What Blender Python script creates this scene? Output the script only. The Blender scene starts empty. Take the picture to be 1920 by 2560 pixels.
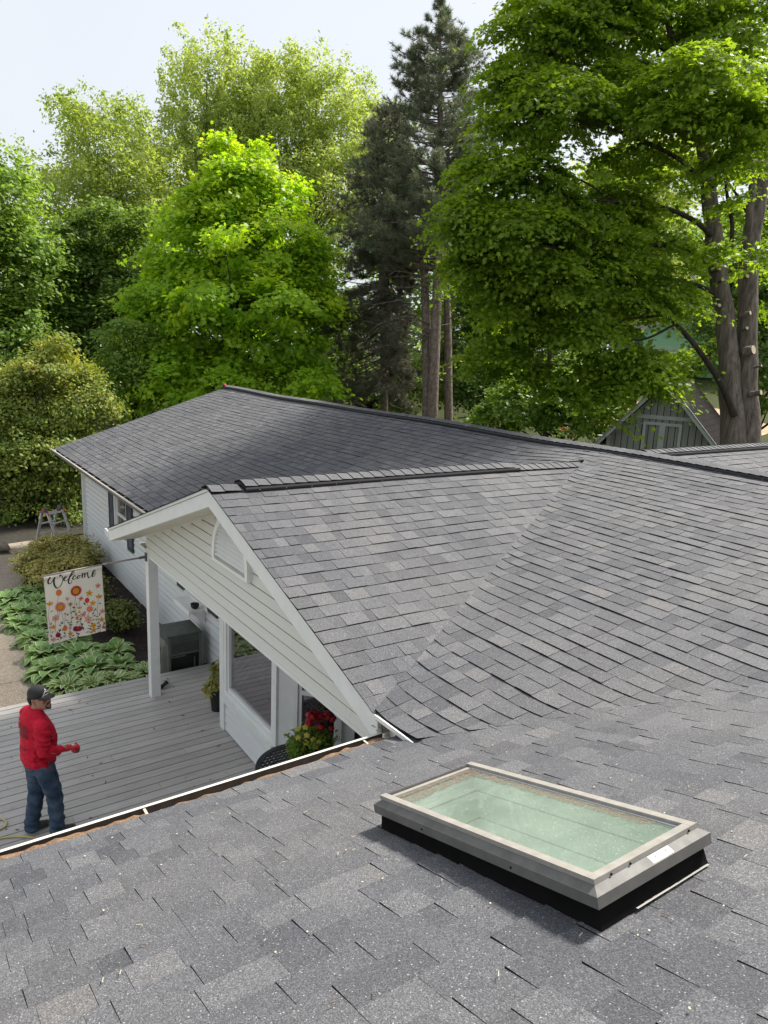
import bpy, bmesh, math, random
import numpy as np
from mathutils import Vector, Matrix
R = math.radians
rnd = random.Random(7)
C = bpy.context.scene.collection
scene = bpy.context.scene

# ------------------------------------------------------------------ camera frame (used to set things out on the ground)
CAM = np.array([0.0, 0.0, 5.288])
YAW, PITCH, ROLL, FPX = 0.6071417, 0.2178960, 0.0444943, 1812.7
def cam_axes():
    f = np.array([math.sin(YAW)*math.cos(PITCH), math.cos(YAW)*math.cos(PITCH), -math.sin(PITCH)])
    r = np.array([math.cos(YAW), -math.sin(YAW), 0.0])
    u = np.cross(r, f)
    return r*math.cos(ROLL)+u*math.sin(ROLL), -r*math.sin(ROLL)+u*math.cos(ROLL), f
AX_R, AX_U, AX_F = cam_axes()
def at(px, py, d):
    """world point seen at photo pixel (px, py), d metres deep"""
    return CAM + d*(AX_F + AX_R*(px-960)/FPX - AX_U*(py-1280)/FPX)

# ------------------------------------------------------------------ objects
def props(o, label=None, cat=None, group=None, kind=None):
    if label: o['label'] = label
    if cat: o['category'] = cat
    if group: o['group'] = group
    if kind: o['kind'] = kind
    return o
def thing(name, label, cat, loc=(0, 0, 0), rz=0.0, group=None):
    o = bpy.data.objects.new(name, None); C.objects.link(o)
    o.location = loc; o.rotation_euler = (0, 0, rz); o.empty_display_size = 0.2
    return props(o, label, cat, group)
def link(name, me, parent=None, world=True):
    o = bpy.data.objects.new(name, me); C.objects.link(o)
    if parent is not None:
        o.parent = parent
        if world and parent.type == 'EMPTY':
            o.matrix_parent_inverse = (Matrix.Translation(parent.location) @ parent.rotation_euler.to_matrix().to_4x4()).inverted()
    return o
def copy_tree(o, parent=None):
    c = o.copy(); C.objects.link(c)
    if parent is not None: c.parent = parent
    for ch in list(o.children): copy_tree(ch, c)
    return c

class MB:
    """collects faces for one mesh"""
    def __init__(s): s.v=[]; s.f=[]; s.m=[]; s.t=[]; s.uv=[]
    def add(s, vs, fs, m=0, t=0.5, uv=(0.0, 0.0)):
        n = len(s.v); s.v.extend([tuple(map(float, p)) for p in vs])
        for f in fs:
            s.f.append([n+i for i in f]); s.m.append(m); s.t.append(t); s.uv.append(uv)
    def poly(s, vs, m=0, t=0.5): s.add(vs, [list(range(len(vs)))], m, t)
    def box(s, a, b, m=0, t=0.5):
        x0,y0,z0 = [min(a[i],b[i]) for i in range(3)]; x1,y1,z1 = [max(a[i],b[i]) for i in range(3)]
        s.add([(x0,y0,z0),(x1,y0,z0),(x1,y1,z0),(x0,y1,z0),(x0,y0,z1),(x1,y0,z1),(x1,y1,z1),(x0,y1,z1)],
              [(3,2,1,0),(4,5,6,7),(0,1,5,4),(1,2,6,5),(2,3,7,6),(3,0,4,7)], m, t)
    def obox(s, o, ax, ay, az, m=0, t=0.5):
        """box with a corner at o and three edge vectors"""
        o,ax,ay,az = [np.array(q, float) for q in (o,ax,ay,az)]
        p=[o,o+ax,o+ax+ay,o+ay]; p+= [q+az for q in p]
        s.add(p, [(3,2,1,0),(4,5,6,7),(0,1,5,4),(1,2,6,5),(2,3,7,6),(3,0,4,7)], m, t)
    def bar(s, a, b, w, h, up=(0,0,1), m=0, t=0.5):
        a=np.array(a,float); b=np.array(b,float); d=b-a; up=np.array(up,float)
        sd=np.cross(d,up); sd/=np.linalg.norm(sd)+1e-9; uu=np.cross(sd,d); uu/=np.linalg.norm(uu)+1e-9
        s.obox(a-sd*w/2-uu*h/2, d, sd*w, uu*h, m, t)
    def tube(s, pts, rad, n=8, m=0, t=0.5, cap=True):
        P=[np.array(p,float) for p in pts]; k=len(P)
        if not hasattr(rad,'__len__'): rad=[rad]*k
        base=len(s.v); prev=None
        for i in range(k):
            d = P[min(i+1,k-1)]-P[max(i-1,0)]; d/= (np.linalg.norm(d)+1e-9)
            if prev is None:
                a = np.array([0,0,1.0]) if abs(d[2])<.9 else np.array([1.0,0,0])
                e1=np.cross(d,a)
            else: e1 = prev - d*np.dot(prev,d)
            e1/= (np.linalg.norm(e1)+1e-9); e2=np.cross(d,e1); prev=e1
            for j in range(n):
                q=P[i]+rad[i]*(e1*math.cos(2*math.pi*j/n)+e2*math.sin(2*math.pi*j/n)); s.v.append(tuple(q))
        def F(f): s.f.append(f); s.m.append(m); s.t.append(t); s.uv.append((0.0,0.0))
        for i in range(k-1):
            for j in range(n):
                a=base+i*n+j; b=base+i*n+(j+1)%n; F([a,b,b+n,a+n])
        if cap:
            F([base+j for j in range(n)][::-1]); F([base+(k-1)*n+j for j in range(n)])
    def rings(s, rs, m=0, t=0.5, cap=True):
        """loft through closed rings of equal length"""
        base=len(s.v); n=len(rs[0])
        for r in rs: s.v.extend([tuple(map(float,p)) for p in r])
        def F(f): s.f.append(f); s.m.append(m); s.t.append(t); s.uv.append((0.0,0.0))
        for i in range(len(rs)-1):
            for j in range(n):
                a=base+i*n+j; b=base+i*n+(j+1)%n; F([a,b,b+n,a+n])
        if cap: F([base+j for j in range(n)][::-1]); F([base+(len(rs)-1)*n+j for j in range(n)])
    def mesh(s, name, mats, smooth=False):
        me=bpy.data.meshes.new(name)
        me.from_pydata(s.v, [], s.f)
        for mt in mats: me.materials.append(mt)
        me.polygons.foreach_set('material_index', s.m)
        if smooth: me.polygons.foreach_set('use_smooth', [True]*len(s.f))
        a=me.attributes.new('tint','FLOAT','FACE'); a.data.foreach_set('value', s.t)
        if any(u!=(0.0,0.0) for u in s.uv):
            b=me.attributes.new('low','FLOAT','FACE'); b.data.foreach_set('value',[u[0] for u in s.uv])
        me.update()
        return me
    def build(s, name, mats, parent=None, smooth=False, world=True):
        if not isinstance(mats,(list,tuple)): mats=[mats]
        return link(name, s.mesh(name, mats, smooth), parent, world)

def baked(o, name, parent=None, world=True, smooth=True):
    """evaluate the modifiers of o into a plain mesh and replace it"""
    bpy.context.view_layer.update()
    dg=bpy.context.evaluated_depsgraph_get()
    me=bpy.data.meshes.new_from_object(o.evaluated_get(dg))
    bpy.data.objects.remove(o)
    me.name=name
    if smooth: me.polygons.foreach_set('use_smooth',[True]*len(me.polygons))
    return link(name, me, parent, world)
def bevelled(mb, name, mats, parent, width=0.006, seg=2, world=True):
    if not isinstance(mats,(list,tuple)): mats=[mats]
    o=link(name, mb.mesh(name,mats), None)
    md=o.modifiers.new('b','BEVEL'); md.width=width; md.segments=seg; md.limit_method='ANGLE'; md.angle_limit=R(40)
    return baked(o,name,parent,world,smooth=False)

# ------------------------------------------------------------------ materials
def new_mat(name):
    m=bpy.data.materials.new(name); m.use_nodes=True
    nt=m.node_tree; nt.nodes.clear()
    out=nt.nodes.new('ShaderNodeOutputMaterial')
    return m, nt, out
def N(nt, typ, ins=None, **kw):
    n=nt.nodes.new(typ)
    for k,v in kw.items(): setattr(n,k,v)
    for k,v in (ins or {}).items():
        s=n.inputs[k]
        if isinstance(v, bpy.types.NodeSocket): nt.links.new(v, s)
        else:
            try: s.default_value=v
            except Exception: s.default_value=(*v,1.0)
    return n
def c4(c): return (c[0],c[1],c[2],1.0)
def ramp(nt, fac, stops):
    n=nt.nodes.new('ShaderNodeValToRGB'); nt.links.new(fac, n.inputs[0])
    e=n.color_ramp.elements
    while len(e)<len(stops): e.new(0.5)
    for k,(p,c) in enumerate(stops): e[k].position=p; e[k].color=c4(c)
    return n.outputs[0]
def mixc(nt, fac, a, b, blend='MIX'):
    n=nt.nodes.new('ShaderNodeMix'); n.data_type='RGBA'; n.blend_type=blend; n.clamp_factor=True
    for sock,v in ((n.inputs[0],fac),(n.inputs[6],a),(n.inputs[7],b)):
        if isinstance(v,bpy.types.NodeSocket): nt.links.new(v,sock)
        elif isinstance(v,(int,float)): sock.default_value=v
        else: sock.default_value=c4(v)
    return n.outputs[2]
def coords(nt, kind='Object', scale=(1,1,1)):
    tc=nt.nodes.new('ShaderNodeTexCoord'); mp=nt.nodes.new('ShaderNodeMapping'); mp.inputs['Scale'].default_value=scale
    nt.links.new(tc.outputs[kind], mp.inputs[0]); return mp.outputs[0]
def noise(nt, vec, scale, detail=3, rough=0.55):
    n=N(nt,'ShaderNodeTexNoise',{'Vector':vec,'Scale':scale,'Detail':detail,'Roughness':rough}); return n.outputs[0]
def math_(nt, op, a, b=0.0):
    n=nt.nodes.new('ShaderNodeMath'); n.operation=op
    for k,v in enumerate((a,b)):
        if isinstance(v,bpy.types.NodeSocket): nt.links.new(v,n.inputs[k])
        else: n.inputs[k].default_value=v
    return n.outputs[0]
def attr(nt, name): return N(nt,'ShaderNodeAttribute',attribute_name=name).outputs['Fac']
def bumpn(nt, h, strength, dist=0.01): return N(nt,'ShaderNodeBump',{'Height':h,'Strength':strength,'Distance':dist}).outputs[0]
def simple(name, col, col2=None, scale=8, rough=0.6, metal=0.0, spec=0.5, bump=0.0, bscale=60, detail=4, stretch=(1,1,1), tint=0.0, coat=0.0):
    """painted / plain surface: two close colours mixed by noise, a little roughness and bump variation"""
    m,nt,out=new_mat(name)
    vec=coords(nt,'Object',stretch)
    n1=noise(nt,vec,scale,detail)
    fac=N(nt,'ShaderNodeMapRange',{'Value':n1,'From Min':0.35,'From Max':0.65}).outputs[0]
    base=mixc(nt,fac,col,col2 if col2 else [c*0.86 for c in col])
    if tint:
        t=N(nt,'ShaderNodeMapRange',{'Value':attr(nt,'tint'),'To Min':1-tint,'To Max':1+tint}).outputs[0]
        base=mixc(nt,1.0,base,N(nt,'ShaderNodeCombineColor',{'Red':t,'Green':t,'Blue':t}).outputs[0],'MULTIPLY')
    p=N(nt,'ShaderNodeBsdfPrincipled',{'Base Color':base,'Metallic':metal,'Specular IOR Level':spec,'Coat Weight':coat})
    rr=N(nt,'ShaderNodeMapRange',{'Value':n1,'To Min':max(0,rough-0.1),'To Max':min(1,rough+0.1)}).outputs[0]
    nt.links.new(rr,p.inputs['Roughness'])
    if bump:
        nt.links.new(bumpn(nt,noise(nt,vec,bscale,3),bump),p.inputs['Normal'])
    nt.links.new(p.outputs[0],out.inputs[0])
    return m

def shingle_mat(name, dark, mid, light, warm):
    m,nt,out=new_mat(name)
    vec=coords(nt,'Object')
    t=attr(nt,'tint'); low=attr(nt,'low')
    base=ramp(nt,t,[(0.0,dark),(0.45,mid),(0.8,light),(1.0,warm)])
    big=noise(nt,vec,0.9,2)
    base=mixc(nt,N(nt,'ShaderNodeMapRange',{'Value':big,'From Min':0.4,'From Max':0.65,'To Max':0.35}).outputs[0],base,warm)
    gv=N(nt,'ShaderNodeTexVoronoi',{'Vector':vec,'Scale':290.0,'Randomness':1.0})
    g=N(nt,'ShaderNodeSeparateColor',{'Color':gv.outputs['Color']}).outputs[1]
    gr=ramp(nt,g,[(0.0,(0.48,)*3),(0.45,(0.88,)*3),(0.8,(1.17,)*3),(0.93,(1.5,)*3),(1.0,(2.0,)*3)])
    gr=N(nt,'ShaderNodeSeparateColor',{'Color':gr}).outputs[0]
    base=mixc(nt,1.0,base,N(nt,'ShaderNodeCombineColor',{'Red':gr,'Green':gr,'Blue':gr}).outputs[0],'MULTIPLY')
    vo=N(nt,'ShaderNodeTexVoronoi',{'Vector':vec,'Scale':110.0,'Randomness':1.0})
    col=N(nt,'ShaderNodeSeparateColor',{'Color':vo.outputs['Color']}).outputs[0]
    speck=math_(nt,'MULTIPLY',math_(nt,'LESS_THAN',vo.outputs['Distance'],0.28),math_(nt,'GREATER_THAN',col,0.93))
    base=mixc(nt,math_(nt,'MULTIPLY',speck,0.55),base,(0.5,0.49,0.47))
    p=N(nt,'ShaderNodeBsdfPrincipled',{'Base Color':base,'Roughness':0.82,'Specular IOR Level':0.35})
    nt.links.new(bumpn(nt,g,0.5,0.004),p.inputs['Normal'])
    nt.links.new(p.outputs[0],out.inputs[0]); return m

def leaf_mat(name, c_dark, c_mid, c_light, trans=0.35, tcol=None, rough=0.45, spec=0.25):
    m,nt,out=new_mat(name)
    t=attr(nt,'tint')
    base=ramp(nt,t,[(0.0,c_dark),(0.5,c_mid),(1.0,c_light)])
    p=N(nt,'ShaderNodeBsdfPrincipled',{'Base Color':base,'Roughness':rough,'Specular IOR Level':spec})
    tc=mixc(nt,1.0,base,tcol or (1.5,1.6,0.7),'MULTIPLY')
    tr=N(nt,'ShaderNodeBsdfTranslucent',{'Color':tc})
    mx=N(nt,'ShaderNodeMixShader',{0:trans,1:p.outputs[0],2:tr.outputs[0]})
    nt.links.new(mx.outputs[0],out.inputs[0]); return m

def bark_mat(name, c1, c2, sc=9, stretch=(1,1,0.18), bump=0.8):
    m,nt,out=new_mat(name)
    vec=coords(nt,'Object',stretch)
    n1=noise(nt,vec,sc,5,0.65)
    base=ramp(nt,n1,[(0.3,[c*0.45 for c in c1]),(0.5,c1),(0.72,c2)])
    p=N(nt,'ShaderNodeBsdfPrincipled',{'Base Color':base,'Roughness':0.9,'Specular IOR Level':0.2})
    nt.links.new(bumpn(nt,n1,bump,0.06),p.inputs['Normal'])
    nt.links.new(p.outputs[0],out.inputs[0]); return m
def glass_mat(name, tint, refl=0.35, dark=(0.01,0.012,0.012), rough=0.02):
    """window pane over a dark room: mirror-like coat on a dark see-through sheet"""
    m,nt,out=new_mat(name)
    fr=N(nt,'ShaderNodeFresnel',{'IOR':1.5}).outputs[0]
    fac=N(nt,'ShaderNodeMapRange',{'Value':fr,'To Min':refl,'To Max':1.0}).outputs[0]
    tr=N(nt,'ShaderNodeBsdfTransparent',{'Color':c4(tint)})
    gl=N(nt,'ShaderNodeBsdfGlossy',{'Color':(0.95,0.93,0.95,1),'Roughness':rough})
    mx=N(nt,'ShaderNodeMixShader',{0:fac,1:tr.outputs[0],2:gl.outputs[0]})
    nt.links.new(mx.outputs[0],out.inputs[0]); return m

M={}
M['shingle']=shingle_mat('shingles',(0.060,0.062,0.070),(0.091,0.093,0.102),(0.124,0.125,0.131),(0.132,0.127,0.126))
M['shingle_edge']=simple('shingle_edge',(0.012,0.012,0.013),rough=0.95,spec=0.1)
M['vent_black']=simple('vent_black',(0.012,0.012,0.013),rough=0.6)
M['white']=simple('white_vinyl',(0.84,0.84,0.80),(0.80,0.80,0.76),scale=3,rough=0.45,spec=0.4)
M['trim']=simple('white_trim',(0.76,0.775,0.75),(0.70,0.72,0.69),scale=5,rough=0.4)
M['siding']=simple('siding_vinyl',(0.68,0.695,0.69),(0.635,0.65,0.645),scale=1.6,rough=0.5,bump=0.06,bscale=40,stretch=(1,0.3,4))
M['siding_cream']=simple('siding_cream',(0.69,0.69,0.63),(0.65,0.65,0.595),scale=1.3,rough=0.5,bump=0.06,bscale=40,stretch=(1,0.3,4))
M['soffit']=simple('soffit',(0.70,0.68,0.56),(0.64,0.62,0.52),scale=3,rough=0.6)
M['debris']=simple('leaf_litter',(0.27,0.16,0.085),(0.12,0.068,0.035),scale=60,rough=0.95,bump=1.0,bscale=90)
M['shutter']=simple('shutter_slate',(0.035,0.042,0.055),(0.028,0.034,0.045),rough=0.55)
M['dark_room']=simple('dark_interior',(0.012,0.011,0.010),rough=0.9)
M['glass']=glass_mat('window_glass',(0.75,0.72,0.75),0.16)
M['glass_bay']=glass_mat('bay_glass',(0.6,0.5,0.55),0.30)
M['curtain']=simple('curtain',(0.6,0.58,0.54),rough=0.9)
# ================================================================== HOUSE
EZ=2.75
YG,MN=3.676,0.32555
XR,ZR=8.80,4.0033
M2,MG,ML=0.18218,0.33031,0.34177
YGAB,ZGAB=6.813,3.893
XGF=2.595
XE=3.793
YFAR=21.45
def zN(x,y): return EZ+MN*(YG-y)
def zR0(x,y): return ZR-M2*(XR-x)
def zL0(x,y): return ZR-ML*(XR-x)
def zG0(x,y): return ZGAB-MG*abs(y-YGAB)
def smax(a,b,k):
    d=max(k-abs(a-b),0)/k; return max(a,b)+d*d*k*0.25
def sag(y): return -0.035*math.exp(-((y-16.5)/3.0)**2)+0.012*math.sin(y*1.3)
def zMain(x,y):
    s=min(max((y-YGAB)/1.6,0),1); s=s*s*(3-2*s)
    z=zR0(x,y)*(1-s)+zL0(x,y)*s
    f=max(0,(x-XE)/(XR-XE))
    return z+sag(y)*f*0.8+0.004*math.sin(x*2.1+y*1.1)
def zMainF(x,y):
    z=smax(zMain(x,y),zN(x,y),0.10)
    if y<YGAB+0.5:
        g=zG0(x,y); z=smax(z,g,0.06)
    return z
def zGab(x,y): return zG0(x,y)+0.005*math.sin(x*1.9+y*0.7)-0.02*max(0,min(1,(x-6.5)))
def zNear(x,y):
    z=zN(x,y)+0.004*math.sin(x*1.7+y*2.3)
    return smax(z,zMain(x,y),0.10) if x>2.63 else z

def clip_poly(poly, fn):
    """keep the side of a polygon where the (nearly linear) fn(x,y) >= 0; points are (u,v,x,y)"""
    out=[]; n=len(poly)
    vals=[fn(p[2],p[3]) for p in poly]
    for i in range(n):
        a,b=poly[i],poly[(i+1)%n]; fa,fb=vals[i],vals[(i+1)%n]
        if fa>=0: out.append(a)
        if (fa>=0)!=(fb>=0):
            t=fa/(fa-fb); out.append(tuple(a[k]+t*(b[k]-a[k]) for k in range(4)))
    return out

def shingles(mb, tou, zf, u0, u1, v0, v1, ev, clips, seed, wave=1.0, flip=False, hole=None, noskirt=None, taper=None, du=0.14):
    rg=random.Random(seed)
    nc=int(math.ceil((v1-v0)/ev))
    ph=[rg.uniform(0,6.28) for _ in range(6)]
    for j in range(nc):
        vb=v0+j*ev; vt=min(vb+ev*1.22, v1+0.02)
        u=u0-rg.uniform(0,0.3); high=rg.random()<0.5
        p1,p2=rg.uniform(0,6.28),rg.uniform(0,6.28)
        jl=rg.uniform(-0.0012,0.0012)
        while u<u1:
            if high: w=rg.choice((rg.uniform(.10,.16),rg.uniform(.14,.22),rg.uniform(.20,.28)))
            else: w=rg.choice((rg.uniform(.07,.12),rg.uniform(.11,.18)))
            ua,ub=u,u+w; u=ub
            hb=(0.0096 if high else 0.0058)+rg.uniform(-.0010,.0010)
            r=rg.random()
            tint=(0.49+rg.gauss(0,.14)) if high else (0.38+rg.gauss(0,.14))
            if r<.12: tint-=.22
            elif r>.86: tint+=.25
            tint=min(1,max(0,tint))
            lowf=0.0 if high else 1.0
            nxt_high = (not high) if rg.random()<0.86 else high
            nsub=max(1,int(round(w/du)))
            ga,gb=ua+.0008,ub-.0008
            for k in range(nsub):
                a=ga+(gb-ga)*k/nsub; b=ga+(gb-ga)*(k+1)/nsub
                poly=[(uu,vv,*tou(uu,vv)) for uu,vv in ((a,vb),(b,vb),(b,vt),(a,vt))]
                for fn in clips:
                    poly=clip_poly(poly,fn)
                    if len(poly)<3: break
                if len(poly)<3: continue
                def emit(poly):
                    top=[];bot=[]
                    for (uu,vv,x,y) in poly:
                        fr=(vv-vb)/ev
                        wob=(0.0022*math.sin(uu*2.3+p1)+0.0016*math.sin(uu*5.1+p2+ph[j%6]))*wave
                        lift=(hb+jl)*(1-0.80*min(fr,1.25))+max(-0.002,wob)*(1-min(fr,1))
                        dv=0.0035*math.sin(uu*1.9+p2)*wave*(1-min(fr,1))
                        xx,yy=tou(uu,vv+dv)
                        z=zf(xx,yy)
                        if taper: lift*=taper(xx,yy)
                        top.append((xx,yy,z+max(lift,0.0008))); bot.append((xx,yy,z-0.006))
                    n=len(top)
                    idx=list(range(n)) if not flip else list(range(n))[::-1]
                    mb.add(top,[idx],0,tint,(lowf,0.5))
                    for i in range(n):
                        i2=(i+1)%n; A,B=poly[i],poly[i2]
                        e=1e-6
                        if abs(A[1]-vt)<e and abs(B[1]-vt)<e: continue
                        if abs(A[0]-a)<e and abs(B[0]-a)<e and k>0: continue
                        if abs(A[0]-b)<e and abs(B[0]-b)<e and k<nsub-1: continue
                        if noskirt and abs(A[1]-vb)>e and abs(A[0]-a)>e and abs(A[0]-b)>e and noskirt((A[2]+B[2])/2,(A[3]+B[3])/2): continue
                        q=[top[i],bot[i],bot[i2],top[i2]]
                        mb.add(q,[(0,1,2,3) if not flip else (3,2,1,0)],1,0.5,(0.0,0.5))
                pieces=[poly]
                if hole and min(p[2] for p in poly)<hole[1] and max(p[2] for p in poly)>hole[0] and min(p[3] for p in poly)<hole[3] and max(p[3] for p in poly)>hole[2]:
                    inx=clip_poly(clip_poly(poly,lambda x,y:x-hole[0]) or [(0,0,0,0)]*3,lambda x,y:hole[1]-x)
                    pieces=[clip_poly(poly,lambda x,y:hole[0]-x),clip_poly(poly,lambda x,y:x-hole[1])]
                    if len(inx)>2: pieces+=[clip_poly(inx,lambda x,y:hole[2]-y),clip_poly(inx,lambda x,y:y-hole[3])]
                for poly in pieces:
                  if len(poly)<3: continue
                  emit(poly)
            high=nxt_high

SKX0,SKX1,SKY0,SKY1=1.698,2.241,1.164,2.317
house=thing('house','white clapboard house with grey shingle roofs, a porch gable and a bay window','house',(4.2,8.0,0.0))
SM=[M['shingle'],M['shingle_edge']]
EXPO=0.149
# near wing slope (courses run along X, rise towards -Y)
mb=MB(); ev=EXPO*math.cos(math.atan(MN))
shingles(mb, lambda u,v:(u,-v), zNear, -7.0, 7.2, -3.50, 2.4, ev,
         [lambda x,y: (zN(x,y)-zR0(x,y)+0.006) if x>2.63 else 0.2, lambda x,y: 3.502-y], 11, 0.8, False, (SKX0+.004,SKX1-.004,SKY0+.004,SKY1-.004), lambda x,y: x>2.5)
near=mb.build('roof',SM,house); props(near,'low shingle roof with the skylight in it')
# right part of the main roof (courses run along Y, rise towards +X)
mb=MB(); ev=EXPO*math.cos(math.atan(M2))
shingles(mb, lambda u,v:(v,u), zMainF, -4.0, YGAB+0.05, 2.60, XR, ev,
         [lambda x,y: zR0(x,y)-zN(x,y)+0.010, lambda x,y: zR0(x,y)-zG0(x,y)+0.004], 23, 1.15, True, None, lambda x,y: zN(x,y)>zG0(x,y), None, 0.07)
shingles(mb, lambda u,v:(v,u), zMain, YGAB+0.05, YFAR, XE-0.02, XR, EXPO*math.cos(math.atan(ML)),
         [lambda x,y: YFAR-y, lambda x,y: (zMain(x,y)-zG0(x,y)+0.02) if y<12 else 1.0], 31, 1.0, True)
mb.build('roof',SM,house)
# gable slopes (courses run along X)
mb=MB(); ev=EXPO*math.cos(math.atan(MG))
clipg=[lambda x,y: x-(XGF-0.02), lambda x,y: zG0(x,y)-zR0(x,y)+0.008]
shingles(mb, lambda u,v:(u,v), zGab, XGF-0.02, 8.6, 3.72, YGAB, ev, clipg+[lambda x,y: zG0(x,y)-zN(x,y)-0.0], 41, 1.0, True, None, None, lambda x,y: min(1,max(0.05,(zG0(x,y)-zR0(x,y)-.004)/.035)), 0.10)
shingles(mb, lambda u,v:(u,-v), zGab, XGF-0.02, 8.9, -10.86, -YGAB, ev,
         [lambda x,y: x-(XGF-0.02), lambda x,y: zG0(x,y)-zL0(x,y)+0.05], 43, 1.0)
mb.build('roof',SM,house)
# back slope of the main roof, and the rear wing beyond the ridge
mb=MB()
shingles(mb, lambda u,v:(2*XR-v,u), lambda x,y: ZR-ML*(x-XR)+sag(y)*0.8*(1-min(1,(x-XR)/5)), 8.2, YFAR, XR-2.2, XR, EXPO*math.cos(math.atan(ML)),[lambda x,y: YFAR-y],51)
YB=6.55
shingles(mb, lambda u,v:(u,v), lambda x,y: ZR-0.01-0.30*abs(y-YB), XR-0.02, 17.0, 2.0, YB, EXPO*0.96,
         [lambda x,y: x-XR-0.0, ], 53, 1.0, True)
shingles(mb, lambda u,v:(u,-v), lambda x,y: ZR-0.01-0.30*abs(y-YB), XR+0.3, 17.0, -9.0, -YB, EXPO*0.96,[lambda x,y: x-XR-0.3], 54, 1.0)
mb.build('roof',SM,house)

# deck sheets under the shingles so that no gap shows from another side
mb=MB()
d=0.02
for (xa,xb,ya,yb) in ((-7,SKX0+.0,3.49,-2.4),(SKX1,7.1,3.49,-2.4),(SKX0,SKX1,3.49,SKY1+.0),(SKX0,SKX1,SKY0-.01,-2.4)):
    mb.obox((xa,ya,zN(0,ya)-d-0.01),(xb-xa,0,0),(0,yb-ya,(ya-yb)*MN),(0,0,-0.012))
mb.obox((2.64,3.72,zR0(2.64,0)-d-0.012),(6.14,0,6.14*M2),(0,-7.4,0),(0,0,-0.012)); mb.obox((3.3,YGAB,zR0(3.3,0)-d-0.012),(5.48,0,5.48*M2),(0,-3.08,0),(0,0,-0.012))
mb.obox((XE,8.4,zL0(XE,0)-d-0.04),(XR-XE,0,(XR-XE)*ML),(0,YFAR-8.4-0.02,0),(0,0,-0.012))
mb.obox((XGF,3.75,zG0(0,3.75)-d-0.012),(3.4,0,0),(0,YGAB-3.75,(YGAB-3.75)*MG),(0,0,-0.012))
mb.obox((XGF,10.84,zG0(0,10.84)-d-0.012),(3.4,0,0),(0,YGAB-10.84,(10.84-YGAB)*MG),(0,0,-0.012))
mb.obox((XR,YFAR-0.02,ZR-0.06),(5,0,-5*ML),(0,-13.0,0),(0,0,-0.012))
mb.build('roof_sheathing',M['shingle_edge'],house)

# ridge vents and caps
def ridge(cap, vent, p0, p1, zf, slope, step=0.142, lift=0.0, seed=1):
    """caps folded over a ridge line from p0 to p1 (plan points)"""
    rg=random.Random(seed)
    p0=np.array(p0,float); p1=np.array(p1,float); L=np.linalg.norm(p1-p0); d=(p1-p0)/L; s=np.array([-d[1],d[0]])
    n=int(L/step)
    prof=[(-0.145,1),(-0.09,1),(-0.035,1),(0,1),(0.035,1),(0.09,1),(0.145,1)]
    for k in range(n):
        a=k*step; b=a+step*1.25
        tint=min(1,max(0,0.42+rg.gauss(0,.16)))
        top=[];und=[]
        for (q,h) in ((a,0.014),(b,0.004)):
            for (w,_) in prof:
                c=p0+d*q+s*w
                z=zf(q/L)+lift-slope*max(abs(w)-0.02,0)*0.92+h*(1-0.0*w)
                top.append((c[0],c[1],z)); und.append((c[0],c[1],z-h-0.004))
        m=len(prof)
        cap.add(top,[(i,i+1,m+i+1,m+i) for i in range(m-1)],0,tint,(0.0,0.5))
        cap.add(top[:m]+und[:m],[(i,m+i,m+i+1,i+1) for i in range(m-1)],1,0.5,(0.0,0.5))
        for e in (0,m-1):
            q=[top[e],top[m+e],und[m+e],und[e]]
            cap.add(q,[(0,1,2,3) if e==0 else (3,2,1,0)],1,0.5,(0.0,0.5))
    if vent is not None:
        m=max(2,int(L/0.6))
        for sd in (-1,1):
            for k in range(m):
                qa,qb=L*k/m,L*(k+1)/m
                for (w0,w1,h0,h1) in ((0.02,0.150,-0.002,-lift+0.004),):
                    pts=[]
                    for q in (qa,qb):
                        for w,hh in ((0.0,-0.004),(0.148,-0.004),(0.157,-lift+0.016),(0.157,-lift-0.004),(0.0,-lift-0.004)):
                            c=p0+d*q+s*w*sd
                            z=zf(q/L)+lift-slope*max(w-0.02,0)*0.92+hh
                            pts.append((c[0],c[1],z))
                    vent.add(pts,[(0,1,6,5),(1,2,7,6),(2,3,8,7),(0,4,3,2,1),(5,6,7,8,9)],0)
            # nail strip: small light screws along the lower lip
            for k in range(int(L/0.3)):
                c=p0+d*(0.15+k*0.3)+s*sd*0.1585
                z=zf((0.15+k*0.3)/L)+lift-slope*0.137*0.92-lift+0.006
                vent.add([(c[0]-.006,c[1]-.006,z-.003),(c[0]+.006,c[1]+.006,z-.003),(c[0]+.006,c[1]+.006,z+.004),(c[0]-.006,c[1]-.006,z+.004)],[(0,1,2,3)],1)
mainL=YFAR-(-4.0)
def ridge_run(p0,p1,zf,slope,lift,seed,vent=True):
    cap=MB(); ven=MB() if vent else None
    ridge(cap,ven,p0,p1,zf,slope,lift=lift,seed=seed)
    cap.build('ridge_cap',SM,house)
    if vent: ven.build('ridge_vent',[M['vent_black'],M['white']],house)
ridge_run((XR,YFAR+0.01),(XR,-4.0),lambda t: ZR+0.012+sag(YFAR-t*mainL)*0.8,0.27,0.034,3)
ridge_run((XR+0.3,YB),(17.0,YB),lambda t: ZR-0.0,0.30,0.034,5)
ridge_run((XGF-0.02,YGAB),(2.98,YGAB),lambda t: ZGAB+0.004,MG,0.004,6,False)
ridge_run((2.93,YGAB),(6.75,YGAB),lambda t: ZGAB+0.006,MG,0.036,7)
ridge_run((6.72,YGAB),(8.12,YGAB),lambda t: ZGAB-0.002-0.020*t,0.37,0.004,8,False)

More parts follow.
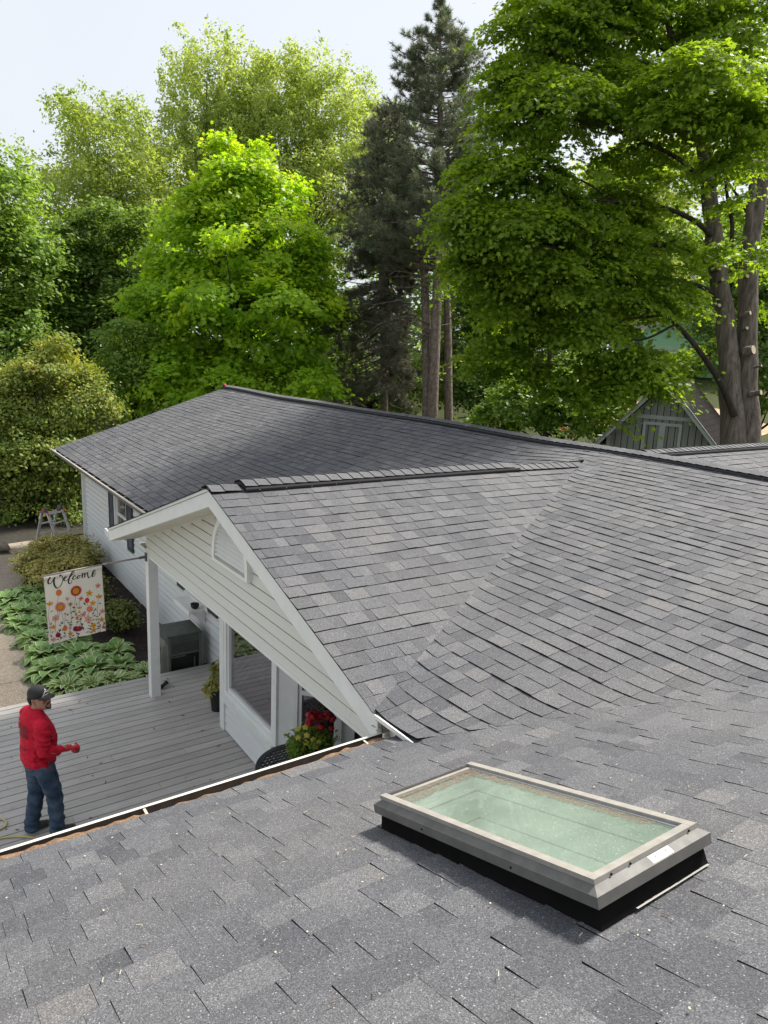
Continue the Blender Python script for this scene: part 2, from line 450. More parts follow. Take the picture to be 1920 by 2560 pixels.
# ------------------------------------------------ trim
M['lip']=simple('gutter_white',(0.56,0.55,0.51),(0.48,0.47,0.43),scale=6,rough=0.5)
M['strap']=simple('strap_beige',(0.50,0.46,0.38),(0.42,0.38,0.31),rough=0.6)
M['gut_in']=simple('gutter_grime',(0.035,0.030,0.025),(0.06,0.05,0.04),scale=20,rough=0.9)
def gutter(name, axis, a0, a1, c, out, ztop, label=None, debris=True, hang=0.62):
    """K-style trough. axis 0: runs along X at Y=c, open side towards +out"""
    prof=[(0.0,0.0),(0.0,-0.105),(0.07,-0.105),(0.085,-0.08),(0.118,-0.045),(0.125,-0.012),(0.138,-0.006),(0.138,0.006),(0.118,0.006),(0.118,-0.006),
          (0.112,-0.042),(0.078,-0.074),(0.064,-0.098),(0.006,-0.098),(0.006,0.0)]
    mb=MB()
    def P(a,w,z): return (a,c+out*w,ztop+z) if axis==0 else (c+out*w,a,ztop+z)
    nseg=max(2,int(abs(a1-a0)/2))
    rs=[[P(a0+(a1-a0)*k/nseg,w,z+0.003*math.sin(k*2.1)) for w,z in prof] for k in range(nseg+1)]
    mb.rings(rs,0)
    npf=len(prof)
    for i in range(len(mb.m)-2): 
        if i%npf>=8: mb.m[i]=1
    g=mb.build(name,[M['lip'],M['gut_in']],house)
    if label: g['label']=label
    if debris:
        mb=MB(); rg=random.Random(5); n=int(abs(a1-a0)/0.05)
        row=[]
        for k in range(n+1):
            a=a0+(a1-a0)*k/n
            h=-0.006+0.010*math.sin(a*3.1)+rg.uniform(-.008,.008)
            row.append([P(a,w,h+rg.uniform(-.007,.007)+q) for w,q in ((-0.02,.03),(0.035,.018),(0.070,.002),(0.106,-.018))])
        for k in range(n):
            for i in range(3):
                mb.poly([row[k][i],row[k+1][i],row[k+1][i+1],row[k][i+1]],0)
        mb.build('leaf_litter',M['debris'],g)
    k=a0+0.25
    while k<a1:
        mb=MB(); p=P(k,0.004,-0.002); q=P(k,0.124,-0.002)
        mb.bar(p,q,0.014,0.006); mb.build('gutter_strap',M['strap'],g)
        k+=hang
    return g
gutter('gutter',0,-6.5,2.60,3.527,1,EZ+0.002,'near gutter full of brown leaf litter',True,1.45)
gutter('gutter',1,10.95,YFAR+0.02,XE+0.02,-1,2.288,'white gutter along the far eave',False,0.62)
mb=MB()   # hidden deposit in far gutter
gm=simple('gutter_silt',(0.17,0.15,0.12),(0.10,0.09,0.07),scale=25,rough=0.95)
mb.obox((XE-0.11,10.97,2.205),(0.115,0,0),(0,YFAR-10.97,0),(0,0,0.03)); mb.build('gutter_silt',gm,house)
# little gutter piece at the left foot of the gable
mb=MB(); mb.box((XGF-0.005,10.885,2.40),(XGF+1.0,11.0,2.50)); mb.box((XGF-0.02,10.99,2.42),(XGF+0.01,11.03,2.515)); mb.build('gutter',M['trim'],house)

# rake fascias of the porch gable
FH=0.19
def rakeboard(mb, x, y0, y1, zf, h=0.17, t=0.035, m=0):
    za,zb=zf(y0),zf(y1)
    mb.obox((x,y0,za-h),(t,0,0),(0,y1-y0,zb-za),(0,0,h),m)
zf=lambda y: zG0(0,y)-0.008
for y0 in (3.70,10.88):
    fm=MB(); rakeboard(fm,XGF,y0,YGAB,zf,FH)
    rakeboard(fm,XGF-0.012,y0,YGAB,lambda y: zG0(0,y)-0.004,0.035,0.012)      # drip edge lip
    if y0<5: # widened foot, dying into the gutter
        fm.add([(XGF+0.002,3.72,2.70),(XGF+0.002,4.06,2.79),(XGF+0.002,4.06,2.95),(XGF+0.002,3.72,2.845),(XGF+0.035,3.72,2.70),(XGF+0.035,4.06,2.79),(XGF+0.035,4.06,2.95),(XGF+0.035,3.72,2.845)],[(0,1,2,3),(4,7,6,5),(0,3,7,4)],0)
    fm.build('fascia',M['trim'],house)
# short eave between gable and near wing
mb=MB(); mb.obox((2.575,3.80,2.842),(0.012,0,0),(0,-0.60,0.012),(0,0,0.03))
mb.build('drip_edge',M['trim'],house)
mb=MB(); rg=random.Random(3)
for k in range(40):
    x=2.62+rg.uniform(-.02,.10); y=3.70+rg.uniform(-.10,.06); z=zN(x,y)+0.012+rg.random()*0.04*(1 if y>3.62 else .3)
    a=rg.uniform(0,3.14); l=rg.uniform(.008,.03); w=rg.uniform(.004,.010)
    mb.bar((x-l*math.cos(a),y-l*math.sin(a),z),(x+l*math.cos(a),y+l*math.sin(a),z+rg.uniform(-.01,.015)),w,0.003)
mb.build('leaf_litter',simple('dry_litter',(0.34,0.28,0.20),(0.22,0.16,0.10),rough=0.95),house)
# far rake board and eave board
zf=lambda x: zL0(x,0)-0.012; mb=MB()
mb.obox((XE+0.03,YFAR-0.03,zf(XE+0.03)-0.16),(XR-XE-0.03,0,(XR-XE-0.03)*ML),(0,0.03,0),(0,0,0.155))
mb.build('fascia',M['trim'],house); mb=MB()
mb.obox((XE+0.025,10.95,2.12),(0.03,0,0),(0,YFAR-0.03-10.95,0),(0,0,0.155))
mb.build('fascia',M['trim'],house); mb=MB()
mb.obox((-6.5,3.495,EZ-0.12),(9.1,0,0),(0,0.03,0),(0,0,0.155))
mb.build('fascia',M['trim'],house)
# soffits
mb=MB()
zs=lambda y: zG0(0,y)-0.20
for (y0,y1) in ((3.75,YGAB),(10.86,YGAB)):
    n=26
    mb.obox((XGF+0.036,y0,zs(y0)),(0.385,0,0),(0,y1-y0,zs(y1)-zs(y0)),(0,0,0.01))
mb.obox((XE+0.056,10.95,2.125),(0.42,0,0),(0,YFAR-10.98,0),(0,0,0.01))
mb.obox((2.62,2.4,2.60),(1.7,0,0),(0,1.3,0),(0,0,0.01))
mb.obox((3.02,6.4,2.27),(1.25,0,0),(0,4.45,0),(0,0,0.012))      # porch ceiling
mb.obox((-6.5,3.0,2.60),(9.0,0,0),(0,0.5,0),(0,0,0.012))
mb.build('soffit',M['soffit'],house)

# ------------------------------------------------ clapboard
def laps(mb, O, U, Nn, length, z0, z1, top=None, lap=0.127, seed=1, m=0, u_from=None):
    """clapboards on a vertical wall: O plan origin, U unit direction along, Nn outward normal; top(u) limits the height"""
    rg=random.Random(seed); O=np.array(O,float); U=np.array(U,float); Nn=np.array(Nn,float)
    n=int(math.ceil((z1-z0)/lap))
    def P(u,z,o): q=O+U*u+Nn*o; return (q[0],q[1],z)
    for k in range(n):
        za=z0+k*lap; zb=min(za+lap,z1)
        # split into lengths
        cuts=[0.0]; u=rg.uniform(1.0,3.5)
        while u<length: cuts.append(u); u+=rg.uniform(2.2,3.7)
        cuts.append(length)
        for i in range(len(cuts)-1):
            ua,ub=cuts[i],cuts[i+1]; e=0.0016*((i+k)%2)
            if i<len(cuts)-2: ub+=0.0
            segs=[(ua,ub)]
            if top:
                segs=[]; N_=160; st=None
                for j in range(N_+1):
                    uu=ua+(ub-ua)*j/N_
                    ok=top(uu)>za
                    if ok and st is None: st=uu
                    if (not ok or j==N_) and st is not None: segs.append((st,uu)); st=None
            if top:
                fine=[]
                for (a,b) in segs:      # break where the roof line starts to cut the lap
                    K=max(1,int((b-a)/0.06)); run=a
                    us=[a+(b-a)*q/K for q in range(K+1)]
                    for q in range(K):
                        f0,f1=top(us[q])>=zb,top(us[q+1])>=zb
                        if f0!=f1 or not (f0 and f1):
                            if us[q]>run+1e-6: fine.append((run,us[q]))
                            fine.append((us[q],us[q+1])); run=us[q+1]
                    if b>run+1e-6: fine.append((run,b))
                segs=fine
            for (a,b) in segs:
                ta=min(zb,top(a)) if top else zb; tb=min(zb,top(b)) if top else zb
                ta=max(ta,za+0.002); tb=max(tb,za+0.002)
                cut=(ta<zb-1e-6) or (tb<zb-1e-6)
                sl=0.0 if cut else 0.027
                o0=0.020+e; oa=0.002+e+0.018*(1-(ta-za)/lap); ob=0.002+e+0.018*(1-(tb-za)/lap)
                t=0.5
                vs=[P(a,za,o0),P(b,za,o0),P(b,tb-sl,ob),P(a,ta-sl,oa),P(a,za,-0.035),P(b,za,-0.035),P(b,tb-sl,-0.035),P(a,ta-sl,-0.035)]
                mb.add(vs,[(0,1,2,3),(4,5,1,0),(3,2,6,7)],m,t)
                for (uu,tt,oo) in ((a,ta,oa),(b,tb,ob)):
                    if abs(uu-ua)<1e-6 or abs(uu-ub)<1e-6: mb.add([P(uu,za,o0),P(uu,tt-sl,oo),P(uu,tt-sl,-0.01),P(uu,za,-0.01)],[(0,1,2,3)],m,t)
# main wall (faces -X) at x=4.25
XW=4.25
def wall_with_holes(name, mats, O, U, Nn, length, z0, z1, holes, seed):
    mb=MB()
    us=sorted(set([0.0,length]+[h[0] for h in holes]+[h[1] for h in holes]))
    for a,b in zip(us[:-1],us[1:]):
        hs=[h for h in holes if h[0]<=a+1e-6 and h[1]>=b-1e-6]
        spans=[(z0,z1)]
        for h in hs:
            spans=[s for s in ((z0,h[2]),(h[3],z1)) if s[1]-s[0]>0.01]
        for (p,q) in spans:
            # keep the lap phase of the wall
            p2=z0+math.floor((p-z0)/0.127+1e-6)*0.127
            O2=np.array(O,float)+np.array(U,float)*a
            laps(mb,O2,U,Nn,b-a,p2,q,None,0.127,seed)
    return mb.build(name,mats,house)
# U runs towards -Y so that U x Z = -X outward
LW=20.15-9.0
wins=[(20.15-17.15,20.15-15.95,0.72,2.0),(20.15-12.30,20.15-11.10,0.86,1.95)]
w=wall_with_holes('wall',M['siding'],(XW,20.15),(0,-1),(-1,0),LW,-0.30,2.14,wins,71)
w['label']='long white clapboard wall beside the planting bed'
mb=MB(); mb.obox((XW,20.15,-0.5),(0,-0.0001,0),(0.1,0,0),(0,0,0.1))
# backing of the wall and the other sides of the house
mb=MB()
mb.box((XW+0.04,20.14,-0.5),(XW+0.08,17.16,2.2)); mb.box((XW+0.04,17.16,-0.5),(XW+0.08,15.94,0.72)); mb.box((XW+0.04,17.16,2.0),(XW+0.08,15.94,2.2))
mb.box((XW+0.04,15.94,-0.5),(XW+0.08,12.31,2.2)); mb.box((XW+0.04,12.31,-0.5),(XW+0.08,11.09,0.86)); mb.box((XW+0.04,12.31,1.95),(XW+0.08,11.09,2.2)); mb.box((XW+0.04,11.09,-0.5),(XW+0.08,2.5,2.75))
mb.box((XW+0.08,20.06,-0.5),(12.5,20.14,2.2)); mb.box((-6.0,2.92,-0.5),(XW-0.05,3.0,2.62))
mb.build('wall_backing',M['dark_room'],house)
# gable end of the far side: clapboards facing +Y
mb=MB(); laps(mb,(XW,20.15),(1,0),(0,1),9.1,-0.3,3.9,lambda u: 2.2+min(u,9.1-u)*ML,0.127,74); mb.build('wall',M['siding'],house)
mb=MB(); laps(mb,(XW-0.06,3.02),(-1,0),(0,1),10.0,0.0,2.6,None,0.127,75); mb.build('wall',M['siding'],house)
# gable face over the porch, x=3.0
XF=3.0
mb=MB()
u0y=10.35
laps(mb,(XF,u0y),(0,-1),(-1,0),u0y-4.15,2.255,3.72,lambda u: zG0(0,u0y-u)-0.195,0.127,77)
gw=mb.build('gable_wall',M['siding_cream'],house); gw['label']='cream clapboard gable face above the porch'
mb=MB(); mb.add([(XF+0.05,10.36,2.25),(XF+0.05,4.1,2.25),(XF+0.05,4.1,zG0(0,4.1)-.16),(XF+0.05,YGAB,ZGAB-.16),(XF+0.05,10.36,zG0(0,10.36)-.16)],[(0,1,2,3,4)])
mb.obox((XF-0.018,10.38,2.215),(0.14,0,0),(0,-6.35,0),(0,0,0.04)); mb.obox((XF-0.026,10.38,2.243),(0.03,0,0),(0,-6.35,0),(0,0,0.018))
mb.build('beam',M['trim'],house)

# corner board, downspout at the far corner
mb=MB(); mb.box((XW-0.022,20.02,-0.2),(XW+0.0,20.17,2.13)); mb.box((XW-0.022,20.15,-0.2),(XW+0.13,20.172,2.13)); mb.build('corner_board',M['trim'],house)
mb=MB(); mb.box((XW-0.09,20.06,-0.12),(XW-0.024,20.14,2.0)); mb.bar((XW-0.06,20.10,2.0),(XE-0.02,20.9,2.2),0.075,0.06); mb.tube([(XE-0.04,21.25,2.24),(XE-0.04,21.1,2.2),(XE+0.1,20.7,2.15)],0.045,8)
d_=mb.build('downspout',M['trim'],house)
mb=MB(); mb.tube([(XW-0.06,20.10,-0.10),(XW-0.06,20.06,-0.25),(XW-0.14,19.9,-0.30)],[0.07,0.075,0.06],8); mb.build('drain_elbow',M['vent_black'],d_)

# porch post
px0,py0=3.045,10.30
mb=MB(); mb.box((px0-0.07,py0-0.07,0.0),(px0+0.07,py0+0.07,2.222)); mb.box((px0-0.074,py0-0.074,2.10),(px0+0.074,py0+0.074,2.12))
bevelled(mb,'porch_post',M['trim'],house,0.004)

# ------------------------------------------------ windows
def window(y0,y1,z0,z1,label,rail=True,shut=0.42,x=XW):
    """double hung window in a wall facing -X (y0>y1)"""
    fr=MB(); b=0.075
    fr.box((x-0.035,y0,z0),(x+0.05,y0-b,z1)); fr.box((x-0.035,y1+b,z0),(x+0.05,y1,z1))
    fr.box((x-0.034,y0-b,z1-b),(x+0.05,y1+b,z1)); fr.box((x-0.055,y0+0.03,z0-0.03),(x+0.05,y1-0.03,z0+0.035))
    zi=z0+0.035+(z1-z0)*0.46
    for (a,c,xx) in ((z0+0.04,zi+0.02,0.0),(zi-0.02,z1-b,0.022)):
        fr.box((x+xx,y0-b,a),(x+xx+0.03,y0-b-0.04,c)); fr.box((x+xx,y1+b+0.04,a),(x+xx+0.03,y1+b,c))
        fr.box((x+xx-0.001,y0-b-0.04,a),(x+xx+0.029,y1+b+0.04,a+0.045)); fr.box((x+xx-0.001,y0-b-0.04,c-0.04),(x+xx+0.029,y1+b+0.04,c))
    w=fr.build('window',M['trim'],house); w['label']=label
    g=MB(); g.poly([(x+0.03,y0-b,z0+0.05),(x+0.03,y1+b,z0+0.05),(x+0.03,y1+b,z1-b),(x+0.03,y0-b,z1-b)])
    g.build('pane',M['glass'],w)
    cu=MB(); n=24; ya,yb=y0-b,y0-b-(y0-y1-2*b)*0.36
    for k in range(n):
        t0,t1=ya+(yb-ya)*k/n, ya+(yb-ya)*(k+1)/n
        f=lambda t: x+0.085+0.012*math.sin(t*46)
        cu.poly([(f(t0),t0,z0),(f(t1),t1,z0),(f(t1),t1,z1),(f(t0),t0,z1)])
    cu.build('curtain',M['curtain'],w)
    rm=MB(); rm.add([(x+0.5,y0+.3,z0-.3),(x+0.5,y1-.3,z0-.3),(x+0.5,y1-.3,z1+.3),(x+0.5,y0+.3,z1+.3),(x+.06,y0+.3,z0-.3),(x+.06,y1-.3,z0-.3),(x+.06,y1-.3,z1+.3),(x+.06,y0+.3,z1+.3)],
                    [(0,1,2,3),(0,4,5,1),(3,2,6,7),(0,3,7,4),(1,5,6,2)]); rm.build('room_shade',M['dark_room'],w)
    if shut:
        for (a,c) in ((y0+0.005+shut,y0+0.005),(y1-0.005,y1-0.005-shut)):
            sh=MB(); sh.box((x-0.05,a,z0),(x-0.018,a-0.045,z1)); sh.box((x-0.05,c+0.045,z0),(x-0.018,c,z1))
            for zz in (z0,(z0+z1)/2-0.03,z1-0.06): sh.box((x-0.049,a-0.045,zz),(x-0.018,c+0.045,zz+0.06))
            zz=z0+0.07
            while zz<z1-0.07:
                sh.obox((x-0.044,a-0.045,zz),(0.02,0,0.022),(0,-(a-c-0.09),0),(-0.003,0,0.004)); zz+=0.032
            sh.obox((x-0.024,a-0.04,z0+0.02),(0.003,0,0),(0,-(a-c-0.08),0),(0,0,z1-z0-0.04))
            sh.build('shutter',M['shutter'],w)
    return w
window(17.10,16.0,0.75,1.98,'window with dark shutters and a pale curtain under the far eave')
w2=window(12.25,11.15,0.89,1.93,'window with dark shutters above the shelf')
# planter shelf under the second window
mb=MB(); mb.box((3.93,12.02,0.845),(XW-0.06,11.25,0.885)); 
mb.box((3.93,12.02,0.80),(3.952,11.25,0.845))
for yy in (11.32,11.93):
    mb.add([(XW-0.02,yy,0.84),(3.97,yy,0.84),(XW-0.02,yy,0.62),(XW-0.02,yy-0.025,0.84),(3.97,yy-0.025,0.84),(XW-0.02,yy-0.025,0.62)],[(0,1,2),(5,4,3),(1,4,5,2)])
mb.build('window_shelf',M['white'],house)

# ------------------------------------------------ bay window
bay=thing  # (helper alias kept short)
A0=(3.58,8.90); A1=(3.58,7.20); B0=(XW,9.57); B1=(XW,6.53)
mb=MB(); laps(mb,(3.58,8.90),(0,-1),(-1,0),1.70,0.02,0.52,None,0.127,81)
s2=math.sqrt(.5); LB=math.hypot(B1[0]-A1[0],B1[1]-A1[1])
laps(mb,A1,(s2,-s2),(-s2,-s2),LB,0.02,0.52,None,0.127,82)
laps(mb,B0,(-s2,-s2),(-s2,s2),LB,0.02,2.25,None,0.127,83)
bw=mb.build('wall',M['siding'],house); bw['label']='clapboard apron under the bay window'
mb=MB(); mb.box((3.60,8.88,0.0),(3.64,7.22,0.5))
mb.box((3.545,8.93,0.0),(3.60,8.80,2.24)); mb.box((3.55,8.96,0.0),(3.66,8.931,2.24))
mb.build('corner_board',M['trim'],house)
fr=MB()
def panel(fr,gl,O,U,Nn,u0,u1,z0,z1,b=0.06,sill=True,rail=None,depth=0.09):
    O=np.array([*O,0.0]); U=np.array([*U,0.0]); Nn=np.array([*Nn,0.0]); Z=np.array([0,0,1.0])
    def bx(ua,ub,za,zb,o0,o1): fr.obox(O+U*ua+Z*za+Nn*o0,U*(ub-ua),Nn*(o1-o0),Z*(zb-za))
    bx(u0,u0+b,z0,z1,-0.06,0.03); bx(u1-b,u1,z0,z1,-0.06,0.03)
    bx(u0+b,u1-b,z1-b,z1,-0.06,0.029); bx(u0+b,u1-b,z0,z0+b,-0.06,0.029)
    bx(u0+b,u0+b+0.045,z0+b,z1-b,-0.05,0.008); bx(u1-b-0.045,u1-b,z0+b,z1-b,-0.05,0.008); bx(u0+b+.045,u1-b-.045,z0+b,z0+b+0.045,-0.05,0.007)
    if sill:
        bx(u0-0.04,u1+0.02,z0-0.05,z0-0.001,-0.05,0.075); bx(u0-0.04,u1+0.02,z0-0.12,z0-0.051,-0.03,0.045)
    if rail: bx(u0+b+.045,u1-b-.045,rail,rail+0.06,-0.045,0.012)
    q=[O+U*(u0+b)+Z*(z0+b)-Nn*0.03,O+U*(u1-b)+Z*(z0+b)-Nn*0.03,O+U*(u1-b)+Z*(z1-b)-Nn*0.03,O+U*(u0+b)+Z*(z1-b)-Nn*0.03]
    gl.poly([tuple(p) for p in q])
gl=MB()
panel(fr,gl,A0,(0,-1),(-1,0),0.10,1.66,0.56,2.22,0.075)
fr.obox((3.552,7.24,0.0),(0.10,0,0),(0,-0.05,0),(0,0,2.23)); 
panel(fr,gl,A1,(s2,-s2),(-s2,-s2),0.20,0.80,0.56,2.22,0.055,True,1.28)
fr.obox((*A1,0.5),(s2*0.2,-s2*0.2,0),(0.03,0.03,0),(0,0,1.74)); fr.obox((A1[0]+s2*.80,A1[1]-s2*.80,0.5),(s2*0.15,-s2*0.15,0),(0.03,0.03,0),(0,0,1.74))
bwn=fr.build('window',M['trim'],house); bwn['label']='white framed bay picture window reflecting the deck'
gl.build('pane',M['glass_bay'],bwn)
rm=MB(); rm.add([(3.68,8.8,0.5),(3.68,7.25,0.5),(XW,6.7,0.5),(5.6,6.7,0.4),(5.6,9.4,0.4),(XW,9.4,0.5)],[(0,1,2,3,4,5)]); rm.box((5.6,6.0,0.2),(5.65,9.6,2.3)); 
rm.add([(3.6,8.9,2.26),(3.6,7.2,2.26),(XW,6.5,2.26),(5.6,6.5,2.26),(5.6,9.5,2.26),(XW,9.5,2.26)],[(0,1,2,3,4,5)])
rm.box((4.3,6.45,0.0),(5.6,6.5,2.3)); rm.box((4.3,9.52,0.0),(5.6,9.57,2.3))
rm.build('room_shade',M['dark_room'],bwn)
cu=MB()
for k in range(14):
    a=0.25+k*0.02; b=a+0.02
    f=lambda t: 0.14+0.012*math.sin(t*90)
    q=[(A1[0]+s2*t+f(t)*s2,A1[1]-s2*t+f(t)*s2) for t in (a,b)]
    cu.poly([(*q[0],0.6),(*q[1],0.6),(*q[1],2.2),(*q[0],2.2)])
cu.build('curtain',simple('dark_drape',(0.10,0.085,0.07),(0.06,0.05,0.045),rough=0.9),bwn)

# ------------------------------------------------ gable louvre vent
vy0,vy1,vz0=7.60,6.62,2.90; vc=(vy0+vy1)/2; vr=(vy0-vy1)/2; vh=0.62
def arch(y,extra=0.0):
    q=max(0,1-((y-vc)/(vr+extra))**2); return vz0+0.12+(vh-0.12+extra)*math.sqrt(q)
fr=MB(); n=20
pts=[]
for k in range(n+1):
    a=math.pi*k/n; pts.append((vc+vr*math.cos(a),vz0+0.10+(vh-0.10)*math.sin(a)))
outer=[(vy0,vz0)]+pts+[(vy1,vz0)]
def inset(p,dd): 
    c=np.array([vc,vz0+0.26]); q=np.array(p)-c; l=np.linalg.norm(q); return tuple(c+q*(l-dd)/l)
inner=[inset(p,0.07) for p in outer]
m=len(outer); xo=XF-0.075
vs=[(xo,p[0],p[1]) for p in outer]+[(xo,p[0],p[1]) for p in inner]+[(XF,p[0],p[1]) for p in outer]+[(XF-0.02,p[0],p[1]) for p in inner]
fs=[]
for i in range(m):
    j=(i+1)%m
    fs+=[(i,j,m+j,m+i),(2*m+i,2*m+j,j,i),(m+i,m+j,3*m+j,3*m+i)]
fr.add(vs,fs)
gv=fr.build('gable_vent',M['white'],house); gv['label']='arched white louvre vent in the gable'
lv=MB(); z=vz0+0.07
while z<vz0+vh-0.08:
    hw=vr*0.86 if z<vz0+0.12 else (vr-0.06)*math.sqrt(max(0.02,1-((z+0.02-vz0-0.10)/(vh-0.13))**2))
    lv.obox((XF-0.064,vc+hw,z),(0.05,0,0.042),(0,-2*hw,0),(-0.004,0,0.005)); z+=0.052
lv.build('louver',M['white'],gv)
bk=MB(); bk.add([(XF-0.016,p[0],p[1]) for p in inner],[list(range(m))]); bk.build('backing',M['soffit'],gv)
# ================================================================== SKYLIGHT (a part of the house)
cth=1/math.sqrt(1+MN*MN); sth=MN*cth
def SP(x,y,h): return (x, y+h*sth, zN(x,y)+h*cth)
def ringrect(e,h): return [SP(SKX0-e,SKY0-e,h),SP(SKX1+e,SKY0-e,h),SP(SKX1+e,SKY1+e,h),SP(SKX0-e,SKY1+e,h)]
def ringrect2(ex,ey0,ey1,h): return [SP(SKX0-ex,SKY0-ey0,h),SP(SKX1+ex,SKY0-ey0,h),SP(SKX1+ex,SKY1+ey1,h),SP(SKX0-ex,SKY1+ey1,h)]
M['sky_frame']=simple('bronze_frame',(0.145,0.140,0.130),(0.115,0.111,0.103),scale=14,rough=0.62,spec=0.35,bump=0.02,bscale=200)
M['sky_top']=simple('frame_top',(0.33,0.31,0.275),(0.26,0.245,0.218),scale=18,rough=0.45)
M['curb']=simple('black_flashing',(0.006,0.006,0.006),(0.010,0.009,0.009),scale=20,rough=0.9,spec=0.08)
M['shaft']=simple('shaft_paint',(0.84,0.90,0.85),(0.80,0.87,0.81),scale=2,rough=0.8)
mb=MB()
# bevelled shroud: vertical skirt, sloping flank, upright rim
prof=[(0.024,0.076),(0.029,0.079),(0.029,0.116),(0.001,0.134),(0.0,0.150)]
mb.rings([ringrect(e,h) for e,h in prof],0,0.5,False)
mb.rings([ringrect(0.024,0.076),ringrect(-0.005,0.070)],0,0.5,False)
sky=mb.build('skylight',[M['sky_frame']],house); sky['label']='bronze framed skylight with a pale green pane'
# top rim: four members with mitred look
mb=MB(); wv=0.032
def member(x0,x1,y0,y1,h0,h1):
    p=[SP(x0,y0,h0),SP(x1,y0,h0),SP(x1,y1,h0),SP(x0,y1,h0),SP(x0,y0,h1),SP(x1,y0,h1),SP(x1,y1,h1),SP(x0,y1,h1)]
    mb.add(p,[(3,2,1,0),(4,5,6,7),(0,1,5,4),(1,2,6,5),(2,3,7,6),(3,0,4,7)])
member(SKX0-.001,SKX0+wv,SKY0-.001,SKY1+.012,.135,.152); member(SKX1-wv,SKX1+.001,SKY0-.001,SKY1+.012,.135,.152)
member(SKX0+wv,SKX1-wv,SKY0-.001,SKY0+wv,.135,.1515); member(SKX0+wv,SKX1-wv,SKY1-wv*0.8,SKY1-.002,.125,.139)
mb.build('frame',M['sky_top'],sky)
mb=MB(); member(SKX1-wv-.012,SKX1-wv-.0005,SKY0+wv,SKY1-wv,.128,.1405); member(SKX0+wv+.0005,SKX0+wv+.006,SKY0+wv,SKY1-wv,.128,.138)
mb.build('gasket',simple('gasket_grey',(0.30,0.31,0.33),rough=0.35),sky)
# pane with dust
m,nt,out=new_mat('skylight_glass')
vec=coords(nt,'Object')
fr=N(nt,'ShaderNodeFresnel',{'IOR':1.5}).outputs[0]
tr=N(nt,'ShaderNodeBsdfTransparent',{'Color':(0.92,0.97,0.93,1)})
gl=N(nt,'ShaderNodeBsdfGlossy',{'Color':(1,1,1,1),'Roughness':0.03})
mx=N(nt,'ShaderNodeMixShader',{0:math_(nt,'MULTIPLY',fr,1.1),1:tr.outputs[0],2:gl.outputs[0]})
vo=N(nt,'ShaderNodeTexVoronoi',{'Vector':vec,'Scale':120.0}); cc=N(nt,'ShaderNodeSeparateColor',{'Color':vo.outputs['Color']}).outputs[0]
spk=math_(nt,'MULTIPLY',math_(nt,'LESS_THAN',vo.outputs['Distance'],0.22),math_(nt,'GREATER_THAN',cc,0.88))
n1=noise(nt,vec,5.0,5,0.6); n2=noise(nt,vec,60.0,4,0.7)
film=N(nt,'ShaderNodeMapRange',{'Value':n1,'From Min':0.3,'From Max':0.75,'To Min':0.07,'To Max':0.20}).outputs[0]
g2=N(nt,'ShaderNodeMapRange',{'Value':n2,'From Min':0.58,'From Max':0.8,'To Max':0.16}).outputs[0]
film=math_(nt,'MAXIMUM',math_(nt,'ADD',film,g2),math_(nt,'MULTIPLY',spk,0.55))
df=N(nt,'ShaderNodeBsdfDiffuse',{'Color':(0.56,0.65,0.56,1)})
mx2=N(nt,'ShaderNodeMixShader',{0:film,1:mx.outputs[0],2:df.outputs[0]})
nt.links.new(mx2.outputs[0],out.inputs[0])
mb=MB(); mb.poly([SP(SKX0+.02,SKY0+.02,.136),SP(SKX1-.02,SKY0+.02,.136),SP(SKX1-.02,SKY1-.03,.134),SP(SKX0+.02,SKY1-.03,.134)])
mb.build('pane',m,sky)
# grime band inside the far and right edges
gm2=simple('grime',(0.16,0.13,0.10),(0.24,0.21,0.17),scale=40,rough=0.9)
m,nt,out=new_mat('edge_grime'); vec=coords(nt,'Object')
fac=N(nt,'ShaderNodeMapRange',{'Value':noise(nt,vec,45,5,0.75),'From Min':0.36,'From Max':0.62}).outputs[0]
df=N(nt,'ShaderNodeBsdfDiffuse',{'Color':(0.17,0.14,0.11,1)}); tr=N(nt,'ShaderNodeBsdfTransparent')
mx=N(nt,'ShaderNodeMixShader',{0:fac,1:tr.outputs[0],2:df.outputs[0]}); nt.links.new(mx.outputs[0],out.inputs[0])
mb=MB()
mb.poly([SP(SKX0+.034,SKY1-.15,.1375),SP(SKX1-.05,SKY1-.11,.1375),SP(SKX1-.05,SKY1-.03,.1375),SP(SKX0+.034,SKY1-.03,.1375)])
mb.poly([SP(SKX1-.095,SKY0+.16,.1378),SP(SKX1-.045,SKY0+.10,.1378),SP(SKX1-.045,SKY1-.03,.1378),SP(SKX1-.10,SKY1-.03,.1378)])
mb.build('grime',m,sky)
# light shaft under the pane
mb=MB(); D=-0.27; i0=0.028
a,b=ringrect(-i0,.118),ringrect(-i0+.0,D)
for i in range(4):
    j=(i+1)%4; mb.poly([a[i],a[j],b[j],b[i]])
mb.poly(b)
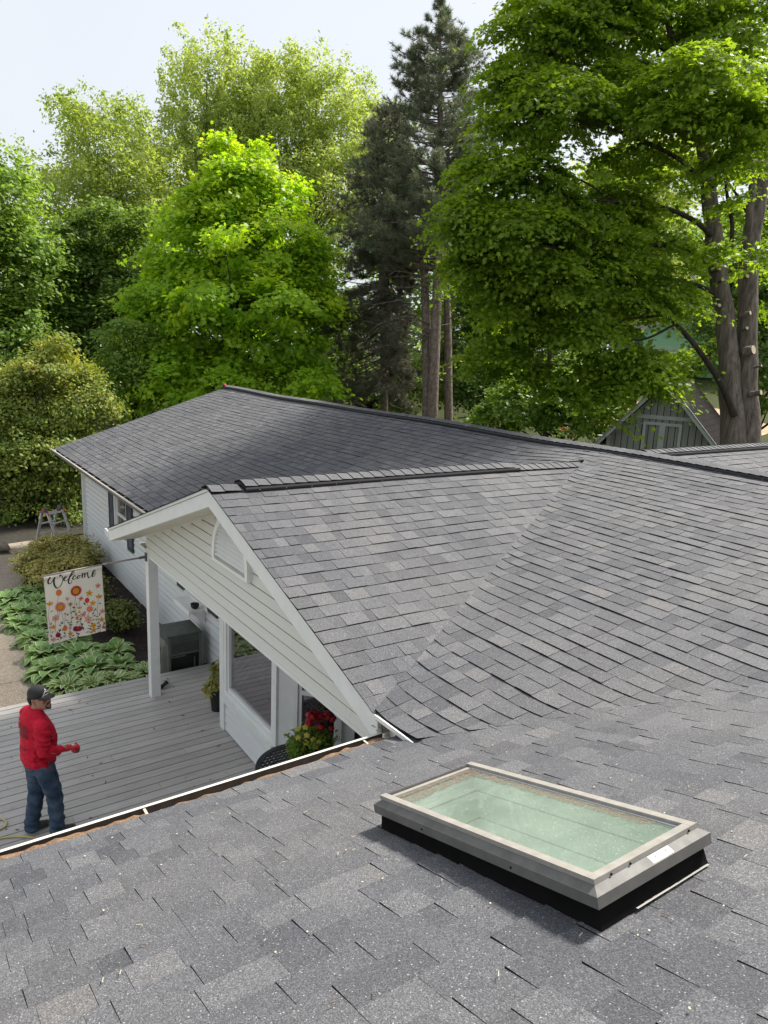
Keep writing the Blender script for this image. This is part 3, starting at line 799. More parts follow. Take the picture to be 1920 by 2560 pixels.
# board joints on the shaft lining
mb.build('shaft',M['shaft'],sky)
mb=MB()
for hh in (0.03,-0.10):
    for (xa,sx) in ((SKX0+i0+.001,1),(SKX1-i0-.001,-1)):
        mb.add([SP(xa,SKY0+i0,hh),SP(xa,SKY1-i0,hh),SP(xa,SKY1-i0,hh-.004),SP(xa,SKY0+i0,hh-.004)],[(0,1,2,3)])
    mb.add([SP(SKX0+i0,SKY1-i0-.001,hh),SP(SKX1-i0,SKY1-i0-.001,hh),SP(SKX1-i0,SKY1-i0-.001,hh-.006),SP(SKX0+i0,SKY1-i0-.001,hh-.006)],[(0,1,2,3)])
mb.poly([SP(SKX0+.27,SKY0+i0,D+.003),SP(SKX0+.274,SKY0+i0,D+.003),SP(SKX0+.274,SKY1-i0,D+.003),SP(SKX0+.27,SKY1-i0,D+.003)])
mb.build('board_joint',simple('joint_line',(0.50,0.57,0.51),rough=0.9),sky)  # board joints, slightly darker green than the shaft paint
mb=MB(); mb.rings([ringrect(0.016,0.004),ringrect(0.012,0.02),ringrect(0.006,0.088),ringrect(-0.02,0.088)],0,0.5,False); mb.build('curb',M['curb'],sky)
mb=MB()   # pale sealant line at the upslope foot
for k in range(9):
    x=SKX0+0.15+k*0.044; mb.poly([SP(x,SKY0-.026,.0135),SP(x+.044,SKY0-.026,.0135),SP(x+.044,SKY0-.018,.0135),SP(x,SKY0-.018+.002*math.sin(k),.0135)])
mb.build('sealant',simple('sealant',(0.40,0.385,0.35),rough=0.7),sky)
def FB(x,t,o=0.0):
    """point on the upslope flank, t 0 at skirt 1 at rim"""
    e=0.029+(0.001-0.029)*t; h=0.116+(0.134-0.116)*t
    p=np.array(SP(x,SKY0-e,h)); n=np.array((0,-0.54*cth+0.84*sth,0.54*sth+0.84*cth)); return tuple(p+n*o)
mb=MB(); mb.poly([FB(1.955,.12,.001),FB(2.065,.12,.001),FB(2.065,.92,.001),FB(1.955,.92,.001)],0)
for (x0,x1,t0,t1) in ((1.962,2.000,.2,.24),(1.962,2.000,.80,.84),(1.962,1.9635,.2,.84),(1.9985,2.000,.2,.84),(1.972,1.980,.32,.44),(1.979,1.986,.42,.62),(1.984,1.992,.60,.70),(2.035,2.042,.55,.72),(2.044,2.05,.62,.80),(2.022,2.03,.35,.42)):
    mb.poly([FB(x0,t0,.0018),FB(x1,t0,.0018),FB(x1,t1,.0018),FB(x0,t1,.0018)],1)
mb.build('sticker',[simple('label_white',(0.80,0.78,0.74),rough=0.5),simple('label_ink',(0.12,0.11,0.10),rough=0.6)],sky)
for x in (1.775,1.87,2.19):
    mb=MB(); p=SP(x,SKY0-.0015,.142); mb.tube([p,(p[0],p[1]-.004,p[2])],.004,8); mb.build('screw',M['curb'],sky)
for (x,y,h) in ((SKX0-.029,1.50,.095),(SKX0-.029,2.0,.095)):
    mb=MB(); p=SP(x,y,h); mb.tube([p,(p[0]-.003,p[1],p[2])],.004,8); mb.build('screw',M['curb'],sky)

# ================================================================== GROUND
def gz(x,y):
    """terrain height"""
    d=x*AX_F[0]+y*AX_F[1]; s=x*AX_R[0]+y*AX_R[1]
    t=max(0.0,d-25.0); z=-0.30
    right=min(max((s+10)/14.0,0.25),1.0)
    z+=right*6.6*(1-math.exp(-(t/34.0)**1.6))
    z+=0.05*math.sin(x*.31)*math.cos(y*.27)*min(1,t/6)
    return z
mb=MB(); xs=[-90,-60,-40,-25,-15,-8,-4]+list(range(-2,46,2))+[50,56,64,74,88,110,140]
ys=[-60,-30,-15,-6]+list(range(-2,66,2))+[70,78,90,110,140,170]
g=[[(x,y,gz(x,y)-0.02) for x in xs] for y in ys]
V=[p for r in g for p in r]; nx=len(xs)
mb.add(V,[(j*nx+i,j*nx+i+1,(j+1)*nx+i+1,(j+1)*nx+i) for j in range(len(ys)-1) for i in range(nx-1)])
m,nt,out=new_mat('lawn'); vec=coords(nt,'Object')
n1=noise(nt,vec,0.25,4); n2=noise(nt,vec,18,5,0.7)
base=ramp(nt,n1,[(0.3,(0.022,0.026,0.012)),(0.48,(0.035,0.042,0.016)),(0.6,(0.07,0.075,0.026)),(0.75,(0.10,0.08,0.045))])
base=mixc(nt,0.5,base,ramp(nt,n2,[(0.3,(0.02,0.025,0.01)),(0.7,(0.12,0.14,0.05))]))
p=N(nt,'ShaderNodeBsdfPrincipled',{'Base Color':base,'Roughness':0.95,'Specular IOR Level':0.1}); nt.links.new(bumpn(nt,n2,0.8,0.05),p.inputs['Normal']); nt.links.new(p.outputs[0],out.inputs[0])
props(mb.build('ground',m,None,True),kind='structure')
# bare sandy patch on the slope by the green house
mb=MB(); 
def patch(mb,c,rx,ry,n=28,off=0.02,seed=1,jit=0.15):
    rg=random.Random(seed); ring=[]
    for k in range(n):
        a=2*math.pi*k/n; r=1+rg.uniform(-jit,jit); x=c[0]+rx*r*math.cos(a); y=c[1]+ry*r*math.sin(a); ring.append((x,y))
    vs=[(c[0],c[1],gz(*c)+off)]
    for f in (0.35,0.7,1.0):
        vs+=[(c[0]+(x-c[0])*f,c[1]+(y-c[1])*f,gz(c[0]+(x-c[0])*f,c[1]+(y-c[1])*f)+off) for x,y in ring]
    fs=[(0,1+k,1+(k+1)%n) for k in range(n)]
    for L in range(2):
        b=1+L*n; fs+=[(b+k,b+n+k,b+n+(k+1)%n,b+(k+1)%n) for k in range(n)]
    mb.add(vs,fs)
patch(mb,(40.5,27.5),6.5,5.0,seed=4)
props(mb.build('sand_patch',simple('sandy_earth',(0.50,0.34,0.20),(0.36,0.24,0.14),scale=1.2,rough=0.95),None),kind='structure')

# leaf-littered ground with the olive tree's shade painted into its dark colour
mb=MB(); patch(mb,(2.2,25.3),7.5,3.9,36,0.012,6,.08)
props(mb.build('shaded_soil',simple('tree_shade_soil',(0.017,0.014,0.010),(0.034,0.030,0.016),scale=9,rough=.95,bump=.8,bscale=30),None),kind='structure')
# mulch bed
mb=MB(); rg=random.Random(9)
bed=[(4.24,11.0),(2.0,11.0),(1.70,11.9),(1.85,13.6),(1.85,15.4),(2.0,16.8),(2.6,18.6),(3.3,19.9),(4.24,20.0)]
n=60
def bedx(y):
    pts=sorted([(p[1],p[0]) for p in bed if p[0]<4.0]); 
    return float(np.interp(y,[p[0] for p in pts],[p[1] for p in pts]))
rows=[]
for k in range(n+1):
    y=11.0+9.0*k/n; x0=bedx(y); rows.append([(x0+(4.26-x0)*i/14,y,-0.27+0.05*math.sin(math.pi*i/14)+rg.uniform(-.012,.012)) for i in range(15)])
V=[p for r in rows for p in r]
mb.add(V,[(j*15+i,j*15+i+1,(j+1)*15+i+1,(j+1)*15+i) for j in range(n) for i in range(14)])
props(mb.build('mulch_bed',simple('bark_mulch',(0.030,0.019,0.014),(0.009,0.006,0.005),scale=55,rough=0.95,bump=1.0,bscale=70),None,True),kind='structure')
mb=MB(); rg=random.Random(19)
for k in range(2600):
    y=rg.uniform(11.05,19.5); x=rg.uniform(bedx(y)+.1,4.22); i=(x-bedx(y))/(4.26-bedx(y)); z=-0.262+0.05*math.sin(math.pi*i)
    a=rg.uniform(0,3.14); l=rg.uniform(.015,.05); w=rg.uniform(.006,.016); t=rg.uniform(-.25,.25)
    mb.bar((x-l*math.cos(a),y-l*math.sin(a),z-l*t),(x+l*math.cos(a),y+l*math.sin(a),z+l*t+.006),w,0.006,t=rg.random())
props(mb.build('bark_chips',simple('bark_chip',(0.055,0.033,0.024),(0.022,0.014,0.011),scale=30,rough=0.9,tint=0.7),None),'loose dark bark chips strewn over the planting bed by the house wall','bark chips',kind='stuff')

# exposed aggregate path in slabs
m,nt,out=new_mat('aggregate'); vec=coords(nt,'Object')
v1=N(nt,'ShaderNodeTexVoronoi',{'Vector':vec,'Scale':55.0}); cc=N(nt,'ShaderNodeSeparateColor',{'Color':v1.outputs['Color']}).outputs[0]
base=ramp(nt,cc,[(0.0,(0.16,0.12,0.085)),(0.4,(0.30,0.25,0.185)),(0.75,(0.42,0.36,0.28)),(1.0,(0.60,0.54,0.45))])
base=mixc(nt,N(nt,'ShaderNodeMapRange',{'Value':v1.outputs['Distance'],'From Min':0.3,'From Max':0.6}).outputs[0],base,(0.20,0.165,0.125))
base=mixc(nt,0.35,base,ramp(nt,noise(nt,vec,1.3,4),[(0.3,(0.20,0.15,0.11)),(0.7,(0.40,0.35,0.28))]))
p=N(nt,'ShaderNodeBsdfPrincipled',{'Base Color':base,'Roughness':0.85}); nt.links.new(bumpn(nt,v1.outputs['Distance'],0.5,0.006),p.inputs['Normal']); nt.links.new(p.outputs[0],out.inputs[0])
mb=MB()
jo=[(11.0,11.0),(12.47,12.44),(13.95,13.93),(15.45,15.13),(17.2,16.9),(19.0,18.6),(20.8,20.3)]   # y at left, y at right
def slab(q,z0=-0.42,z1=-0.292):
    n=len(q); mb.add([(x,y,z1) for x,y in q]+[(x,y,z0) for x,y in q],[tuple(range(n))]+[(i,n+i,n+(i+1)%n,(i+1)%n) for i in range(n)])
for k in range(len(jo)-1):
    (la,ra),(lb,rb)=jo[k],jo[k+1]; gp=0.006
    slab([(-1.6,la+gp),(bedx(min(ra,19.9))+.12,ra+gp),(bedx(min(rb,19.9))+.12,rb-gp),(-1.6,lb-gp)])
slab([(-4.5,9.0),(-1.612,9.0),(-1.612,21.0),(-4.5,21.0)]); slab([(-1.6,9.0),(1.9,9.0),(1.9,10.99),(-1.6,10.99)])
slab([(2.45,20.31),(4.1,20.35),(4.1,21.6),(2.3,21.6)])
props(mb.build('path',m,None),kind='structure')

# ================================================================== DECK
m,nt,out=new_mat('deck_paint'); vec=coords(nt,'Object',(1.2,14,14)); v2=coords(nt,'Object')
g1=noise(nt,vec,2.2,5,0.6); g2=noise(nt,v2,0.7,3); g3=noise(nt,v2,9,4,0.7)
base=ramp(nt,g1,[(0.3,(0.315,0.295,0.278)),(0.55,(0.40,0.378,0.358)),(0.75,(0.465,0.44,0.42))])
base=mixc(nt,N(nt,'ShaderNodeMapRange',{'Value':g2,'From Min':0.4,'From Max':0.7,'To Max':0.35}).outputs[0],base,(0.50,0.475,0.455))
base=mixc(nt,N(nt,'ShaderNodeMapRange',{'Value':g3,'From Min':0.62,'From Max':0.72,'To Max':0.55}).outputs[0],base,(0.13,0.115,0.10))
t=N(nt,'ShaderNodeMapRange',{'Value':attr(nt,'tint'),'To Min':0.86,'To Max':1.14}).outputs[0]
base=mixc(nt,1.0,base,N(nt,'ShaderNodeCombineColor',{'Red':t,'Green':t,'Blue':t}).outputs[0],'MULTIPLY')
p=N(nt,'ShaderNodeBsdfPrincipled',{'Base Color':base,'Roughness':0.55,'Specular IOR Level':0.4}); nt.links.new(bumpn(nt,g1,0.15,0.004),p.inputs['Normal']); nt.links.new(p.outputs[0],out.inputs[0])
mb=MB(); rg=random.Random(2)
y=10.97; bw=0.136; gap=0.014; k=0
while y>2.9:
    w=0.085 if k==0 else bw
    cuts=[-6.0]; x=-6.0+rg.uniform(1,4)
    while x<3.2: cuts.append(x); x+=rg.uniform(3.4,4.9)
    x1=4.225
    cuts.append(x1)
    for a,b in zip(cuts[:-1],cuts[1:]):
        dz=rg.uniform(-.0012,.0012); mb.box((a+.002,y-w,-0.035),(b-.002,y,dz),0,min(1,max(0,0.5+rg.gauss(0,.22))))
    y-=w+gap; k+=1
mb.box((-6.0,10.975,-0.22),(4.22,11.0,-0.004),0,0.4)
mb.box((-5.98,2.95,-0.30),(4.2,10.96,-0.06),1)
deck=mb.build('deck',[m,M['dark_room']],None); props(deck,'wide deck of weathered grey painted planks with dark gaps','deck')
# scattered bits on the deck
mb=MB(); rg=random.Random(33)
for k in range(46):
    x,y=rg.uniform(.2,3.4),rg.uniform(7.2,10.8); a=rg.uniform(0,3.14); l=rg.uniform(.006,.03); mb.bar((x-l*math.cos(a),y-l*math.sin(a),.004),(x+l*math.cos(a),y+l*math.sin(a),.006),rg.uniform(.004,.014),.003,m=rg.choice((0,0,1)))
props(mb.build('leaf_scraps',[simple('scrap_dark',(0.03,0.026,0.02),rough=.9),simple('scrap_pale',(0.55,0.52,0.46),rough=.9)],None),'small dark and pale leaf scraps scattered on the grey deck','leaf scraps',kind='stuff')
mb=MB(); rg=random.Random(34)
for k in range(150):
    x,y=rg.uniform(-.3,3.0),rg.uniform(.7,3.35)
    if SKX0-.06<x<SKX1+.06 and SKY0-.06<y<SKY1+.06: continue
    a=rg.uniform(0,3.14); l=rg.uniform(.004,.014); z=zN(x,y)+.017; q=MN*math.sin(a)*l
    if rg.random()<.5:
        mb.bar((x-l*math.cos(a),y-l*math.sin(a),z+q),(x+l*math.cos(a),y+l*math.sin(a),z-q),.0022,.002,m=rg.choice((0,0,1)))
    else:
        mb.bar((x-.003*math.cos(a),y-.003*math.sin(a),z),(x+.003*math.cos(a),y+.003*math.sin(a),z),rg.uniform(.004,.008),.003,m=0)
props(mb.build('pollen_scraps',[simple('scrap_straw',(0.50,0.44,0.33),rough=.9),simple('scrap_brown',(0.20,0.13,0.08),rough=.9)],None),'pale twigs and seed scraps lying on the near roof shingles','seed scraps',kind='stuff')

# ================================================================== SMALL THINGS
# heat pump box by the wall
hp=thing('cooling_unit','boxy grey-green outdoor cooling unit with a dark opening, against the clapboard wall','cooling unit',(3.85,11.35,-0.25))
M['hp_body']=simple('unit_metal',(0.125,0.13,0.112),(0.10,0.105,0.092),scale=6,rough=0.45)
M['hp_top']=simple('unit_top',(0.070,0.088,0.074),(0.055,0.070,0.060),scale=9,rough=0.5)
mb=MB()
X0,X1,Y0,Y1,Z0,Z1=3.50,4.08,11.06,11.66,-0.27,0.56
for (a,b) in ((X0,X0+.05),(X1-.05,X1)): mb.box((a,Y0,Z0),(b,Y0+.05,Z1-.01)); mb.box((a,Y1-.05,Z0),(b,Y1,Z1-.01))
mb.box((X0+.05,Y0+.002,Z0+.12),(X1-.05,Y0+.045,Z0+.17)); mb.box((X0+.05,Y0+.01,Z1-.34),(X1-.05,Y0+.04,Z1-.31))
# rounded left flank
rs=[]
for z,b in ((Z0,0.0),(Z0+.2,0.03),(Z0+.5,0.045),(Z1-.2,0.03),(Z1-.10,0.0)):
    rs.append([(X0+.01,Y0+.05,z),(X0-.02-b,Y0+.12,z),(X0-.02-b,Y1-.12,z),(X0+.01,Y1-.05,z)])
mb.rings(rs)
mb.box((X1-.04,Y0+.05,Z0+.02),(X1-.01,Y1-.05,Z1-.02))
bevelled(mb,'cabinet',M['hp_body'],hp,.008)
mb=MB(); mb.box((X0-.005,Y0-.008,Z1-.01),(X1+.005,Y1+.005,Z1+.022)); mb.box((X0+.05,Y0+.004,Z1-.31),(X1-.05,Y0+.035,Z1-.012)); mb.box((X0-.012,Y0+.03,Z1-.12),(X0+.02,Y1-.03,Z1-.012))
bevelled(mb,'lid',M['hp_top'],hp,.006)
mb=MB(); mb.box((X0+.06,Y0+.06,Z0+.05),(X1-.06,Y1-.06,Z1-.05)); mb.box((X0-.068,Y0+.22,Z0+.32),(X0-.03,Y0+.27,Z0+.60)); 
mb.build('opening',M['vent_black'],hp)
mb=MB(); mb.box((X0+.06,Y0+.02,Z0+.455),(X0+.30,Y0+.045,Z0+.475)); mb.build('bracket',M['hp_body'],hp); mb=MB(); mb.tube([(X1-.12,Y0+.04,Z0+.18),(X1-.12,Y0+.04,Z0+.40)],.012,8); mb.build('pipe',M['hp_body'],hp)
mb=MB()
for k in range(6): mb.box((X0+.06,Y0-.001,Z1-.14-.027*k),(X1-.06,Y0+.006,Z1-.135-.027*k))
mb.build('louver',M['vent_black'],hp)
mb=MB(); mb.tube([(4.06,11.1,-.05),(4.14,11.02,0.0),(4.17,10.99,-.12),(4.2,10.95,-.02),(4.22,10.9,.05)],.014,8); mb.build('hose',M['vent_black'],hp)

# little spotlight on the deck by the post
sp=thing('spotlight','small black and silver spotlight lying on the deck beside the white post','spotlight',(3.27,10.50,0.03))
mb=MB(); mb.tube([(3.19,10.46,.035),(3.24,10.49,.045),(3.30,10.53,.06)],[.03,.028,.036],10); mb.tube([(3.18,10.44,.0),(3.18,10.46,.07)],.012,8); mb.build('lamp_body',M['vent_black'],sp)
mb=MB(); mb.tube([(3.30,10.53,.06),(3.335,10.55,.07)],[.038,.034],12); mb.build('lamp_head',simple('chrome',(0.6,0.6,0.6),rough=.25,metal=.8),sp)

# bistro table with a pot of flowers
tb=thing('patio_table','round black cast metal patio table with a pierced top, in front of the bay window','table',(3.50,6.47,0))
mb=MB(); tc=(3.50,6.47); r0=0.49
nr=9
ring=lambda r,z,n=48:[(tc[0]+r*math.cos(2*math.pi*k/n),tc[1]+r*math.sin(2*math.pi*k/n),z) for k in range(n)]
mb.rings([ring(r0,.70),ring(r0+.004,.712),ring(r0,.724),ring(r0-.055,.724),ring(r0-.055,.70)],0,.5,False); mb.rings([ring(r0-.055,.70),ring(r0,.70)],0,.5,False)
for k in range(-8,9):
    o=k*0.052
    h=math.sqrt(max(0,(r0-.05)**2-o*o))
    mb.box((tc[0]+o-.010,tc[1]-h,.703),(tc[0]+o+.010,tc[1]+h,.7215)); mb.box((tc[0]-h,tc[1]+o-.010,.704),(tc[0]+h,tc[1]+o+.010,.7205))
M['iron']=simple('cast_iron',(0.030,0.031,0.033),(0.02,0.02,0.022),rough=0.45)
mb.build('tabletop',M['iron'],tb)
for k in range(4):
    a=math.pi/4+k*math.pi/2; c,s_=math.cos(a),math.sin(a)
    mb=MB(); mb.tube([(tc[0]+.30*c,tc[1]+.30*s_,.70),(tc[0]+.20*c,tc[1]+.20*s_,.45),(tc[0]+.22*c,tc[1]+.22*s_,.25),(tc[0]+.36*c,tc[1]+.36*s_,0.0)],.016,8); mb.build('leg',M['iron'],tb)
# ================================================================== LEAF MACHINERY
def unit(a): return a/(np.linalg.norm(a,axis=-1,keepdims=True)+1e-9)
KITE=(np.array([(0,-.5,0),(.30,-.02,.05),(0,.5,-.06),(-.30,-.02,.05)]),)
OVAL=(np.array([(0,-.5,0),(.16,-.25,.03),(.20,.08,.03),(0,.5,-.07),(-.20,.08,.03),(-.16,-.25,.03)]),)
MAPLE=(np.array([(0,-.42,0),(.34,-.40,-.04),(.24,-.10,.0),(.52,.10,-.06),(.18,.18,.0),(0,.56,-.08),(-.18,.18,.0),(-.52,.10,-.06),(-.24,-.10,.0),(-.34,-.40,-.04)]),)
NEEDLE=(np.array([(-.5,0,0),(.5,0,0),(0,1,0)]),)
def leaf_mesh(name, P, Nn, size, tint, shape, mat, parent=None, world=True, T=None, aspect=1.0, seed=1):
    rg=np.random.default_rng(seed); n=len(P); tpl=shape[0]; k=len(tpl)
    Nn=unit(Nn)
    if T is None: T=rg.normal(size=(n,3))
    T=unit(T-Nn*np.sum(T*Nn,axis=1,keepdims=True)); B=np.cross(Nn,T)
    size=np.asarray(size).reshape(-1,1,1)
    V=P[:,None,:]+size*(aspect*tpl[None,:,0:1]*B[:,None,:]+tpl[None,:,1:2]*T[:,None,:]+tpl[None,:,2:3]*Nn[:,None,:])
    V=V.reshape(-1,3)
    me=bpy.data.meshes.new(name)
    me.vertices.add(len(V)); me.vertices.foreach_set('co',V.astype(np.float32).ravel())
    me.loops.add(n*k); me.loops.foreach_set('vertex_index',np.arange(n*k,dtype=np.int32))
    me.polygons.add(n); me.polygons.foreach_set('loop_start',np.arange(0,n*k,k,dtype=np.int32))
    me.materials.append(mat)
    me.update(calc_edges=True)
    a=me.attributes.new('tint','FLOAT','FACE'); a.data.foreach_set('value',np.clip(tint,0,1).astype(np.float32))
    return link(name,me,parent,world)

def cloud(rg, blobs, n_clumps, per, cr, flat, out=0.5, up=0.8, jit=0.55, shoot=0.0, inner=0.55, droop=0.0):
    """leaf positions in clumps through the volume of a crown. blobs: (centre, radii, weight)"""
    w=np.array([b[2] for b in blobs],float); w/=w.sum()
    P=[];Nn=[];CT=[];centres=[]
    for _ in range(n_clumps):
        c,r,_w=blobs[rg.choice(len(blobs),p=w)]
        d=unit(rg.normal(size=3)); 
        q=rg.uniform(inner**2,1.0)**0.5
        if d[2]<-0.2 and rg.random()<.35: d[2]*=-1
        cc=c+r*d*q
        m=max(6,int(per*rg.uniform(.5,1.5)))
        rad=cr*rg.uniform(.65,1.35)
        o=unit(d/np.maximum(r/r.max(),.3))
        oh=unit(o*np.array([1,1,.2]))
        if shoot>0:
            sd=unit(o*np.array([.7,.7,.5])+np.array([0,0,.9])+rg.normal(size=3)*.3); L=shoot*rg.uniform(.4,1.3)
            u=rg.random(m)**.8
            pts=cc+sd*L*u[:,None]+rg.normal(size=(m,3))*rad*(1-.75*u[:,None])*np.array([1,1,flat])
        else:
            g=rg.normal(size=(m,3))*np.array([1,1,flat])*rad*.6
            tilt=-droop*(g@oh)
            pts=cc+g; pts[:,2]+=tilt-droop*.15*np.sum(g[:,:2]**2,axis=1)/max(rad,.1)
        nn=np.array([0,0,1.0])*up+o*out+rg.normal(size=(m,3))*jit
        P.append(pts);Nn.append(nn);CT.append(np.full(m,rg.normal()));centres.append(cc)
    return np.vstack(P),np.vstack(Nn),np.concatenate(CT),np.array(centres)

def limb(mb, a, b, r0, r1, rg, sagz=0.0, n=6, m=0):
    a=np.array(a,float); b=np.array(b,float); pts=[]
    L=np.linalg.norm(b-a); off=rg.normal(size=3)*L*.06
    for k in range(n+1):
        t=k/n; p=a+(b-a)*t+off*math.sin(math.pi*t); p[2]+=sagz*L*math.sin(math.pi*t); pts.append(p)
    mb.tube(pts,[r0+(r1-r0)*(k/n)**.8 for k in range(n+1)],7,m,cap=False)

def PB(px,py,rx,ry,d,w=1.0,depth=None):
    """blob of crown seen as an ellipse at (px,py), d metres deep, in world metres"""
    c=at(px,py,d); rr=rx*d/FPX
    return (c,np.array([rr,depth or rr,ry*d/FPX]),w*rx*ry)
def tree(name,label,group,base,blobs,mat,barkm,seed,n_clumps,per,cr,flat=.5,size=.18,out=.5,up=.8,jit=.55,shoot=0,trunk_r=.2,shape=KITE,tint0=.5,tsd=.13,tj=.12,top_tint=0.0,inner=.55,nlimb=40,droop=0,trunk_top=None,aspect=1.0,cat='tree',path=None):
    rg=np.random.default_rng(seed)
    P,Nn,CT,cen=cloud(rg,blobs,n_clumps,per,cr,flat,out,up,jit,shoot,inner,droop)
    base=np.array([base[0],base[1],gz(base[0],base[1])-.1]) if len(base)==2 else np.array(base,float)
    t=thing(name,label,cat,tuple(base),0,group)
    zt=P[:,2]; z0,z1=zt.min(),zt.max()
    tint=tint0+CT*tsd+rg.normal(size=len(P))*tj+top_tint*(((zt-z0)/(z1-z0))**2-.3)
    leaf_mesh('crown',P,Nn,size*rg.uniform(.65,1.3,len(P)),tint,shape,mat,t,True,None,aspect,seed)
    mb=MB()
    top=np.array(trunk_top) if trunk_top is not None else np.array([*(cen[:,:2].mean(0)),z0+(z1-z0)*.8])
    pth=[base+(top-base)*k/7+np.array([math.sin(k*1.3+seed),math.cos(k*1.7+seed),0])*.02*np.linalg.norm(top-base)*(k/7)*(1-k/7)*4*.3 for k in range(8)]
    mb.tube(pth,[trunk_r*(1-.85*k/7) for k in range(8)],10,cap=False)
    for i in rg.choice(len(cen),min(nlimb,len(cen)),replace=False):
        c=cen[i]; f=min(.95,max(.12,(c[2]-base[2])/(top[2]-base[2])*rg.uniform(.55,.8)))
        s=base+(top-base)*f
        limb(mb,s,c,trunk_r*.32*(1-f)+.02,.012,rg,.06)
    mb.build('trunk',barkm,t,True)
    return t

BK_GREY=bark_mat('bark_grey',(0.12,0.10,0.08),(0.20,0.17,0.14))
BK_DARK=bark_mat('bark_dark',(0.045,0.036,0.028),(0.075,0.06,0.048))
BK_PINE=bark_mat('bark_pine',(0.20,0.155,0.125),(0.34,0.285,0.24),14,(1,1,.35))
L_BRIGHT=leaf_mat('leaf_lime',(0.172,0.317,0.024),(0.317,0.488,0.034),(0.581,0.600,0.046),.52,(1.5,1.5,.5))
L_MAPLE=leaf_mat('leaf_maple',(0.112,0.198,0.018),(0.191,0.290,0.029),(0.310,0.429,0.046),.58,(1.6,1.55,.6))
L_WILLOW=leaf_mat('leaf_willow',(0.218,0.287,0.063),(0.333,0.414,0.103),(0.460,0.529,0.161),.5,(1.4,1.4,.7))
L_MID=leaf_mat('leaf_mid',(0.106,0.188,0.033),(0.188,0.294,0.053),(0.288,0.400,0.081),.48,(1.5,1.5,.7))
L_DARK=leaf_mat('leaf_dark',(0.075,0.140,0.030),(0.131,0.213,0.048),(0.200,0.288,0.069),.45,(1.5,1.5,.7))
L_OLIVE=leaf_mat('leaf_olive',(0.094,0.156,0.030),(0.200,0.269,0.056),(0.450,0.438,0.106),.36,(1.4,1.3,.6),.5,.2)
L_BUSH=leaf_mat('leaf_bush',(0.080,0.115,0.028),(0.24,0.26,0.075),(0.52,0.46,0.16),.34,(1.3,1.2,.7),.5,.25)
L_PINE=leaf_mat('needle_pine',(0.106,0.136,0.087),(0.178,0.207,0.132),(0.265,0.287,0.184),.28,(1.2,1.2,.8))
L_DRY=leaf_mat('needle_dry',(0.109,0.124,0.085),(0.167,0.172,0.121),(0.241,0.230,0.172),.22,(1.2,1.1,.8))

# ================================================================== HOSTAS
H_IN=leaf_mat('hosta_green',(0.12,0.24,0.075),(0.20,0.36,0.11),(0.30,0.46,0.15),.35,(1.3,1.4,.7),.4,.4)
H_EDGE=leaf_mat('hosta_edge',(0.50,0.54,0.20),(0.64,0.65,0.33),(0.75,0.74,0.50),.25,(1.1,1.1,.8),.4,.4)
H_BLUE=leaf_mat('hosta_blue',(0.065,0.125,0.070),(0.10,0.18,0.095),(0.15,0.24,0.12),.25,(1.2,1.3,.8),.4,.4)
def hosta_leaf(mb, rg, base, az, L, wid, rise, edge, tint):
    d=np.array([math.cos(az),math.sin(az),0]); s=np.array([-d[1],d[0],0]); Z=np.array([0,0,1.0])
    roll=rg.uniform(-.35,.35)
    K=7; rows=[]
    pet=L*0.55
    p=np.array(base,float); ang=rise
    p=p+ (d*math.cos(ang)+Z*math.sin(ang))*pet
    step=L/(K-1)
    for k in range(K):
        t=k/(K-1)
        w=wid*L*max(0.0,(math.sin(math.pi*min(1,t*.97+.03)**.72))**.85) if k<K-1 else 0.002
        cup=.22*w
        rows.append([p+s*(-w)+Z*(cup*.6-roll*w),p+s*(-w*edge)+Z*(cup*.75-roll*w*edge),p-Z*cup*.25,p+s*(w*edge)+Z*(cup*.75+roll*w*edge),p+s*w+Z*(cup*.6+roll*w)])
        ang-=rg.uniform(.16,.30)*(1.5 if t>.4 else .8)
        p=p+(d*math.cos(ang)+Z*math.sin(ang))*step
    V=[q for r in rows for q in r]; F0=[];F1=[]
    for k in range(K-1):
        for i in range(4):
            a=k*5+i; (F1 if i in (0,3) else F0).append((a,a+1,a+6,a+5))
    n=len(mb.v); mb.add(V,F0,0,tint); 
    for f in F1: mb.f.append([n+i for i in f]); mb.m.append(1); mb.t.append(tint); mb.uv.append((0.0,0.0))
def hosta_proto(name,label,group,kind,seed):
    rg=random.Random(seed); mb=MB()
    if kind=='broad':
        for ring,(nl,L0,L1,ri,r) in enumerate(((19,.20,.28,.30,.06),(18,.18,.27,.70,.045),(14,.15,.23,1.1,.03),(7,.12,.18,1.4,.01))):
            for k in range(nl):
                az=2*math.pi*(k+rg.uniform(-.4,.4))/nl+ring*.4
                hosta_leaf(mb,rg,(r*math.cos(az),r*math.sin(az),0),az,rg.uniform(L0,L1),rg.uniform(.32,.42),ri+rg.uniform(-.28,.28),.84,min(1,max(0,rg.gauss(.5,.22))))
    else:
        for ring,(nl,L0,L1,ri,r) in enumerate(((20,.20,.27,.35,.05),(20,.19,.25,.75,.04),(16,.17,.22,1.1,.03),(8,.13,.18,1.4,.01))):
            for k in range(nl):
                az=2*math.pi*(k+rg.uniform(-.4,.4))/nl+ring*.4
                hosta_leaf(mb,rg,(r*math.cos(az),r*math.sin(az),0),az,rg.uniform(L0,L1),rg.uniform(.17,.22),ri+rg.uniform(-.2,.2),.62,min(1,max(0,rg.gauss(.5,.22))))
    o=thing(name,label,'hosta',(0,0,0),0,group)
    mats={'broad':[H_IN,H_EDGE],'lance':[H_IN,H_EDGE]}[kind]
    mb.build('foliage',mats,o,True,False)
    return o
GB='broad hostas along the garden path'; GL='narrow variegated hostas by the deck'
hb=[hosta_proto('hosta','x',GB,'broad',s) for s in (1,2,3)]
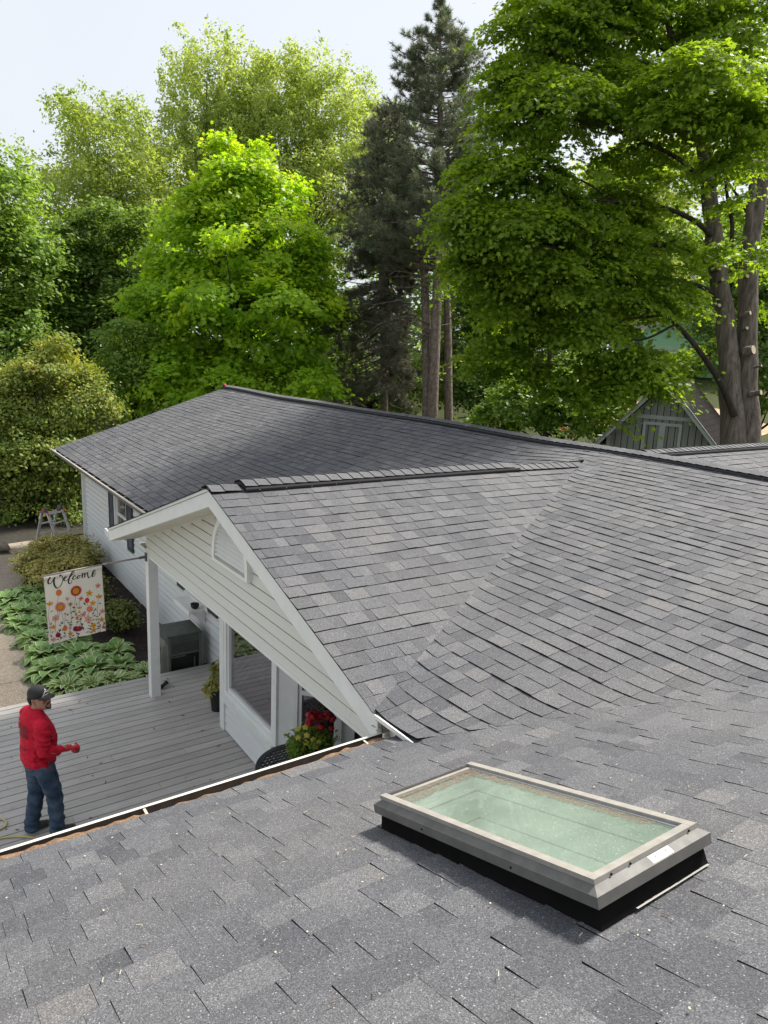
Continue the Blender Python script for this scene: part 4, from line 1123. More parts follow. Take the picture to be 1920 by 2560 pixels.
hl=[hosta_proto('hosta','x',GL,'lance',s) for s in (5,6)]
used=set()
def put_hosta(pool,i,x,y,rz,sc,label):
    p=pool[i%len(pool)]
    if p.name in used: p=copy_tree(p)
    else: used.add(p.name)
    p.location=(x,y,-.27); p.rotation_euler=(0,0,rz); p.scale=(sc,sc,sc*rnd.uniform(.9,1.1)); p['label']=label
broad=[(1.86,16.45,1.0,'cream edged hosta at the far tip of the path row, half over the path'),
 (2.25,16.75,1.05,'large green hosta at the back of the far clump, in front of the olive shrubs'),
 (2.36,16.05,.95,'broad hosta just left of the flag top, beyond the path bend'),
 (1.92,15.55,.9,'hosta leaning over the path at the second joint from the far end'),
 (2.38,15.25,1.0,'pale edged hosta behind the left edge of the flag, second row'),
 (1.86,14.85,.95,'low hosta spilling onto the path between the far clump and the middle clump'),
 (2.30,14.45,1.0,'hosta in the middle of the path row, its leaves touching the flag edge'),
 (1.98,13.95,.95,'cream edged hosta over the path at the middle slab joint'),
 (2.42,13.60,1.0,'hosta hidden partly by the lower left corner of the flag'),
 (1.98,13.15,1.0,'wide hosta bulging over the path above the person, third from the deck'),
 (2.50,12.85,1.08,'big round leaved hosta right below the flag'),
 (3.02,12.72,1.0,'hosta with one large flat leaf, right below the lower right corner of the flag'),
 (1.98,12.40,1.05,'hosta at the path edge behind the head of the person'),
 (2.52,12.15,1.1,'largest blue green hosta in the front clump, just behind the narrow leaved hostas'),
 (2.98,12.10,.85,'single spreading hosta at the right end of the front clump by the bare mulch')]
for i,(x,y,sc,lb) in enumerate(broad): put_hosta(hb,i,x,y,rnd.uniform(0,6),sc*1.12,lb)
lance=[(2.02,11.62,1.0,'narrow leaved white edged hosta nearest the cap of the person'),
 (2.40,11.50,1.05,'narrow leaved white edged hosta in the middle of the deck edge'),
 (2.74,11.48,.95,'narrow leaved white edged hosta at the right end of the deck edge clump'),
 (3.28,11.55,.9,'small striped hosta directly left of the white post'),
 (3.02,11.40,.65,'smallest striped hosta between the deck clump and the post')]
for i,(x,y,sc,lb) in enumerate(lance): put_hosta(hl,i,x,y,rnd.uniform(0,6),sc*1.1,lb)

# ================================================================== BUSHES
def bush(label,c,rx,ry,rz,n,seed,mat,size,tint0,tsd=.2,group=None):
    rg=np.random.default_rng(seed)
    blobs=[]
    for k in range(7):
        a=rg.uniform(0,6.28); q=rg.uniform(0,.55)
        blobs.append((np.array([c[0]+rx*q*math.cos(a),c[1]+ry*q*math.sin(a),c[2]+rz*rg.uniform(.75,1.1)]),np.array([rx*.55,ry*.55,rz*.62]),1.0))
    P,Nn,CT,cen=cloud(rg,blobs,int(n/26),26,.10,.6,.6,.9,.5,0,.6)
    t=thing('shrub',label,'shrub',(c[0],c[1],c[2]),0,group)
    tint=tint0+CT*tsd*.5+rg.normal(size=len(P))*tsd*.7
    leaf_mesh('foliage',P,Nn,size*rg.uniform(.6,1.35,len(P)),tint,OVAL,mat,t,True,None,1.5,seed)
    mb=MB()
    for i in rg.choice(len(cen),28,replace=False): limb(mb,(c[0]+rg.normal()*.06,c[1]+rg.normal()*.06,c[2]-.02),cen[i],.014,.004,rg,.05,4)
    mb.build('stems',BK_DARK,t)
    return t
GS='low shrubs in the house bed'
bush('yellow olive shrub in front of the ladder',(3.25,18.7,-.28),.85,.80,.50,8200,1,L_BUSH,.062,.80,.2,GS)
bush('olive shrub beside the far wall corner, right of the ladder',(3.60,17.7,-.27),.68,.85,.44,6000,2,L_BUSH,.06,.70,.22,GS)
bush('small olive shrub at the path edge behind the hostas',(2.55,17.7,-.28),.58,.60,.44,4800,3,L_BUSH,.06,.66,.2,GS)
bush('amber tipped shrub just above the flag pole',(3.00,16.7,-.27),.75,.6,.44,6000,4,L_BUSH,.06,.82,.22,GS)
bush('dark green shrub with reddish tips right of the flag, by the clapboard wall',(3.36,13.65,-.27),.44,.55,.44,4200,5,L_BUSH,.058,.22,.16,GS)
bush('sparse shrub between the flag pole and the clapboard wall',(3.30,15.4,-.27),.36,.5,.40,2600,6,L_BUSH,.058,.36,.2,GS)
bush('low shrub behind the left edge of the flag among the hostas',(2.74,14.7,-.27),.38,.5,.38,2800,7,L_BUSH,.058,.35,.18,GS)
# hoses and stones in the bed
mb=MB(); 
pts=[(3.75,15.9,-.2),(3.7,15.2,-.17),(3.92,14.9,-.2),(3.95,15.35,-.16),(3.7,15.6,-.15),(3.62,15.1,-.18),(3.85,14.75,-.15),(4.0,15.0,-.2)]
mb.tube([np.array(p) for p in pts],.014,7,cap=True); props(mb.build('garden_hose',M['vent_black'],None,True),'black garden hose lying in loops on the mulch beside the wall','hose')
mb=MB(); mb.tube([(3.28,12.9,-.2),(3.3,12.55,-.235),(3.45,12.15,-.235),(3.75,11.9,-.22)],.011,7); props(mb.build('irrigation_pipe',simple('grey_pipe',(0.16,0.16,0.16),rough=.5),None,True),'thin grey pipe curving over the mulch towards the cooling unit','pipe')
def rock(label,c,r,seed,mat):
    bm=bmesh.new(); bmesh.ops.create_icosphere(bm,subdivisions=3,radius=1.0); rg=random.Random(seed)
    from mathutils import noise as mn
    for v in bm.verts:
        n=mn.noise(v.co*1.3+Vector((seed,0,0)))*.28; v.co*=1+n; v.co.x*=r[0]; v.co.y*=r[1]; v.co.z*=r[2]; v.co+=Vector(c)
    me=bpy.data.meshes.new('boulder'); bm.to_mesh(me); bm.free(); me.materials.append(mat)
    me.polygons.foreach_set('use_smooth',[True]*len(me.polygons))
    props(link('boulder',me),label,'boulder')
RK=simple('fieldstone',(0.22,0.185,0.14),(0.13,0.11,0.085),scale=7,rough=.9,bump=.4,bscale=12)
rock('tan boulder left of the ladder foot under the olive tree',(2.25,20.9,-.22),(.2,.18,.14),3,RK)
rock('grey stone against the clapboard wall right of the flag',(3.92,14.6,-.25),(.12,.14,.09),8,simple('stone_grey',(0.22,0.22,0.22),(.15,.15,.15),rough=.9))
# brick stack at the house corner
bk=thing('brick_stack','small stack of old red bricks on a stone by the far house corner','bricks',(3.98,20.4,-.29))
mb=MB(); mb.box((3.72,20.25,-.29),(4.12,20.6,-.12)); mb.build('stone_block',RK,bk)
for k in range(4):
    mb=MB(); mb.obox((3.78+.09*k,20.28,-.12+.004*(k%2)),(.075,.02,0),(-.04,.20,0),(0,0,.06)); mb.build('brick',simple('old_brick',(0.24,0.085,0.055),(0.16,0.065,0.05),scale=20,rough=.9),bk)

# ================================================================== FLOWER POT ON THE TABLE
fp=thing('flower_pot','black pot of red geraniums and yellow petunias on the pierced table','flower pot',(3.62,6.42,.727))
cx,cy=3.62,6.42
mb=MB(); ring=lambda r,z,n=24:[(cx+r*math.cos(2*math.pi*k/n),cy+r*math.sin(2*math.pi*k/n),z) for k in range(n)]
mb.rings([ring(.11,.728),ring(.155,.90),ring(.17,.92),ring(.17,.945),ring(.15,.945),ring(.14,.90)]); mb.build('pot',M['vent_black'],fp,True)
rg=np.random.default_rng(5)
blobs=[(np.array([cx-.03,cy,1.02]),np.array([.23,.23,.12]),1.5),(np.array([cx-.20,cy-.02,.92]),np.array([.07,.07,.20]),.4),(np.array([cx+.14,cy-.05,1.0]),np.array([.13,.12,.16]),.6)]
P,Nn,CT,cen=cloud(rg,blobs,80,22,.055,.7,.6,.8,.5,0,.5)
leaf_mesh('foliage',P,Nn,.05*rg.uniform(.6,1.3,len(P)),.4+CT*.15,KITE,L_MID,fp,True)
m_red=simple('petal_red',(0.42,0.008,0.014),(0.30,0.006,0.010),rough=.6); m_yel=simple('petal_yellow',(0.72,0.62,0.09),(0.66,0.52,0.06),rough=.6)
def bloom(pos,r,mat,n,seed,flatn=None):
    rg=np.random.default_rng(seed)
    d=unit(rg.normal(size=(n,3))); P=np.array(pos)+d*r*rg.uniform(.5,1,(n,1))
    return leaf_mesh('blossom',P,d+np.array([0,0,.4]),np.full(n,r*.85),np.full(n,.5),KITE,mat,fp,True,None,1.5,seed)
for i,(x,y,z,r) in enumerate(((.02,.05,1.30,.075),(.10,.03,1.28,.06),(-.03,.0,1.25,.055),(.19,.0,1.27,.055),(.08,-.05,1.19,.05),(.24,-.03,1.24,.045),(.20,-.08,1.15,.035),(.27,.02,1.19,.035))):
    bloom((cx+x,cy+y,z),r,m_red,46,40+i)
for i,(x,y,z) in enumerate(((-.17,.02,1.20),(-.10,-.02,1.22),(-.20,-.05,1.13),(-.13,-.10,1.08),(-.04,-.10,1.09),(-.03,-.14,1.02),(.01,-.13,1.06),(-.14,-.18,.94),(-.10,-.06,1.14))):
    P=np.array([(cx+x,cy+y,z)]*5); a=np.arange(5)*2*math.pi/5; T=np.c_[np.cos(a),np.sin(a)*.6,np.sin(a)*.6]; 
    leaf_mesh('blossom',P+T*.018,np.tile(np.array([[-.2,-.7,.7]]),(5,1)),np.full(5,.042),np.full(5,.5),KITE,m_yel,fp,True,T,1.6,i)
# standing pot by the bay
pp=thing('potted_plant','dark pot with a trailing yellow green plant beside the left edge of the bay window','potted plant',(3.70,9.42,0))
cx,cy=3.70,9.42
mb=MB(); mb.rings([ring(.09,0.0),ring(.115,.30),ring(.125,.31),ring(.125,.34),ring(.105,.34),ring(.10,.28)]); mb.build('pot',M['vent_black'],pp)
rg=np.random.default_rng(6)
P,Nn,CT,cen=cloud(rg,[(np.array([cx,cy,.45]),np.array([.15,.15,.16]),1),(np.array([cx-.12,cy-.02,.33]),np.array([.07,.08,.16]),.6),(np.array([cx,cy,.62]),np.array([.08,.08,.12]),.4)],70,18,.05,.7,.6,.8,.5,0,.4)
leaf_mesh('foliage',P,Nn,.05*rg.uniform(.6,1.3,len(P)),.65+CT*.15,OVAL,L_BUSH,pp,True,None,1.5)
# bowl on the shelf
mb=MB(); cx,cy=4.07,11.36; mb.rings([ring(.04,.886),ring(.068,.92),ring(.075,.97),ring(.068,.97),ring(.058,.92)]); props(mb.build('planter_bowl',M['vent_black'],None,True,True),'black bowl on the white shelf under the window','bowl')
# ================================================================== FLAG
fg=thing('welcome_flag','cream garden flag reading Welcome over orange flowers, on a pole from the porch post','flag',(2.97,10.30,2.20))
FA=np.array([1.585,10.30,2.115]); FB_=np.array([2.345,10.30,2.178])     # pole sleeve ends
mb=MB(); mb.tube([(2.965,10.30,2.212),(2.36,10.30,2.18)],.0125,10); mb.tube([(2.36,10.30,2.18),(1.56,10.30,2.112)],.011,10); mb.tube([(2.43,10.30,2.184),(2.40,10.30,2.182)],.017,10)
mb.build('pole',[simple('pole_wood',(0.34,0.30,0.27),(0.26,0.22,0.20),rough=.5)],fg,True)
mb=MB(); mb.box((2.955,10.27,2.15),(2.975,10.33,2.27)); mb.tube([(2.96,10.30,2.212),(2.87,10.30,2.207)],.02,10); mb.build('bracket',[simple('bracket_grey',(0.12,0.12,0.12),rough=.5)],fg)
FL=1.0
def fpos(u,v,off=0.0):
    """cloth point: u along the sleeve from its free end, v down"""
    p=FA+(FB_-FA)*u
    w=0.020*math.sin(u*7+v*1.5)*min(1,v*2)+0.009*math.sin(u*15+1+v*3)*(.3+.7*v)+0.016*v*math.sin(v*4)
    sl=0.018 if v<.07 else 0.0
    return (p[0]+0.075*v*0+ (0.018*v), p[1]-w-off-sl*math.sin(math.pi*min(1,v/.07)) , p[2]-FL*v+0.004*math.sin(u*9)*v)
m,nt,out=new_mat('flag_cloth')
tcol=mixc(nt,noise(nt,coords(nt),6,3),(0.72,0.67,0.58),(0.80,0.75,0.66))
p=N(nt,'ShaderNodeBsdfPrincipled',{'Base Color':tcol,'Roughness':.85,'Specular IOR Level':.1}); tr=N(nt,'ShaderNodeBsdfTranslucent',{'Color':(0.8,0.74,0.62,1)})
nt.links.new(N(nt,'ShaderNodeMixShader',{0:.3,1:p.outputs[0],2:tr.outputs[0]}).outputs[0],out.inputs[0])
mb=MB(); nu,nv=36,44
V=[fpos(i/nu,j/nv) for j in range(nv+1) for i in range(nu+1)]
mb.add(V,[(j*(nu+1)+i,j*(nu+1)+i+1,(j+1)*(nu+1)+i+1,(j+1)*(nu+1)+i) for j in range(nv) for i in range(nu)])
cl=mb.build('cloth',m,fg,True,True)
# the print: coordinates read off the flag itself
def fuv(px,py):
    a,b,c,d=1215,195,-230,1560; x,y=px-95,py-540; det=a*d-b*c
    return ((x*d-b*y)/det,(a*y-c*x)/det)
pr=MB(); PMAT=[]
def pcol(name,c):
    PMAT.append(simple('print_'+name,c,[q*.9 for q in c],rough=.85,spec=.1)); return len(PMAT)-1
p_or,p_rd,p_ye,p_pk,p_mr,p_dk,p_gr,p_co=[pcol(n,c) for n,c in (('orange',(0.72,0.20,0.055)),('red',(0.58,0.065,0.045)),('amber',(0.70,0.34,0.045)),('pink',(0.72,0.34,0.27)),('maroon',(0.27,0.022,0.055)),('leaf',(0.055,0.065,0.05)),('sage',(0.17,0.17,0.10)),('coral',(0.70,0.22,0.14)))]
_lay=[0.003]
def ppoly(pts,m,lv=None):
    _lay[0]+=0.000002
    q=[fpos(*fuv(x,y),_lay[0]+(_lv[0] if lv is None else lv)) for x,y in pts]; pr.add(q,[tuple(range(len(q)))],m)
_lv=[0.0]
def petal(x,y,a,l,w,m,r0=0.0):
    c,s=math.cos(a),math.sin(a); x+=r0*c; y+=r0*s
    ppoly([(x+c*l*t-s*w*o,y+s*l*t+c*w*o) for t,o in ((0,0),(.3,.42),(.65,.5),(.92,.28),(1,0),(.92,-.28),(.65,-.5),(.3,-.42))],m)
_dk=[0]
def disc(x,y,r,m,ry=None,n=14):
    _dk[0]=(_dk[0]+1)%6; _lv[0]=0.0022+0.0004*_dk[0]; ppoly([(x+r*math.cos(2*math.pi*k/n),y+(ry or r)*math.sin(2*math.pi*k/n)) for k in range(n)],m); _lv[0]=0.0012
def stroke(pts,w,m):
    for (x0,y0),(x1,y1) in zip(pts[:-1],pts[1:]):
        l=math.hypot(x1-x0,y1-y0)+1e-6; nx,ny=-(y1-y0)/l*w/2,(x1-x0)/l*w/2; ex,ey=(x1-x0)/l*w*.2,(y1-y0)/l*w*.2
        ppoly([(x0+nx-ex,y0+ny-ey),(x1+nx+ex,y1+ny+ey),(x1-nx+ex,y1-ny+ey),(x0-nx-ex,y0-ny-ey)],m)
def daisy(x,y,r,rc,m,mc,n=16):
    for k in range(n): petal(x,y,2*math.pi*k/n+.1,r-rc,r*.32,m,rc*.85)
    _dk[0]=0; disc(x,y,rc*1.10,p_mr if rc>40 else m); disc(x,y,rc,mc)
def five(x,y,r,m,mc=None,n=5,a0=-1.57):
    for k in range(n): petal(x,y,a0+2*math.pi*k/n,r,r*.55,m)
    disc(x,y,r*.16,mc if mc is not None else p_dk)
def tulip(x,y,w,h,m):
    ppoly([(x-w*.5,y-h*.15),(x-w*.62,y-h*.55),(x-w*.28,y-h*.38),(x-w*.05,y-h*.9),(x+w*.2,y-h*.4),(x+w*.55,y-h*.72),(x+w*.5,y-h*.1),(x+w*.2,y+h*.12),(x-w*.25,y+h*.12)],m)
def leafp(x,y,a,l=70,w=30,m=None): petal(x,y,a,l,w,p_dk if m is None else m)
stems=[((430,980),(400,1180),(430,1400),(440,1500)),((790,1010),(790,1250),(860,1500),(870,1700)),((245,1200),(240,1450),(280,1650),(330,1950)),((1280,1100),(1275,1350),(1310,1550),(1330,1700)),
 ((690,1230),(720,1400),(740,1600),(720,1900)),((590,1400),(590,1600),(620,1750)),((1065,1030),(1040,1100)),((885,1100),(885,1240)),((480,1350),(440,1450)),((510,1360),(560,1560)),((1110,1390),(1060,1520)),((1040,1190),(1080,1260)),
 ((900,1340),(940,1560),(960,1700)),((390,1560),(400,1780),(450,1900)),((870,1850),(890,1960)),((610,1830),(650,1960)),((1200,1800),(1200,1920)),((950,1500),(930,1750)),((690,1640),(720,1960)),((500,2050),(545,1980),(600,1900)),((1340,1650),(1390,1900)),((1180,1640),(1130,1900)),((740,1250),(830,1440)),((640,1160),(690,1240))]
for s in stems: stroke(s,7,p_gr)
_lv[0]=0.0006
rgp=random.Random(4)
for (x,y,a) in ((270,1340,-.5),(825,1240,-1.4),(800,1290,3.6),(1290,1210,-.3),(970,1170,.9),(620,1400,.9),(1330,1500,-1.4),(1210,1400,2.2),(1000,1370,1.0),(860,1480,0),(800,1380,3.4),(870,1400,-.3),(1180,1500,-.4),(1240,1500,.3),(1180,1600,-.5),(1250,1580,.2),(1080,1660,-.4),(1150,1660,.2),(1100,1700,.5),(300,1640,-1.5),(260,1700,-.3),(330,1830,-.9),(280,1790,2.9),(300,1880,.6),(470,1750,1.1),(520,1740,2.0),(440,1800,.9),(560,1640,-2.0),(600,1540,.5),(640,1600,.4),(680,1640,.5),(640,1700,3.5),(700,1710,-.6),(840,1640,-.4),(760,1740,2.8),(900,1580,-.5),(950,1650,.9),(1000,1650,2.1),(960,1720,.8),(1020,1740,2.2),(1080,1780,.1),(1130,1780,.4),(1060,1880,-.4),(1140,1870,.1),(1280,1680,-.4),(1300,1740,.6),(1380,1700,1.9),(1410,1800,-1.2),(1330,1880,.4),(1440,1640,1.2),(850,1880,.3),(880,1950,.5),(940,1890,2.2),(780,1960,-.6),(700,1960,.3),(500,1920,.8),(560,1930,2.2),(590,1960,-1),(620,1880,-2.2),(540,1800,-1.1),(310,1980,.3),(440,2000,-.3),(350,2060,.9),(1000,1820,-1.1),(1230,1300,1.3),(1200,1390,-1.2),(470,1640,.8),(500,1590,1.1),(720,1530,-.4),(700,1600,.3),(750,1480,.9),(680,1400,-.3),(1300,1800,.2),(1440,1740,-1.4)):
    leafp(x,y,a,rgp.uniform(55,85),rgp.uniform(20,32),rgp.choice((p_dk,p_dk,p_dk,p_gr)))
_lv[0]=0.0012; daisy(793,897,135,72,p_rd,p_ye,17); daisy(475,1237,125,58,p_co,p_ye,16)
disc(428,915,62,p_or,75); tulip(252,1180,115,110,p_ye); tulip(1290,1070,120,115,p_ye); tulip(890,1310,95,75,p_ye)
five(1080,960,78,p_ye); five(1255,790,62,p_co); five(1165,1190,70,p_ye,p_rd); five(915,1080,55,p_rd,p_rd,4); disc(1042,1125,48,p_rd,62); daisy(1112,1325,82,24,p_co,p_or,13)
daisy(690,1190,55,18,p_ye,p_dk,10); petal(620,1110,-1.9,95,50,p_pk); petal(610,1110,-1.2,80,40,p_pk)
for (x,y,r) in ((390,1490,85),(1095,1565,92),(1390,1385,62),(380,1985,60)): five(x,y,r,p_pk,p_dk,6); disc(x,y,r*.5,p_pk); disc(x,y,r*.14,p_dk)
five(985,1455,62,p_co); five(355,1690,60,p_ye); disc(605,1745,55,p_or,62); disc(470,1890,58,p_mr); five(470,1880,55,p_rd)
five(740,1890,62,p_ye); disc(1220,1715,58,p_ye); disc(1220,1715,12,p_dk); five(1390,1590,68,p_ye); five(1235,1830,70,p_ye); five(1455,1780,45,p_rd); five(860,1530,48,p_or); five(830,1440,40,p_ye); five(585,1395,30,p_co)
ppoly([(785,1790),(800,1730),(850,1715),(880,1735),(930,1715),(985,1755),(990,1800),(950,1840),(870,1850),(800,1830)],p_mr)
ppoly([(830,1730),(870,1720),(930,1740),(940,1810),(880,1840),(830,1810)],p_coral if False else p_rd); ppoly([(850,1725),(880,1740),(890,1830),(850,1790)],p_mr)
pr.build('floral_print',PMAT,cl,False)
lt=MB(); prs=pr; pr=lt; _lay[0]=0.0045; _lv[0]=0.0
ink=simple('print_ink',(0.012,0.012,0.014),rough=.8)
def smooth(pts,n=6):
    P=[np.array(p,float) for p in pts]; P=[2*P[0]-P[1]]+P+[2*P[-1]-P[-2]]; o=[]
    for i in range(1,len(P)-2):
        for k in range(n):
            t=k/n; o.append(tuple(.5*((2*P[i])+(-P[i-1]+P[i+1])*t+(2*P[i-1]-5*P[i]+4*P[i+1]-P[i+2])*t*t+(-P[i-1]+3*P[i]-3*P[i+1]+P[i+2])*t**3)))
    o.append(tuple(P[-2])); return o
def pen(pts,w):
    pts=smooth(pts); n=len(pts)
    for i in range(n-1):
        (x0,y0),(x1,y1)=pts[i],pts[i+1]
        down=max(0,(y1-y0)/(math.hypot(x1-x0,y1-y0)+1e-6)); stroke([(x0,y0),(x1,y1)],w*(.55+.75*down),0)
pen([(228,560),(212,590),(195,650),(205,705),(245,705),(290,650),(318,580)],26)
pen([(322,570),(315,640),(325,730),(365,800),(410,812),(460,760),(490,680),(495,600),(470,540),(440,520),(425,545)],28)
pen([(520,625),(555,600),(572,565),(545,565),(520,610),(530,650),(575,650),(612,610)],22)
pen([(625,600),(680,530),(722,455),(715,432),(690,440),(655,520),(625,620),(618,690),(645,722),(680,700),(690,650)],24)
pen([(770,570),(750,545),(715,575),(705,615),(735,630),(790,600)],22)
pen([(815,560),(800,590),(820,615),(850,590),(848,550),(822,545),(880,550)],22)
pen([(905,500),(908,600)],22); pen([(908,570),(935,515),(955,500),(962,590)],20); pen([(962,565),(990,500),(1012,490),(1025,560),(1050,610),(1090,570)],20)
pen([(1095,560),(1140,520),(1175,450),(1165,425),(1140,445),(1120,510),(1120,570),(1150,575),(1195,490)],22)
lt.build('lettering',ink,cl,False); pr=prs
mb=MB()
for u in (.004,.996): mb.add([fpos(u-.003,j/22,.0022) for j in range(23)]+[fpos(u+.003,j/22,.0022) for j in range(23)],[(j,j+1,24+j,23+j) for j in range(22)])
mb.add([fpos(i/20,.068,.0024) for i in range(21)]+[fpos(i/20,.074,.0024) for i in range(21)],[(j,j+1,22+j,21+j) for j in range(20)])
mb.build('hem',simple('hem_thread',(0.60,0.56,0.48),rough=.9),cl)

# ================================================================== LADDER
ld=thing('step_ladder','grey aluminium folding ladder with red locks, standing under the olive tree','ladder',(3.2,20.3,-.29))
Wd=np.array([.42,.28,0]); Sd=np.array([.826,-.562,0]); F0=np.array([2.95,20.25,-.29]); U=np.array([0,0,1.0])
alu=simple('aluminium',(0.62,0.63,0.63),(0.52,0.53,0.53),rough=.45,metal=.3); redm=simple('lock_red',(0.62,0.035,0.03),rough=.4)
T1=F0+Sd*.24+U*1.10; T2=T1+Sd*.15; F2=T2+Sd*.30-U*1.06
fr=MB(); lb=MB(); strip_k=simple('strip_black',(.02,.02,.02),rough=.5); strip_w=simple('strip_white',(.6,.6,.6),rough=.5)
for a,b in ((F0,T1),(F2,T2)):
    for w in (0,1):
        fr.bar(a+Wd*w,b+Wd*w,.028,.075,Wd)
        fr.bar(a+Wd*w+(b-a)*.02,a+Wd*w+(b-a)*.55,.034,.06,Wd)
    for t in (.2,.46,.72,.96):
        p=a+(b-a)*t; fr.bar(p,p+Wd,.05,.03)
        for w in (-.03,1.03):
            rd=MB(); rd.tube([p+Wd*w-Wd*.02,p+Wd*w+Wd*.02],.024 if t<.9 else .05,8); rd.build('lock',redm,ld)
    n=np.array([-.30,-.45,0]); n/=np.linalg.norm(n)
    for (t0,t1,mi) in ((.42,.50,1),(.50,.68,2),(.68,.86,0),(.62,.66,1)):
        o=-Wd/np.linalg.norm(Wd)*.0185
        lb.bar(a+(b-a)*t0+o,a+(b-a)*t1+o,.003,.045+.001*mi,Wd,m=mi)
    lb.build('label_strip',[strip_k,strip_w,redm],ld); lb=MB()
fr.build('rail_frame',alu,ld)
hinge_m=simple('hinge_dark',(.10,.10,.105),rough=.35)
for w in (0,1):
    mb=MB(); c=(T1+T2)/2+Wd*w+U*.07; mb.tube([c-Wd*.06,c+Wd*.06],.062,14); mb.bar(T1+Wd*w,c,.03,.06,Wd); mb.bar(T2+Wd*w,c,.03,.06,Wd); mb.build('hinge',hinge_m,ld)
for w in (-.075,1.075):
    mb=MB(); c=(T1+T2)/2+U*.07+Wd*w; mb.tube([c-Wd*.02,c+Wd*.02],.03,10); mb.build('lock_knob',redm,ld)

# ================================================================== YELLOW HOSE ON THE DECK
mb=MB(); mb.tube([np.array(p) for p in smooth([(.0,8.02,.012),(.45,8.0,.012),(.66,8.01,.012),(.72,8.08,.012),(.70,8.17,.012),(.60,8.23,.012),(.40,8.24,.012),(.15,8.15,.014),(.10,7.95,.026),(.35,7.86,.012),(.65,7.84,.012),(.9,7.70,.012),(1.15,7.4,.012)],5)],.010,8)
props(mb.build('air_hose',simple('hose_yellow',(0.50,0.44,0.16),(0.42,0.36,0.12),rough=.5),None,True),'thin yellow air hose looping over the deck behind the person','hose')

# ================================================================== PERSON
PX,PY,PYAW=1.035,7.70,R(9)
def PW(p):
    c,s=math.cos(PYAW),math.sin(PYAW); return (PX+p[0]*c-p[1]*s,PY+p[0]*s+p[1]*c,p[2])
# local frame: +x is where he faces, -y his right (towards the camera)
def ell(c,rx,ry,ax=(1,0,0),ay=(0,1,0),n=20,sq=2.3):
    c=np.array(c,float); ax=np.array(ax,float); ay=np.array(ay,float); o=[]
    for k in range(n):
        a=2*math.pi*k/n; ca,sa=math.cos(a),math.sin(a); q=(abs(ca)**sq+abs(sa)**sq)**(-1/sq); o.append(c+ax*rx*ca*q+ay*ry*sa*q)
    return o
def chain(mb,pts,rads,n=14,rat=1.0):
    """tapered limb with rounded ends; rads may be (a,b)"""
    P=[np.array(p,float) for p in pts]; K=len(P); rs=[]; prev=None
    for i in range(K):
        d=P[min(i+1,K-1)]-P[max(i-1,0)]; d/=np.linalg.norm(d)
        e1=(np.cross(d,[0,0,1.0]) if abs(d[2])<.95 else np.array([0,1.0,0])) if prev is None else prev-d*np.dot(prev,d)
        e1/=np.linalg.norm(e1); e2=np.cross(d,e1); prev=e1
        ra,rb=rads[i] if hasattr(rads[i],'__len__') else (rads[i],rads[i]*rat)
        if i==0: rs.append([P[i]-d*ra*.55+(e1*math.cos(2*math.pi*k/n)*ra+e2*math.sin(2*math.pi*k/n)*rb)*.5 for k in range(n)])
        rs.append([P[i]+e1*math.cos(2*math.pi*k/n)*ra+e2*math.sin(2*math.pi*k/n)*rb for k in range(n)])
        if i==K-1: rs.append([P[i]+d*ra*.55+(e1*math.cos(2*math.pi*k/n)*ra+e2*math.sin(2*math.pi*k/n)*rb)*.5 for k in range(n)])
    mb.rings(rs)
def remesh(mb,name,mats,parent,voxel=.012,smooth_it=6,matfn=None,disp=None):
    mb.v=[PW(p) for p in mb.v]
    o=link('tmp',mb.mesh('tmp',mats))
    md=o.modifiers.new('r','REMESH'); md.mode='VOXEL'; md.voxel_size=voxel
    sm=o.modifiers.new('s','SMOOTH'); sm.iterations=smooth_it; sm.factor=.5
    o=baked(o,name,parent)
    me=o.data
    if disp:
        inv_c,inv_s=math.cos(-PYAW),math.sin(-PYAW)
        me.update(); co=[v.co.copy() for v in me.vertices]; no=[v.normal.copy() for v in me.vertices]
        for v,c,n in zip(me.vertices,co,no):
            x,y=c.x-PX,c.y-PY; l=(x*inv_c-y*inv_s,x*inv_s+y*inv_c,c.z); v.co=c+n*disp(l)
    if len(mats)>1 and matfn:
        inv_c,inv_s=math.cos(-PYAW),math.sin(-PYAW); idx=[]
        for pl in me.polygons:
            c=pl.center; x,y=c.x-PX,c.y-PY; idx.append(matfn((x*inv_c-y*inv_s,x*inv_s+y*inv_c,c.z)))
        while len(me.materials)<len(mats): me.materials.append(mats[len(me.materials)])
        me.polygons.foreach_set('material_index',idx)
    return o
skin=simple('skin',(0.36,0.185,0.12),(0.30,0.15,0.095),scale=25,rough=.5,spec=.4)
pe=thing('person','man in red long sleeved shirt, jeans and black cap standing on the deck','person',(PX,PY,0))
HIPZ=.93
hipR,hipL=(0.0,-.095,HIPZ),(-.01,.095,HIPZ)
kneeR,ankR=(.10,-.11,.50),(.11,-.12,.085)
kneeL,ankL=(-.01,.11,.50),(-.075,.125,.085)
shR,shL=(-.02,-.205,1.40),(-.02,.205,1.40)
elR,wrR=(-.035,-.275,1.115),(.215,-.255,1.075)
elL,wrL=(-.02,.285,1.12),(.12,.25,.93)
# head pose: turned to his right and tipped up
HC=np.array([.035,-.012,1.605]); hy=R(-52); hp_=R(10)
hf=np.array([math.cos(hy)*math.cos(hp_),math.sin(hy)*math.cos(hp_),math.sin(hp_)]); hs=np.array([-math.sin(hy),math.cos(hy),0]); hu=np.cross(hf,hs)
def HP(f,s,u): return HC+hf*f+hs*s+hu*u
